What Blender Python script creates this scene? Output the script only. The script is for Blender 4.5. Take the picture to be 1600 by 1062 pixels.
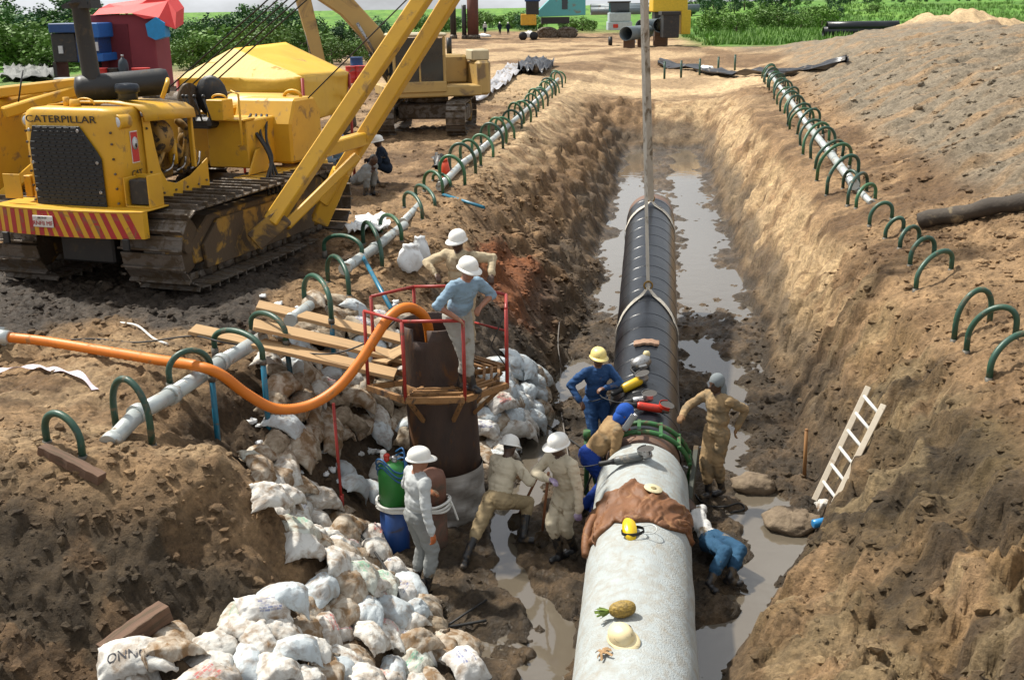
import bpy, bmesh, math, random
import numpy as np
from mathutils import Vector, Matrix
R = math.radians
random.seed(7)
for o in list(bpy.data.objects): bpy.data.objects.remove(o)
S = bpy.context.scene
COL = S.collection

# ------------------------------------------------------------------ camera
F = 1700.0; CX = 800.0; CY = 531.0                 # focal length in pixels of the 1600 px wide photograph
PITCH = math.atan((531.0-12.0)/F); ROLL = R(-0.8); CAMZ = 4.0
_r0 = Vector((1,0,0)); _f = Vector((0,math.cos(PITCH),-math.sin(PITCH))); _u0 = Vector((0,math.sin(PITCH),math.cos(PITCH)))
CR = _r0*math.cos(ROLL)+_u0*math.sin(ROLL); CU = -_r0*math.sin(ROLL)+_u0*math.cos(ROLL)
cam_d = bpy.data.cameras.new('camera'); cam = bpy.data.objects.new('camera', cam_d); COL.objects.link(cam)
cam_d.sensor_width = 36.0; cam_d.lens = 36.0*F/1600.0; cam_d.clip_end = 6000; cam_d.clip_start = 0.05
M = Matrix((CR, CU, -_f)).transposed().to_4x4(); M.translation = (0,0,CAMZ); cam.matrix_world = M
S.camera = cam

# ------------------------------------------------------------------ sky, sun, exposure
SUN_DIR = Vector((-0.50,0.30,0.85)).normalized()          # towards the sun
el = math.asin(SUN_DIR.z); az = math.atan2(SUN_DIR.x, SUN_DIR.y)
W = bpy.data.worlds.new('World'); S.world = W; W.use_nodes = True
nt = W.node_tree; nt.nodes.clear()
wo = nt.nodes.new('ShaderNodeOutputWorld'); bg = nt.nodes.new('ShaderNodeBackground'); sk = nt.nodes.new('ShaderNodeTexSky')
sk.sky_type = 'NISHITA'; sk.sun_disc = False; sk.sun_elevation = el; sk.sun_rotation = az
sk.air_density = 1.0; sk.dust_density = 3.5; sk.ozone_density = 1.0
hs = nt.nodes.new('ShaderNodeHueSaturation'); hs.inputs['Saturation'].default_value = 0.55
nt.links.new(sk.outputs[0], hs.inputs['Color'])
# broken white cloud and haze over the whole dome
wtc = nt.nodes.new('ShaderNodeTexCoord'); wmp = nt.nodes.new('ShaderNodeMapping'); wmp.inputs['Scale'].default_value = (1.6,1.6,3.2)
wno = nt.nodes.new('ShaderNodeTexNoise'); wno.inputs['Scale'].default_value = 1.9; wno.inputs['Detail'].default_value = 7; wno.inputs['Roughness'].default_value = 0.58
wmr = nt.nodes.new('ShaderNodeMapRange'); wmr.inputs['From Min'].default_value = 0.36; wmr.inputs['From Max'].default_value = 0.60; wmr.inputs['To Min'].default_value = 0.25
wmx = nt.nodes.new('ShaderNodeMix'); wmx.data_type = 'RGBA'; wmx.inputs[7].default_value = (8.0,8.3,8.6,1)
nt.links.new(wtc.outputs['Generated'], wmp.inputs[0]); nt.links.new(wmp.outputs[0], wno.inputs['Vector']); nt.links.new(wno.outputs['Fac'], wmr.inputs['Value'])
nt.links.new(wmr.outputs[0], wmx.inputs[0]); nt.links.new(hs.outputs[0], wmx.inputs[6]); nt.links.new(wmx.outputs[2], bg.inputs[0])
bg.inputs[1].default_value = 0.088; nt.links.new(bg.outputs[0], wo.inputs[0])
sun_d = bpy.data.lights.new('sun', 'SUN'); sun_d.energy = 5.0; sun_d.angle = R(2.5); sun_d.color = (1.0,0.95,0.86)
sun = bpy.data.objects.new('sun', sun_d); COL.objects.link(sun)
sun.rotation_euler = SUN_DIR.to_track_quat('Z','Y').to_euler()
S.view_settings.view_transform = 'Standard'; S.view_settings.look = 'None'; S.view_settings.gamma = 1.0
S.view_settings.use_curve_mapping = False; S.view_settings.exposure = 0.42

# ------------------------------------------------------------------ pixel -> place
def ray(px, py):
    return (_f + CR*((px-CX)/F) + CU*((CY-py)/F))
def at(px, py, z=0.0):
    d = ray(px,py); t = (z-CAMZ)/d.z
    return Vector((d.x*t, d.y*t, z))
def atD(px, py, D):
    d = ray(px,py); t = D/d.y
    return Vector((d.x*t, D, CAMZ+d.z*t))

# ------------------------------------------------------------------ noise
def _hash(ix,iy,iz,seed):
    h = (ix.astype(np.int64)*374761393 + iy.astype(np.int64)*668265263 + iz.astype(np.int64)*2147483647 + seed*1274126177) & 0xffffffff
    h = ((h ^ (h>>13))*1274126177) & 0xffffffff
    h = h ^ (h>>16)
    return (h & 0xffff)/32767.5-1.0
def noise3(x,y,z,seed=0):
    x=np.asarray(x,float); y=np.asarray(y,float); z=np.asarray(z,float)+np.zeros_like(x)
    ix=np.floor(x);iy=np.floor(y);iz=np.floor(z)
    fx=x-ix;fy=y-iy;fz=z-iz
    u=fx*fx*fx*(fx*(fx*6-15)+10);v=fy*fy*fy*(fy*(fy*6-15)+10);w=fz*fz*fz*(fz*(fz*6-15)+10)
    ix=ix.astype(np.int64);iy=iy.astype(np.int64);iz=iz.astype(np.int64)
    r=0
    for a in (0,1):
        for b in (0,1):
            for c in (0,1):
                r = r+_hash(ix+a,iy+b,iz+c,seed)*(u if a else 1-u)*(v if b else 1-v)*(w if c else 1-w)
    return r
def noise2(x,y,seed=0):
    x=np.asarray(x,float); y=np.asarray(y,float)
    ix=np.floor(x);iy=np.floor(y);fx=x-ix;fy=y-iy
    u=fx*fx*fx*(fx*(fx*6-15)+10);v=fy*fy*fy*(fy*(fy*6-15)+10)
    ix=ix.astype(np.int64);iy=iy.astype(np.int64);z=np.zeros_like(ix)
    return (_hash(ix,iy,z,seed)*(1-u)*(1-v)+_hash(ix+1,iy,z,seed)*u*(1-v)+_hash(ix,iy+1,z,seed)*(1-u)*v+_hash(ix+1,iy+1,z,seed)*u*v)
def fbm(x,y,oct=4,seed=0,gain=0.5):
    r=0;a=1.0
    for k in range(oct):
        c,s=math.cos(k*1.3),math.sin(k*1.3)
        r=r+a*noise2((x*c-y*s)*2**k+k*17.3,(x*s+y*c)*2**k-k*9.1,seed+k); a*=gain
    return r
def billow(x,y,oct=4,seed=0,gain=0.5):
    r=0;a=1.0
    for k in range(oct):
        c,s=math.cos(k*1.7+.4),math.sin(k*1.7+.4)
        r=r+a*(np.abs(noise2((x*c-y*s)*2**k+k*7.3,(x*s+y*c)*2**k-k*5.1,seed+k))*2-0.7); a*=gain
    return r
def lumps(x,y,seed,dens=.5):
    """cellular lumps: rounded, uneven clods 0..1, only in some cells"""
    ix=np.floor(x).astype(np.int64); iy=np.floor(y).astype(np.int64); r=np.zeros_like(x); z=np.zeros_like(ix)
    for a in (-1,0,1):
        for b in (-1,0,1):
            cx=ix+a; cy=iy+b; h1=_hash(cx,cy,z,seed); h2=_hash(cx,cy,z,seed+1); h3=_hash(cx,cy,z,seed+2)
            rad=.25+.28*(h3*.5+.5); dx=x-(cx+.5+.42*h1); dy=y-(cy+.5+.42*h2)
            q=1-(dx*dx*(1+.4*h2)+dy*dy*(1-.4*h2))/(rad*rad)
            r=np.maximum(r,np.where((h3+h1)*.25+.5<dens,np.sqrt(np.clip(q,0,1))*rad*1.6,0))
    return r
def sstep(a,b,x):
    t=np.clip((x-a)/(b-a),0,1); return t*t*(3-2*t)

# ------------------------------------------------------------------ materials
MATS = {}
def mat(name, col, rough=0.6, metal=0.0, col2=None, amt=0.5, scale=6.0, dirt=None, dirt_amt=0.0, dirt_scale=3.0,
        bump=0.0, bump_scale=40.0, spec=0.5, rnd=0.0, coords='Object', stretch=(1,1,1), detail=6.0, coat=0.0, dsoft=0.09):
    """Principled material: two tones mixed by noise, optional dirt patches with their own outline, fine bump."""
    if name in MATS: return MATS[name]
    m = bpy.data.materials.new(name); m.use_nodes = True; n = m.node_tree.nodes; l = m.node_tree.links
    p = n['Principled BSDF']
    p.inputs['Roughness'].default_value = rough; p.inputs['Metallic'].default_value = metal
    p.inputs['Specular IOR Level'].default_value = spec
    if coat: p.inputs['Coat Weight'].default_value = coat; p.inputs['Coat Roughness'].default_value = 0.2
    tc = n.new('ShaderNodeTexCoord'); mp = n.new('ShaderNodeMapping'); mp.inputs['Scale'].default_value = stretch
    oi = n.new('ShaderNodeObjectInfo'); mul = n.new('ShaderNodeVectorMath'); mul.operation = 'MULTIPLY'
    cmb = n.new('ShaderNodeCombineXYZ')
    for i in range(3): l.new(oi.outputs['Random'], cmb.inputs[i])
    mul.inputs[1].default_value = (37.0, 19.0, 53.0); l.new(cmb.outputs[0], mul.inputs[0])
    add = n.new('ShaderNodeVectorMath'); add.operation = 'ADD'
    l.new(tc.outputs[coords], mp.inputs[0]); l.new(mp.outputs[0], add.inputs[0]); l.new(mul.outputs[0], add.inputs[1])
    vec = add.outputs[0]
    def ntex(sc, det=detail, dist=0.0):
        t = n.new('ShaderNodeTexNoise'); t.inputs['Scale'].default_value = sc; t.inputs['Detail'].default_value = det
        t.inputs['Roughness'].default_value = 0.62; t.inputs['Distortion'].default_value = dist
        l.new(vec, t.inputs['Vector']); return t.outputs['Fac']
    def ramp(src, a, b):
        r = n.new('ShaderNodeMapRange'); r.inputs['From Min'].default_value = a; r.inputs['From Max'].default_value = b
        l.new(src, r.inputs['Value']); return r.outputs[0]
    def mix(fac, a, b):
        x = n.new('ShaderNodeMix'); x.data_type = 'RGBA'
        if isinstance(fac, float): x.inputs[0].default_value = fac
        else: l.new(fac, x.inputs[0])
        for i, c in ((6,a),(7,b)):
            if isinstance(c, tuple): x.inputs[i].default_value = (*c,1)
            else: l.new(c, x.inputs[i])
        return x.outputs[2]
    cur = col
    c2 = col2 if col2 else tuple(min(1,c*0.72) for c in col)
    cur = mix(ramp(ntex(scale), 0.5-0.28+0.2*(0.5-amt), 0.5+0.28+0.2*(0.5-amt)), col, c2)
    if rnd:
        h = n.new('ShaderNodeHueSaturation'); r = n.new('ShaderNodeMapRange')
        r.inputs['To Min'].default_value = 1-rnd; r.inputs['To Max'].default_value = 1+rnd
        l.new(oi.outputs['Random'], r.inputs['Value']); l.new(r.outputs[0], h.inputs['Value']); l.new(cur, h.inputs['Color']); cur = h.outputs[0]
    if dirt:
        th = 0.66-0.36*dirt_amt
        fac = ramp(ntex(dirt_scale, 9.0, 0.6), th-dsoft/2+.045, th+dsoft/2+.045)
        cur = mix(fac, cur, dirt)
        rr = n.new('ShaderNodeMapRange'); rr.inputs['To Min'].default_value = rough; rr.inputs['To Max'].default_value = 0.9
        l.new(fac, rr.inputs['Value']); l.new(rr.outputs[0], p.inputs['Roughness'])
    l.new(cur, p.inputs['Base Color'])
    if bump:
        b = n.new('ShaderNodeBump'); b.inputs['Strength'].default_value = min(1,bump); b.inputs['Distance'].default_value = 0.02
        l.new(ntex(bump_scale, 5.0), b.inputs['Height']); l.new(b.outputs[0], p.inputs['Normal'])
    MATS[name] = m
    return m
MUD = (0.10,0.07,0.04)

# ------------------------------------------------------------------ mesh building
def basis_from(d, up=Vector((0,0,1))):
    d = Vector(d).normalized()
    if abs(d.dot(up))>0.98: up = Vector((0,1,0)) if abs(d.y)<0.9 else Vector((1,0,0))
    x = up.cross(d).normalized(); y = d.cross(x).normalized()
    return x, y, d
class MB:
    def __init__(s): s.v=[]; s.f=[]; s.m=[]; s.sm=[]
    def add(s, verts, faces, m=0, smooth=False):
        o=len(s.v); s.v.extend([tuple(q) for q in verts]); s.f.extend([tuple(i+o for i in f) for f in faces])
        s.m.extend([m]*len(faces)); s.sm.extend([smooth]*len(faces)); return s
    def box(s, c, size, rot=None, m=0):
        hx,hy,hz=[q/2 for q in size]; c=Vector(c)
        P=[Vector((x,y,z)) for x in (-hx,hx) for y in (-hy,hy) for z in (-hz,hz)]
        if rot is not None: P=[rot@q for q in P]
        return s.add([c+q for q in P],[(0,1,3,2),(4,6,7,5),(0,4,5,1),(2,3,7,6),(0,2,6,4),(1,5,7,3)],m)
    def beam(s, a, b, w, h, up=(0,0,1), m=0, w2=None, h2=None):
        a=Vector(a);b=Vector(b); x,y,d=basis_from(b-a,Vector(up))
        w2=w if w2 is None else w2; h2=h if h2 is None else h2
        P=[a+x*sx*w/2+y*sy*h/2 for sx,sy in((-1,-1),(1,-1),(1,1),(-1,1))]+[b+x*sx*w2/2+y*sy*h2/2 for sx,sy in((-1,-1),(1,-1),(1,1),(-1,1))]
        return s.add(P,[(3,2,1,0),(4,5,6,7),(0,1,5,4),(1,2,6,5),(2,3,7,6),(3,0,4,7)],m)
    def tube(s, pts, r, n=10, m=0, cap=True, closed=False, smooth=True):
        pts=[Vector(p) for p in pts]; k=len(pts); rs=r if hasattr(r,'__len__') else [r]*k
        ups=None; V=[]; F_=[]
        prev=None
        for i,p in enumerate(pts):
            if closed: d=pts[(i+1)%k]-pts[(i-1)%k]
            else: d=pts[min(i+1,k-1)]-pts[max(i-1,0)]
            d=d.normalized() if d.length>1e-9 else Vector((0,0,1))
            if prev is None: x,y,_=basis_from(d)
            else:
                x=prev-d*prev.dot(d)
                x=x.normalized() if x.length>1e-6 else basis_from(d)[0]
                y=d.cross(x)
            prev=x
            for j in range(n):
                a=2*math.pi*j/n; V.append(p+(x*math.cos(a)+y*math.sin(a))*rs[i])
        for i in range(k if closed else k-1):
            i2=(i+1)%k
            for j in range(n):
                F_.append((i*n+j,i*n+(j+1)%n,i2*n+(j+1)%n,i2*n+j))
        s.add(V,F_,m,smooth)
        if cap and not closed:
            o=len(s.v)-len(V)
            s.f.append(tuple(o+j for j in reversed(range(n)))); s.f.append(tuple(o+(k-1)*n+j for j in range(n)))
            s.m+= [m,m]; s.sm+=[False,False]
        return s
    def cyl(s,a,b,r,r2=None,n=16,m=0,cap=True): return s.tube([a,b],[r,r if r2 is None else r2],n,m,cap)
    def lathe(s, prof, origin=(0,0,0), axis=(0,0,1), n=20, m=0, smooth=True, capends=True):
        x,y,d=basis_from(axis); o=Vector(origin); V=[];F_=[]; k=len(prof)
        for r,z in prof:
            for j in range(n):
                a=2*math.pi*j/n; V.append(o+d*z+(x*math.cos(a)+y*math.sin(a))*max(r,1e-4))
        for i in range(k-1):
            for j in range(n): F_.append((i*n+j,i*n+(j+1)%n,(i+1)*n+(j+1)%n,(i+1)*n+j))
        s.add(V,F_,m,smooth)
        if capends:
            b=len(s.v)-len(V)
            s.f.append(tuple(b+j for j in reversed(range(n)))); s.f.append(tuple(b+(k-1)*n+j for j in range(n))); s.m+=[m,m]; s.sm+=[False,False]
        return s
    def ell(s, c, rad, rot=None, nu=14, nv=9, m=0, fn=None):
        c=Vector(c); V=[];F_=[]
        for i in range(nv+1):
            t=math.pi*i/nv
            for j in range(nu):
                a=2*math.pi*j/nu
                q=Vector((math.sin(t)*math.cos(a),math.sin(t)*math.sin(a),math.cos(t)))
                if fn: q=fn(q)
                q=Vector((q.x*rad[0],q.y*rad[1],q.z*rad[2]))
                if rot is not None: q=rot@q
                V.append(c+q)
        for i in range(nv):
            for j in range(nu): F_.append((i*nu+j,(i+1)*nu+j,(i+1)*nu+(j+1)%nu,i*nu+(j+1)%nu))
        return s.add(V,F_,m,True)
    def prism(s, poly, a, b, m=0):
        """poly: list of 3D points (planar); extruded by vector from a->b offsets"""
        a=Vector(a);b=Vector(b);k=len(poly); P=[Vector(p)+a for p in poly]+[Vector(p)+b for p in poly]
        F_=[tuple(range(k-1,-1,-1)),tuple(range(k,2*k))]+[(i,(i+1)%k,k+(i+1)%k,k+i) for i in range(k)]
        return s.add(P,F_,m)
    def mesh(s,name,mats,bevel=0.0,inv=None):
        me=bpy.data.meshes.new(name)
        vs=s.v if inv is None else [tuple(inv@Vector(q)) for q in s.v]
        me.from_pydata(vs,[],s.f)
        for mm in (mats if isinstance(mats,(list,tuple)) else [mats]): me.materials.append(mm)
        me.polygons.foreach_set('material_index',s.m); me.polygons.foreach_set('use_smooth',s.sm)
        bm=bmesh.new(); bm.from_mesh(me)
        bmesh.ops.recalc_face_normals(bm,faces=bm.faces)
        if bevel:
            es=[e for e in bm.edges if len(e.link_faces)==2 and e.calc_face_angle(0)>0.6]
            try: bmesh.ops.bevel(bm,geom=es,offset=bevel,segments=1,affect='EDGES',clamp_overlap=True)
            except Exception: pass
        bm.to_mesh(me); bm.free(); me.update()
        return me
    def build(s,name,mats,parent=None,bevel=0.0,world=False,loc=None):
        """parent given + world=True: vertices are world coordinates, moved into the parent's frame.
           no parent: object's origin is set to the base centre of the mesh."""
        inv=None
        if parent is not None and world:
            inv=parent_matrix(parent).inverted()
        if parent is None and loc is None and s.v:
            a=np.array(s.v); loc=Vector(((a[:,0].min()+a[:,0].max())/2,(a[:,1].min()+a[:,1].max())/2,a[:,2].min()))
            inv=Matrix.Translation(-loc)
        me=s.mesh(name,mats,bevel,inv)
        o=bpy.data.objects.new(name,me); COL.objects.link(o)
        if parent is not None: o.parent=parent
        else: o.location=loc or (0,0,0)
        return o
def parent_matrix(o):
    m=Matrix.LocRotScale(o.location,o.rotation_euler,o.scale)
    return parent_matrix(o.parent)@m if o.parent else m
def tag(o,label=None,cat=None,group=None,kind=None):
    if label: o['label']=label
    if cat: o['category']=cat
    if group: o['group']=group
    if kind: o['kind']=kind
    return o
def thing(name,label,cat,loc=(0,0,0),rz=0.0,group=None):
    o=bpy.data.objects.new(name,None); COL.objects.link(o); o.location=loc; o.rotation_euler=(0,0,rz); o.empty_display_size=0.2
    return tag(o,label,cat,group)
def copy_tree(o,parent=None):
    c=o.copy(); COL.objects.link(c); c.parent=parent
    for ch in list(o.children): copy_tree(ch,c)
    return c
def arc(c,a,b,n,t0=0.0,t1=math.pi):
    """points c + a*cos + b*sin"""
    c=Vector(c);a=Vector(a);b=Vector(b)
    return [c+a*math.cos(t0+(t1-t0)*i/n)+b*math.sin(t0+(t1-t0)*i/n) for i in range(n+1)]
def spline(pts,n=8):
    P=[Vector(p) for p in pts]; P=[P[0]*2-P[1]]+P+[P[-1]*2-P[-2]]; out=[]
    for i in range(1,len(P)-2):
        a,b,c,d=P[i-1:i+3]
        for k in range(n):
            t=k/n; out.append(0.5*((2*b)+(c-a)*t+(2*a-5*b+4*c-d)*t*t+(3*b-a-3*c+d)*t**3))
    out.append(P[-2]); return out
def text_mesh(txt,size,name,m,parent,matrix,extrude=0.004,shear=0.0,sx=1.0):
    cu=bpy.data.curves.new(name,'FONT'); cu.body=txt; cu.size=size; cu.extrude=extrude; cu.align_x='CENTER'; cu.align_y='CENTER'; cu.shear=shear
    tmp=bpy.data.objects.new(name,cu); COL.objects.link(tmp)
    dg=bpy.context.evaluated_depsgraph_get(); me=bpy.data.meshes.new_from_object(tmp.evaluated_get(dg))
    bpy.data.objects.remove(tmp); me.transform(Matrix.Diagonal((sx,1,1,1))); me.transform(matrix)
    me.materials.clear(); me.materials.append(m)
    o=bpy.data.objects.new(name,me); COL.objects.link(o); o.parent=parent
    return o
# ================================================================== TERRAIN
def xa(y): return 1.09+0.133*(y-8.64)             # plan line of the pipe
_st = []
def st(D,L,Rr,sp):
    """one cross-section: left knots (6), right knots (4: floor edge, steep top, bank top, bench), spoil (foot,edge,crest,back) heights"""
    xb=Rr[-1][0]
    k=[(-400,L[0][1])]+L+Rr+[(xb+0.9,sp[0]),(xb+5.0,sp[1]),(xb+12,sp[2]),(xb+21,sp[3]),(xb+500,sp[3])]
    _st.append((D,k))
SP0=(.2,1.2,1.8,0.0); SP1=(.2,1.7,2.8,0.0)
st(-40,[(-9,0),(-7,0),(-5,0),(-4,0),(-3.5,0)],[(-2.5,0),(-1.5,0),(0,0),(2,0)],(0,0,0,0))
st(-8,[(-9,0),(-6,0),(-4,-.6),(-3.2,-1.6),(-2.0,-2.4)],[(-.3,-2.4),(.8,-1.6),(2.4,-.2),(3.4,.1)],SP0)
st(3,[(-9,-.1),(-6,-.3),(-4,-1.2),(-2.0,-1.6),(-.9,-2.4)],[(.9,-2.4),(1.9,-1.6),(3.8,-.2),(4.8,.1)],SP0)
st(7.6,[(-9,-.1),(-5.5,-.75),(-3.6,-1.3),(-1.85,-1.5),(-.75,-2.36)],[(1.3,-2.36),(2.5,-1.7),(4.4,-.4),(5.3,0)],SP0)
st(8.2,[(-8,-.1),(-5.2,-.62),(-3.6,-1.2),(-1.95,-1.47),(-.8,-2.36)],[(1.5,-2.36),(2.7,-1.7),(4.6,-.4),(5.4,0)],SP0)
st(8.7,[(-8,0),(-5.1,-.38),(-3.3,-.85),(-2.0,-1.42),(-.85,-2.36)],[(1.7,-2.36),(2.8,-1.7),(4.7,-.4),(5.5,0)],SP0)
st(9.2,[(-8,.05),(-5.0,-.12),(-3.1,-.38),(-2.0,-1.36),(-.92,-2.36)],[(1.9,-2.36),(2.9,-1.7),(4.8,-.35),(5.6,0)],SP0)
st(9.7,[(-8,.05),(-4.4,.03),(-2.9,-.10),(-1.9,-1.40),(-1.02,-2.36)],[(2.15,-2.36),(3.0,-1.7),(4.9,-.35),(5.6,0)],SP0)
st(10.1,[(-8,0),(-4.0,.0),(-2.95,-.1),(-2.1,-1.3),(-1.0,-2.36)],[(2.45,-2.36),(3.2,-1.7),(5.0,-.3),(5.7,0)],SP0)
st(10.7,[(-8,0),(-4.1,0),(-3.4,-.4),(-2.35,-1.15),(-1.15,-2.36)],[(2.8,-2.36),(3.5,-1.7),(5.1,-.3),(5.8,0)],SP0)
st(11.3,[(-8,0),(-4.1,0),(-3.5,-.75),(-2.4,-1.7),(-1.5,-2.34)],[(3.2,-2.36),(3.8,-1.7),(5.2,-.3),(5.9,0)],SP0)
st(12.4,[(-8,0),(-4.2,0),(-3.3,-.7),(-2.3,-1.7),(-1.6,-2.34)],[(3.7,-2.36),(4.4,-1.5),(5.4,-.3),(6.1,0)],SP0)
st(13.3,[(-8,0),(-4.3,0),(-3.2,-.5),(-2.2,-1.6),(-1.5,-2.34)],[(4.1,-2.36),(4.75,-1.3),(5.55,-.3),(6.25,0)],SP0)
st(14.3,[(-8,0),(-3.9,0),(-2.95,-.35),(-1.9,-1.5),(-1.0,-2.34)],[(4.2,-2.36),(4.95,-1.2),(5.65,-.25),(6.4,0)],SP0)
st(15.5,[(-8,0),(-3.5,0),(-2.5,-.1),(-1.2,-1.15),(.1,-2.34)],[(4.35,-2.36),(5.15,-1.2),(5.85,-.25),(6.6,0)],SP1)
st(17,[(-8,0),(-3.3,0),(-1.95,0),(-.6,-1.1),(.6,-2.34)],[(4.5,-2.36),(5.3,-1.2),(6.0,-.2),(6.85,0)],SP1)
st(20,[(-8,0),(-3,0),(-1.35,0),(.15,-1.2),(1.2,-2.34)],[(4.85,-2.36),(5.6,-1.2),(6.35,-.2),(7.3,0)],SP1)
st(25,[(-8,0),(-2.6,.0),(-.75,.05),(.9,-1.2),(2.0,-2.36)],[(5.5,-2.38),(6.3,-1.2),(7.1,-.15),(8.1,0)],SP1)
st(30,[(-8,0),(-2.2,0),(-.2,.05),(1.5,-1.2),(2.6,-2.36)],[(6.15,-2.38),(6.95,-1.2),(7.8,-.1),(8.9,0)],SP1)
st(40,[(-8,0),(-1,0),(1.1,.05),(2.8,-1.2),(3.9,-2.36)],[(7.5,-2.38),(8.3,-1.2),(9.2,-.1),(10.6,.1)],SP1)
st(51,[(-8,0),(.5,0),(2.5,.05),(4.3,-1.2),(5.4,-2.34)],[(9.0,-2.36),(9.8,-1.2),(10.9,-.1),(12.5,.1)],SP1)
st(55,[(-8,0),(1,0),(3.1,.05),(5.0,-.5),(6.0,-.65)],[(9.4,-.65),(10.4,-.5),(11.6,-.1),(13.3,.1)],SP1)
st(66,[(-8,.1),(2.5,.2),(4.8,.1),(6.4,-.25),(7.4,-.3)],[(11.5,-.35),(12.8,-.35),(14.0,-.2),(15.6,.0)],SP1)
st(82,[(-8,.1),(5,.3),(7,.1),(8.5,-.3),(10,-.4)],[(14,-.4),(16,-.4),(17.5,-.3),(19,.0)],(.2,1.5,2.4,0))
st(96,[(-8,.1),(6,.4),(8,.6),(10,.6),(12,.5)],[(16,.5),(18,.5),(20,.5),(22,.5)],(.5,.9,1.2,0))
st(115,[(-8,.1),(8,.1),(10,.1),(12,.1),(14,.1)],[(20,.1),(22,.1),(24,.1),(27,.1)],(.1,.1,.1,0))
st(3000,[(-8,0),(8,0),(10,0),(12,0),(14,0)],[(20,0),(22,0),(24,0),(27,0)],(0,0,0,0))
ST_D=np.array([s[0] for s in _st]); ST_K=np.array([s[1] for s in _st],float)
CHAN=[([(1.25,19.5),(.75,17.8),(.45,16.6),(.3,15.0),(.1,13.6)],.34,.20),([(.1,13.6),(-.1,12.3),(.05,11.2),(.3,10.2),(.35,9.4),(.3,6)],.20,.17),
      ([(3.35,17.5),(3.35,16),(3.25,14.7),(3.35,13.4),(3.25,12.4),(2.95,11.3),(2.6,10.6),(2.2,10.0),(1.9,9.5)],.36,.17),
      ([(3.6,20.5),(3.9,18.5),(3.5,17.0)],.42,.17),
      ([(4.0,12.7),(3.5,12.1),(3.2,11.8)],.40,.16),
      ([(2.3,9.6),(2.0,9.0)],.3,.15)]
def seg_dist(x,y,pl):
    d=np.full(x.shape,1e9)
    for (ax,ay),(bx,by) in zip(pl[:-1],pl[1:]):
        dx,dy=bx-ax,by-ay; t=np.clip(((x-ax)*dx+(y-ay)*dy)/(dx*dx+dy*dy),0,1)
        d=np.minimum(d,np.hypot(x-ax-t*dx,y-ay-t*dy))
    return d
def base_h(x,y):
    wx=x+0.16*fbm(x*.9,y*.9,3,11)*sstep(5,8,y); wy=y+0.18*fbm(x*.8+40,y*.8,3,23)
    i=np.clip(np.searchsorted(ST_D,wy)-1,0,len(ST_D)-2)
    t=np.clip((wy-ST_D[i])/(ST_D[i+1]-ST_D[i]),0,1)
    nk=ST_K.shape[1]; z=np.zeros_like(x); px=pz=None
    for k in range(nk):
        kx=ST_K[i,k,0]*(1-t)+ST_K[i+1,k,0]*t; kz=ST_K[i,k,1]*(1-t)+ST_K[i+1,k,1]*t
        if k==0: z=kz.copy()
        else:
            m=(wx>=px)&(wx<kx); q=np.clip((wx-px)/np.maximum(kx-px,1e-6),0,1); z=np.where(m,pz*(1-q)+kz*q,z)
        px,pz=kx,kz
    return np.where(wx>=px,pz,z)
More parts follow.
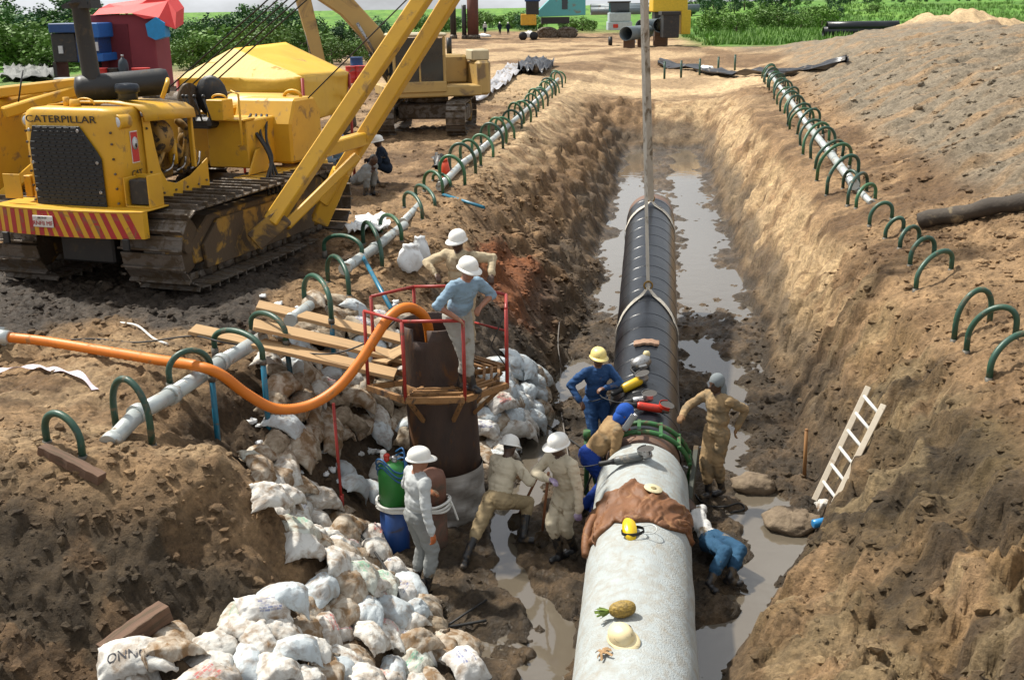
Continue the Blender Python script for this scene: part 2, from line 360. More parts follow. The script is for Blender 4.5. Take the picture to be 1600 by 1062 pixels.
def terrain(x,y,want=False):
    x=np.atleast_1d(np.asarray(x,float)); y=np.atleast_1d(np.asarray(y,float))
    z=base_h(x,y); ax=xa(y); u=x-ax
    z0=z.copy()
    floor=sstep(-1.9,-2.25,z)*(y<54)*(y>-8)
    bank=sstep(-.15,-.6,z)*(1-floor)*(y<56)
    spoil=sstep(5.8,7.0,u)*sstep(.1,.6,z)*sstep(12,16,y)
    plat=(1-floor)*(1-bank)*(1-spoil)
    far=sstep(60,110,y)
    # large unevenness
    z=z+0.10*fbm(x*.35,y*.35,3,5)*(1-floor)+0.25*fbm(x*.05,y*.05,2,6)*far
    # clods on the cut banks
    rough=sstep(-.25,.55,fbm(x*.5+9,y*.5,2,44))
    z=z+bank*((0.05+.065*rough)*billow(x*1.6,y*1.6,5,31,.58)+0.05*fbm(x*3.1,y*3.1,3,32)+.018*billow(x*9,y*9,3,35))
    z=z+plat*(1-far*.5)*(0.03*billow(x*2.2,y*2.2,5,51,.6)+(.012+.022*rough)*billow(x*7,y*7,3,52))
    # slumped slabs and cracks on the right-hand cut
    rbk=bank*(u>0)*sstep(54,46,y)
    q=z+.16*fbm(x*.9+3,y*.9,3,241); stp=.42; k=np.floor(q/stp); f=q/stp-k; terr=(k+sstep(.30,.72,f))*stp-.16*fbm(x*.9+3,y*.9,3,241)
    z=z+rbk*.62*(terr-z)
    crk=np.abs(fbm(x*1.1+7,y*1.1-3,3,245)); z=z-rbk*.13*np.exp(-(crk/.055)**2)*sstep(-.1,.5,fbm(x*.6,y*.6,2,247))
    z=z+rbk*(.10*billow(x*.95+2,y*.95,4,249,.55)+.16*sstep(18,12,y)*billow(x*.55+5,y*.55,3,251,.5))
    # clods worked into the surface
    wx2=x+.05*noise2(x*6,y*6,40); wy2=y+.05*noise2(x*6+9,y*6,41)
    cl=bank*(.45+.55*rough)*(.35+.65*sstep(40,18,y))
    z=z+cl*(.085*lumps(wx2*3.1,wy2*3.1,201,.42)+.055*lumps(wx2*7.3,wy2*7.3,205,.55)+.022*lumps(wx2*16,wy2*16,209,.6)*(y<15))
    pc=plat*(.25+.75*rough)*sstep(40,20,y)
    z=z+pc*(.05*lumps(wx2*3.7,wy2*3.7,211,.25)+.040*lumps(wx2*8.3,wy2*8.3,215,.45)+.018*lumps(wx2*17,wy2*17,219,.55)*(y<16))
    z=z+floor*(.045*lumps(wx2*3.9,wy2*3.9,221,.3)+.032*lumps(wx2*8.9,wy2*8.9,225,.45))
    z=z+spoil*(.12*lumps(wx2*1.7,wy2*1.7,231,.2)+.075*lumps(wx2*4.3,wy2*4.3,235,.35))*sstep(60,30,y)
    # rills on the spoil heap, running down the slope
    s=spoil*(1-.5*sstep(60,100,y))
    z=z+s*(0.11*billow(u*.32+y*.35,y*1.0-u*.35,4,61,.55)+0.04*billow(u*1.2,y*2.6,4,63,.6)+.10*fbm(x*.5,y*.5,3,64))
    # left wall: rills that run down to the trench
    lw=bank*(u<-.5)*sstep(17,22,y)
    q2=z+.2*fbm(x*.7+13,y*.7,3,261); k2=np.floor(q2/.5); t2=(k2+sstep(.3,.75,q2/.5-k2))*.5-.2*fbm(x*.7+13,y*.7,3,261); z=z+lw*.55*(t2-z)
    z=z+lw*0.15*billow(u*.5-y*.3,y*1.3+u*.3,4,66,.55)
    # trench floor
    z=z+floor*(.028*sstep(20,14,y)+0.055*fbm(x*1.1,y*1.1,4,71,.6)+0.045*billow(x*3.0,y*3.0,4,72,.6))
    fl=np.zeros_like(x)
    for pl,r,d in CHAN:
        dd=seg_dist(x+.16*fbm(x*1.7,y*1.7,3,81),y+.16*fbm(x*1.7+9,y*1.7,3,82),pl); fl=np.maximum(fl,(1-sstep(r*.45,r*1.25,dd))*d)
    z=z-fl*floor
    # standing water far up the trench: two wide gullies with a ridge of mud between
    g=sstep(21,25,y)*floor
    gl=np.exp(-((u+.75+.1*fbm(x,y*.5,2,83))/.55)**2); gr=np.exp(-((u-1.35+.2*fbm(x,y*.5,2,84))/.62)**2)
    z=z-g*0.20*np.clip(gl+gr,0,1)+g*.05
    z=z-g*0.06*sstep(.0,.5,fbm(x*1.2,y*.7,3,85))
    # rising rough meadow far right
    z=z+sstep(25,80,x-.05*y)*sstep(120,330,y)*(3.5+1.6*sstep(330,900,y)) + sstep(330,1500,y)*2.0
    # a pale heap of sand on the right
    hx,hy=at(1545,55,1.2).x,76.0
    z=z+1.9*np.exp(-(((x-37)/6.0)**2+((y-84)/4.0)**2))*(1+.25*fbm(x*.5,y*.5,3,91))
    if want: return z,dict(u=u,floor=floor,bank=bank,spoil=spoil,plat=plat,far=far,z0=z0,rough=rough)
    return z
GRID={}
def tz(x,y):
    """height of the built ground sheet (bilinear look-up in its own vertices)"""
    x=np.asarray(x,float); y=np.asarray(y,float); ys,ss,Zg=GRID['ys'],GRID['ss'],GRID['z']
    s=x/(y+5.0); i=np.clip(np.searchsorted(ys,y)-1,0,len(ys)-2); j=np.clip(np.searchsorted(ss,s)-1,0,len(ss)-2)
    a=np.clip((y-ys[i])/(ys[i+1]-ys[i]),0,1); b=np.clip((s-ss[j])/(ss[j+1]-ss[j]),0,1)
    return (Zg[i,j]*(1-a)+Zg[i+1,j]*a)*(1-b)+(Zg[i,j+1]*(1-a)+Zg[i+1,j+1]*a)*b
def tcol(x,y):
    ys,ss=GRID['ys'],GRID['ss']; i=np.clip(np.searchsorted(ys,y),0,len(ys)-1); j=np.clip(np.searchsorted(ss,x/(y+5.0)),0,len(ss)-1); return GRID['c'][i,j]
def H(x,y): return float(tz([x],[y])[0])
def Hn(x,y,e=.12):
    h=tz([x-e,x+e,x,x],[y,y,y-e,y+e]); return Vector((h[0]-h[1],h[2]-h[3],2*e)).normalized()
_DD=np.concatenate([np.arange(5,24,.02),np.arange(24,60,.06),np.arange(60,260,.4)])
def on(px,py):
    """where the sight line of a pixel meets the ground"""
    d=ray(px,py); X=d.x/d.y*_DD; Z=CAMZ+d.z/d.y*_DD
    h=tz(X,_DD); k=int(np.argmax(Z<h)); return Vector((X[k],_DD[k],float(h[k])))
def make_ground():
    ys=[-300,-120,-60,-30,-12,-4,0,2,4,5,5.6]; y=6.0
    while y<20: ys.append(y); y+=.036
    while y<62: ys.append(y); y*=1.0042
    while y<420: ys.append(y); y*=1.012
    while y<3500: ys.append(y); y*=1.1
    ss=list(np.arange(-.56,.5601,.0017)); 
    a=.56; st_=.004
    while a<4.0: a+=st_; st_*=1.16; ss=[-a]+ss+[a]
    ys=np.array(ys); ss=np.array(ss)
    X=ss[None,:]*(np.maximum(ys,-1.0)[:,None]*1.0+5.0); X[ys<0]=ss[None,:]*60; Y=np.repeat(ys[:,None],len(ss),1)
    X=X+0*Y
    x=X.ravel(); y=Y.ravel()
    z,d=terrain(x,y,True)
    ny,nx=X.shape; GRID.update(ys=ys,ss=ss,z=z.reshape(ny,nx))
    me=bpy.data.meshes.new('ground')
    idx=np.arange(ny*nx).reshape(ny,nx)
    q=np.stack([idx[:-1,:-1],idx[:-1,1:],idx[1:,1:],idx[1:,:-1]],-1).reshape(-1,4)
    me.vertices.add(ny*nx); me.vertices.foreach_set('co',np.stack([x,y,z],1).ravel())
    me.loops.add(q.size); me.loops.foreach_set('vertex_index',q.ravel().astype(np.int32))
    me.polygons.add(len(q)); me.polygons.foreach_set('loop_start',np.arange(0,q.size,4,dtype=np.int32)); me.polygons.foreach_set('loop_total',np.full(len(q),4,np.int32))
    me.polygons.foreach_set('use_smooth',np.ones(len(q),bool))
    me.update(calc_edges=True)
    # soil kinds (what the earth is made of there, and how wet it is)
    u=d['u']; N=fbm(x*.7,y*.7,4,101); N2=fbm(x*2.3,y*2.3,4,103); N3=fbm(x*.22,y*.22,3,105)
    def C(r,g,b): return np.array([r,g,b])[None,:]
    tan=C(.315,.20,.105); brown=C(.155,.092,.046); dark=C(.055,.04,.027); sand=C(.56,.40,.23); red=C(.22,.078,.028); grey=C(.215,.175,.125); green=C(.075,.19,.018); olive=C(.24,.20,.085); ochre=C(.275,.172,.078)
    def mixc(a,b,t): t=np.clip(t,0,1)[:,None]; return a*(1-t)+b*t
    c=mixc(tan+0*x[:,None],brown,sstep(-.5,.7,N+.4*N2))
    wet=np.zeros_like(x)
    c=mixc(c,C(.40,.275,.155),d['plat']*(u<-3)*sstep(15,12.5,y)*sstep(-.35,.45,N2+.3*N)*.75)
    # right bank: ochre and olive clay, brown clods
    rb=d['bank']*(u>0); c=mixc(c,ochre,rb*sstep(-.2,.6,N2+.3)*.8); c=mixc(c,olive,rb*sstep(.1,.7,N)*.6*sstep(16,11,y)); c=mixc(c,sand,rb*sstep(14,20,y)*sstep(-.6,.5,N2)*.75)
    c=mixc(c,C(.105,.072,.038),rb*sstep(16.5,12,y)*sstep(-.95,.2,N+.35*N2)*.9)
    rdk=rb*sstep(19,13,y)*sstep(.12,.5,fbm(x*1.3+31,y*1.3,4,121)); c=mixc(c,C(.052,.037,.022),rdk*.8); c=mixc(c,C(.30,.22,.12),rb*sstep(20,14,y)*sstep(.38,.7,fbm(x*1.6+77,y*1.6,4,123))*.6)
    # spoil heap: greyish brown with paler sandy streaks
    c=mixc(c,mixc(grey+0*x[:,None],tan,sstep(-.1,.9,fbm(u*.35+y*.4,y*1.6-u*.9,3,107))*.75),d['spoil'])
    c=mixc(c,grey,d['plat']*(u>4)*sstep(14,9,y)*.0)
    # left bank and wall
    lb=d['bank']*(u<0)
    c=mixc(c,mixc(brown+0*x[:,None],tan,sstep(.0,.7,N2)),lb*.8)
    redp=np.exp(-(((x+.1-.15*(y-20))/1.0)**2+((y-20.3)/2.2)**2))*lb; c=mixc(c,red,sstep(.25,.6,redp+.18*N2)*.95)
    dk=np.exp(-(((x-.0)/1.3)**2+((y-17.0)/1.7)**2)); c=mixc(c,dark*1.5,sstep(.3,.7,dk+.2*N2)*.9); wet=np.maximum(wet,.35*sstep(.3,.7,dk))
    # dug-out clay at the foreground left, its slope's shade painted into the colour
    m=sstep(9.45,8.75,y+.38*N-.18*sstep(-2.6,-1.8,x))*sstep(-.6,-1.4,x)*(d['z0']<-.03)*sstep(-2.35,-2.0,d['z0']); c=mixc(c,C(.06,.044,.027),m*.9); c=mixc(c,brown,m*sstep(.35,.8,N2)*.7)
    # earth in the pit behind the mound
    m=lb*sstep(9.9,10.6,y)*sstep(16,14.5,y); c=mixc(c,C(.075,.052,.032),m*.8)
    # sandy strips beside the left header, at the trench head
    m=sstep(24,32,y)*np.exp(-((u+4.1)/.75)**2)*(y<70); c=mixc(c,sand,m*.9*sstep(-.8,.3,N2))
    m=sstep(56,60,y)*sstep(80,74,y)*(np.abs(u-1.5)<5); c=mixc(c,sand*1.15,m*.9)
    m=np.exp(-(((x-37)/8.0)**2+((y-84)/6.0)**2)); c=mixc(c,sand*.95,sstep(.2,.5,m))
    # churned black mud round the big tractor
    m=np.exp(-(((x+6.2)/2.9)**4+((y-16.6)/3.0)**4)); m=sstep(.25,.75,m+.3*N); c=mixc(c,C(.045,.034,.025),m*.92*d['plat']); wet=np.maximum(wet,.45*m*d['plat'])
    # damp foot of the cut walls
    dm=d['bank']*sstep(-1.15,-1.75,z+.30*N)*(y>13.5); c=mixc(c,C(.085,.062,.04),dm*.8); wet=np.maximum(wet,.25*dm)
    # floor: wet mud
    fm=d['floor']; c=mixc(c,mixc(C(.050,.036,.022)+0*x[:,None],C(.115,.078,.045),sstep(-.3,.6,N2)),fm*.95); wet=np.maximum(wet,fm*sstep(-2.18,-2.36,z)*.9)
    # left plateau: trampled, paler towards the far end; dull far left
    c=mixc(c,C(.20,.165,.135),d['plat']*sstep(-9,-16,x)*sstep(16,24,y)*.8)
    c=mixc(c,mixc(sand+0*x[:,None],brown,sstep(-.3,.4,N3)),d['plat']*sstep(40,60,y)*(y<130)*.6)
    c=c*np.array([.90,.90,.88])[None,:]
    # grass
    edge=.5*fbm(x*.05,y*.05,3,109)
    gm=sstep(100,112,y+14*edge)*sstep(0,6,x-(14+.03*y)+5*edge); gm=np.maximum(gm,sstep(170,210,y+30*edge)); gm=np.maximum(gm,sstep(-22,-34,x-.0*y+6*edge)*sstep(40,60,y))
    gcol=mixc(green+0*x[:,None],C(.12,.24,.03),sstep(-.4,.5,fbm(x*.12,y*.03,3,111))); gcol=mixc(gcol,C(.045,.11,.015),sstep(.2,.7,fbm(x*.2+5,y*.05,3,113))*.8)
    c=mixc(c,gcol,gm)
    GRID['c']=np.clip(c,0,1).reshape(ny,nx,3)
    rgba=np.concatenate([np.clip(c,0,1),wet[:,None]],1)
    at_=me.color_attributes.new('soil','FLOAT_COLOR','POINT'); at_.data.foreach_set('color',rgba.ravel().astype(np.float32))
    m=bpy.data.materials.new('earth'); m.use_nodes=True; n=m.node_tree.nodes; l=m.node_tree.links; p=n['Principled BSDF']
    at2=n.new('ShaderNodeAttribute'); at2.attribute_name='soil'
    geo=n.new('ShaderNodeNewGeometry')
    def ntex(sc,det,ro=.65):
        t=n.new('ShaderNodeTexNoise'); t.inputs['Scale'].default_value=sc; t.inputs['Detail'].default_value=det; t.inputs['Roughness'].default_value=ro; l.new(geo.outputs['Position'],t.inputs['Vector']); return t.outputs['Fac']
    a=ntex(3.0,9.0); b=ntex(14.0,8.0,.75)
    mr=n.new('ShaderNodeMapRange'); mr.inputs['From Min'].default_value=.3; mr.inputs['From Max'].default_value=.7; mr.inputs['To Min'].default_value=.62; mr.inputs['To Max'].default_value=1.38; l.new(a,mr.inputs['Value'])
    mr2=n.new('ShaderNodeMapRange'); mr2.inputs['From Min'].default_value=.3; mr2.inputs['From Max'].default_value=.7; mr2.inputs['To Min'].default_value=.45; mr2.inputs['To Max'].default_value=1.5; l.new(b,mr2.inputs['Value'])
    mu=n.new('ShaderNodeMath'); mu.operation='MULTIPLY'; l.new(mr.outputs[0],mu.inputs[0]); l.new(mr2.outputs[0],mu.inputs[1])
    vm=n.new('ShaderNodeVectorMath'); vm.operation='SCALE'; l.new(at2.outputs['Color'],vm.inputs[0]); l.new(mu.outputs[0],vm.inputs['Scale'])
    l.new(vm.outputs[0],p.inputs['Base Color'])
    rr=n.new('ShaderNodeMapRange'); rr.inputs['To Min'].default_value=.92; rr.inputs['To Max'].default_value=.30; l.new(at2.outputs['Alpha'],rr.inputs['Value']); l.new(rr.outputs[0],p.inputs['Roughness'])
    p.inputs['Specular IOR Level'].default_value=.35
    bp=n.new('ShaderNodeBump'); bp.inputs['Strength'].default_value=1.0; bp.inputs['Distance'].default_value=.10
    b2=ntex(7.0,12.0,.74); l.new(b2,bp.inputs['Height']); l.new(bp.outputs[0],p.inputs['Normal'])
    me.materials.append(m)
    o=bpy.data.objects.new('ground',me); COL.objects.link(o); o['kind']='structure'
    return o
GROUND=make_ground()

# ------------------------------------------------------------------ muddy water standing in the trench
WATER_Z=-2.405
def make_water():
    ys=list(np.arange(-6,56,.5)); V=[];F_=[]
    for i,y in enumerate(ys):
        V+= [(xa(y)-4.0,y,WATER_Z),(xa(y)+4.2,y,WATER_Z)]
    F_=[(2*i,2*i+1,2*i+3,2*i+2) for i in range(len(ys)-1)]
    b=MB(); b.add(V,F_,0,True)
    m=bpy.data.materials.new('muddy_water'); m.use_nodes=True; n=m.node_tree.nodes; l=m.node_tree.links; p=n['Principled BSDF']
    p.inputs['Base Color'].default_value=(.11,.092,.068,1); p.inputs['Roughness'].default_value=.03; p.inputs['IOR'].default_value=1.6; p.inputs['Specular IOR Level'].default_value=1.0
    g=n.new('ShaderNodeNewGeometry'); t=n.new('ShaderNodeTexNoise'); t.inputs['Scale'].default_value=2.2; t.inputs['Detail'].default_value=5; l.new(g.outputs['Position'],t.inputs['Vector'])
    bp=n.new('ShaderNodeBump'); bp.inputs['Strength'].default_value=.10; bp.inputs['Distance'].default_value=.05; l.new(t.outputs['Fac'],bp.inputs['Height']); l.new(bp.outputs[0],p.inputs['Normal'])
    o=b.build('water',m,loc=Vector((0,0,0))); o['kind']='structure'
make_water()
# ================================================================== THE PIPELINE
J=13.15                                              # y of the welded joint
def paxis(y):
    if y<=J: return Vector((xa(y),y,-1.90+0.010*(y-8.64)))
    return Vector((xa(y),y,-1.90+0.010*(J-8.64)+0.147*(y-J)))
RC=0.575; RB=0.505
YEND=23.0
def on_pipe(px,py):
    """first hit of a sight line with the pipe's surface: point, outward normal, axis direction"""
    d=ray(px,py).normalized(); o=Vector((0,0,CAMZ))
    best=None
    for (y0,y1,r) in ((-6,J-.25,RC),(J-.25,YEND,RB)):
        a=paxis(y0 if y0>-6 else -6); 
        if y0==J-.25: a=paxis(J)
        b=paxis(y1); ax=(b-a).normalized()
        w=o-a; dp=d-ax*d.dot(ax); wp=w-ax*w.dot(ax)
        A=dp.dot(dp);B=2*dp.dot(wp);Cc=wp.dot(wp)-r*r; q=B*B-4*A*Cc
        if q<0: 
            t=-B/(2*A)
        else: t=(-B-math.sqrt(q))/(2*A)
        P=o+d*t
        if (y0-0.3)<=P.y<=(y1+.3) and (best is None or t<best[0]):
            n=(P-a)-ax*(P-a).dot(ax); best=(t,P,n.normalized(),ax)
    return best[1:] if best else (None,None,None)
M_conc=mat('concrete_coating',(.40,.44,.445),.85,col2=(.31,.335,.33),scale=5.0,dirt=(.30,.28,.235),dirt_amt=.38,dirt_scale=9.0,dsoft=.3,bump=.7,bump_scale=55,rnd=0)
M_tape=mat('black_pipe_tape',(.006,.008,.012),.3,col2=(.012,.015,.02),scale=2.0,dirt=(.05,.048,.045),dirt_amt=.04,dirt_scale=7.0,bump=.35,bump_scale=5,spec=.42)
M_steel=mat('bare_steel',(.16,.13,.115),.55,metal=.5,col2=(.22,.10,.05),scale=9,bump=.2)
M_strap=mat('lifting_strap',(.60,.56,.48),.85,col2=(.45,.41,.34),scale=12,stretch=(1,1,.3),bump=.5,bump_scale=150,dirt=(.2,.16,.11),dirt_amt=.3,dirt_scale=6)
M_green=mat('green_clamp_paint',(.03,.14,.035),.5,col2=(.02,.07,.02),dirt=MUD,dirt_amt=.35,dirt_scale=8)
pl=thing('pipeline','large pipeline lying in the trench, concrete coated length joined to a black wrapped one','pipeline',paxis(8.6)-Vector((0,0,RC)))
b=MB()
def pipe_rings(y0,y1,step,rf,b,m=0,n=56,wob=0.0,seed=0):
    ys=np.arange(y0,y1+1e-6,step); V=[];F_=[]
    for i,y in enumerate(ys):
        c=paxis(y); ax=(paxis(y+.05)-paxis(y-.05)).normalized(); x,yy,_=basis_from(ax)
        r=rf(y)
        for j in range(n):
            a=2*math.pi*j/n; w=wob*float(noise2(a*3.0+5,y*2.1,seed)) if wob else 0
            V.append(c+(x*math.cos(a)+yy*math.sin(a))*(r+w))
    for i in range(len(ys)-1):
        for j in range(n): F_.append((i*n+j,i*n+(j+1)%n,(i+1)*n+(j+1)%n,(i+1)*n+j))
    b.add(V,F_,m,True)
def rc(y): return RC if y<J-.33 else RC-.02-(y-(J-.33))*.35
pipe_rings(-7,J-.22,.16,rc,b,wob=.007)
b.build('concrete_coated_pipe',M_conc,pl,world=True)['label']='pale grey concrete coating on the pipe'
b=MB(); pipe_rings(J-.3,J+.32,.31,lambda y:RB-.015,b); b.build('bare_joint',M_steel,pl,world=True)
# black length: wrapped tape, each turn its own slightly raised band
b=MB(); ys=[]; y=J+.22; k=0; n=56
turns=[J+.22]
while turns[-1]<YEND: turns.append(turns[-1]+.50+.08*random.random())
rows=[]
for a,c in zip(turns[:-1],turns[1:]):
    c=min(c,YEND); e_=random.uniform(-.0015,.0025); rows+= [(a+.004,RB+.002),(a+.016,RB+.002),((a+c)/2,RB+.001+e_),(c-.04,RB),(c-.016,RB),(c-.008,RB-.006),(c,RB-.003)]
V=[];F_=[]
for (y,r) in rows:
    c=paxis(y); ax=(paxis(YEND)-paxis(J+.1)).normalized(); x,yy,_=basis_from(ax)
    for j in range(n):
        a=2*math.pi*j/n; sk_=.05*math.sin(a); cc=c+ax*sk_
        V.append(cc+(x*math.cos(a)+yy*math.sin(a))*(r+.002*math.sin(3*a+y*5)))
for i in range(len(rows)-1):
    for j in range(n): F_.append((i*n+j,i*n+(j+1)%n,(i+1)*n+(j+1)%n,(i+1)*n+j))
b.add(V,F_,0,True); b.build('black_wrapped_pipe',M_tape,pl,world=True)['label']='glossy black tape wrapping on the far pipe length'
b=MB(); ax=(paxis(YEND)-paxis(J+.1)).normalized(); e=paxis(YEND); x,yy,_=basis_from(ax)
V=[];F_=[]
for k,(r,dy) in enumerate(((RB-.004,0),(RB-.02,.35),(RB-.05,.36),(RB-.055,-.6))):
    for j in range(n):
        a=2*math.pi*j/n; V.append(e+ax*(dy+.05*math.sin(a)*(k==0))+(x*math.cos(a)+yy*math.sin(a))*r)
for i in range(3):
    for j in range(n): F_.append((i*n+j,i*n+(j+1)%n,(i+1)*n+(j+1)%n,(i+1)*n+j))
b.add(V,F_,0,True); b.build('pipe_end',M_steel,pl,world=True)

# ---- line-up clamp at the joint
cl=thing('line_up_clamp','green two-ring line-up clamp closed round the pipe joint','clamp',paxis(J)-Vector((0,0,.68)))
axd=(paxis(J+2)-paxis(J+1)).normalized(); X_,Y_,_=basis_from(axd)
for dy in (-.03,.20):
    c=paxis(J)+axd*dy; b=MB()
    pts=[c+(X_*math.cos(2*math.pi*i/48)+Y_*math.sin(2*math.pi*i/48))*(RC+.055) for i in range(48)]
    b.tube(pts,.034,8,closed=True); b.build('clamp_ring',M_green,cl,world=True)
for i in range(14):
    a=2*math.pi*(i+.3)/14; o_=(X_*math.cos(a)+Y_*math.sin(a))*(RC+.06)
    b=MB(); b.beam(paxis(J)+axd*-.09+o_,paxis(J)+axd*.26+o_,.05,.04); b.build('clamp_bar',M_green,cl,bevel=.006,world=True)
b=MB(); q=paxis(J)+X_*(RC+.16)
b.cyl(q+Vector((0,0,-.35)),q+Vector((0,0,.45)),.035); b.cyl(q+Vector((0,0,.45)),q+Vector((0,0,.56)),.05,.05); b.build('tightening_jack',M_green,cl,world=True)
b=MB(); q=paxis(J)-X_*(RC+.12)-axd*.12; b.beam(q+Vector((-.25,-.75,-.38)),q+Vector((.05,.35,.30)),.07,.11); b.build('clamp_lever',mat('dark_olive_steel',(.04,.045,.03),.6,dirt=MUD,dirt_amt=.4),cl,bevel=.01,world=True)

# ---- lifting slings
def ribbon(b,pts,wdirs,w,t=.008,m=0):
    pts=[Vector(p) for p in pts]; k=len(pts); V=[];F_=[]
    for i,p in enumerate(pts):
        d=(pts[min(i+1,k-1)]-pts[max(i-1,0)]).normalized(); wd=Vector(wdirs[i] if isinstance(wdirs,list) else wdirs); wd=(wd-d*wd.dot(d)).normalized(); nn=d.cross(wd)
        for sx,sy in((-1,-1),(1,-1),(1,1),(-1,1)): V.append(p+wd*sx*w/2+nn*sy*t/2)
    for i in range(k-1):
        for j in range(4): F_.append((4*i+j,4*i+(j+1)%4,4*i+4+(j+1)%4,4*i+4+j))
    F_+= [(3,2,1,0),tuple(4*(k-1)+j for j in range(4))]
    b.add(V,F_,m,False)
HOOK=Vector((2.20,20.0,7.9)); TIP=Vector((2.18,20.0,8.9))
sl=thing('lifting_sling','pale webbing slings choking the black pipe and rising to a crane hook','sling',paxis(17.4)+Vector((0,0,RB)))
for yb,off,w in ((17.25,.62,.10),(22.1,.42,.13)):
    c=paxis(yb); apex=paxis(yb+off)+Vector((0,0,RB+.10)); Xp,Yp,_=basis_from(axd)
    pts=[]; t0=R(28)
    for i in range(33):
        a=-t0+(math.pi+2*t0)*i/32; a=math.pi-a   # round the underside from one flank to the other
        pts.append(c+axd*(off*.35*max(0,-math.sin(-a))*0)+(Xp*math.cos(a)-Vector((0,0,1))*math.sin(a))*(RB+.014))
    lp=[apex+(pts[0]-apex)*s_ + Vector((0,0,.0)) for s_ in (0,.33,.66)]
    # lie on the pipe between flank and apex
    def lay(p):
        q=p-c; h_=q.dot(axd); rr=q-axd*h_; L=rr.length
        return p if L>RB+.02 else c+axd*h_+rr.normalized()*(RB+.02)
    A=[lay(apex.lerp(pts[0],i/8)) for i in range(8)]; Bp=[lay(pts[-1].lerp(apex,(i+1)/8)) for i in range(8)]
    b=MB(); ribbon(b,A+pts+Bp,axd,w); b.build('choker_loop',M_strap,sl,world=True)
    b=MB(); top=HOOK+Vector((.0,.06 if off>.5 else -.06,0))
    up=[apex.lerp(top,i/24) for i in range(25)]
    ribbon(b,up,Vector((1,.05,0)),w*.55 if off>.5 else w,.02); b.build('sling_leg',M_strap,sl,world=True)
    b=MB(); b.tube(arc(apex+Vector((0,0,.03)),(0,0,.07),(.07,0,0),14,0,2*math.pi),.016,8); b.build('choker_shackle',mat('ochre_steel',(.28,.16,.03),.5,metal=.3),sl,world=True)

# ================================================================== THINGS LEFT ON THE PIPE
def frame_on(px,py,spin=0.0,lift=0.0):
    P,n,ax=on_pipe(px,py); y=(ax-n*ax.dot(n)).normalized(); x=y.cross(n)
    m=Matrix((x,y,n)).transposed().to_4x4(); m=m@Matrix.Rotation(spin,4,'Z'); m.translation=P+n*lift; return m
def placed(name,label,cat,m,group=None):
    o=bpy.data.objects.new(name,None); COL.objects.link(o); o.empty_display_size=.1; o.location=m.translation; o.rotation_euler=m.to_euler(); return tag(o,label,cat,group)
M_rub=mat('black_rubber',(.012,.012,.012),.6,bump=.2,bump_scale=60)
M_alu=mat('cast_aluminium',(.42,.42,.42),.38,metal=.8,dirt=(.1,.09,.08),dirt_amt=.35,dirt_scale=14)
M_red=mat('red_tool_paint',(.55,.035,.015),.38,dirt=(.12,.05,.03),dirt_amt=.2,dirt_scale=18)
M_yel=mat('yellow_tool_paint',(.72,.46,.015),.38,dirt=(.2,.12,.04),dirt_amt=.2,dirt_scale=18)
def grinder(label,px,py,spin,body,L=.40,r=.048,guard=None,lift=0.0):
    """angle grinder lying on its side: body, rear handle, gear head, disc, guard, side handle, cable"""
    g=placed('angle_grinder',label,'power tool',frame_on(px,py,spin,lift+.06))
    MB().lathe([(r*.7,-L*.5),(r,-L*.44),(r*1.02,L*.18),(r*.86,L*.26)],axis=(1,0,0),n=18).build('motor_body',body,g)
    MB().lathe([(r*.4,-L*.92),(r*.62,-L*.88),(r*.55,-L*.6),(r*.72,-L*.5)],axis=(1,0,0),n=14).build('rear_handle',M_rub,g)
    MB().lathe([(r*.8,L*.24),(r*.95,L*.30),(r*.9,L*.46),(r*.5,L*.52)],axis=(1,0,0),n=16).cyl((L*.38,0,-.02),(L*.38,0,.075),r*.62,r*.5,14).build('gear_head',M_alu,g)
    MB().cyl((L*.38,0,.075),(L*.38,0,.082),.10,.10,26).build('disc',mat('grinding_disc',(.06,.055,.05),.8,bump=.3,bump_scale=90),g)
    b=MB(); pts=arc((L*.38,0,.07),(.108,0,0),(0,.108,0),14,R(80),R(280)); ribbon(b,pts,Vector((0,0,1)),.05,.004); b.build('guard',guard or M_alu,g)
    MB().lathe([(.012,.03),(.018,.05),(.02,.13),(.014,.16)],(L*.38,0,.0),(0,1,0),12).build('side_handle',M_rub,g)
    b=MB(); b.tube(spline([(-L*.92,0,0),(-L*1.2,.05,-.02),(-L*1.45,.16,-.05),(-L*1.5,.3,-.09)]),.007,6); b.build('power_cable',M_rub,g)
    return g
grinder('grey angle grinder lying on the concrete pipe by the green clamp',990,722,R(8),mat('grey_tool_body',(.09,.10,.10),.45,dirt=(.2,.18,.15),dirt_amt=.3,dirt_scale=15),.46,.055)
grinder('bright yellow angle grinder on the black pipe',993,604,R(32),M_yel,.42,.066)
grinder('red angle grinder with red guard on the black pipe',1019,643,R(8),M_red,.46,.055,M_red)
grinder('bare aluminium grinder lying between the yellow and red tools',1004,630,R(15),M_alu,.28,.05)
# cup-brush machine in dull metal with a cream cap
g=placed('polishing_machine','round dull metal polishing machine with cream cap on the black pipe','power tool',frame_on(1003,573,R(20),.07))
MB().lathe([(.03,-.16),(.08,-.14),(.105,-.05),(.105,.06),(.07,.13),(.02,.15)],axis=(1,.2,.1),n=20).build('housing',M_alu,g)
MB().lathe([(.05,.0),(.055,.05),(.035,.085),(.01,.09)],(.10,.05,.05),(.2,.3,1),16).build('cap',mat('cream_cap',(.62,.52,.28),.5),g)
b=MB(); b.tube(spline([(-.14,-.03,.0),(-.2,-.12,-.01),(-.16,-.24,-.04),(-.05,-.3,-.03)]),.016,8); b.build('handle',M_rub,g)
MB().box((-.02,-.1,-.02),(.13,.08,.08)).build('gearbox',M_alu,g,bevel=.015)
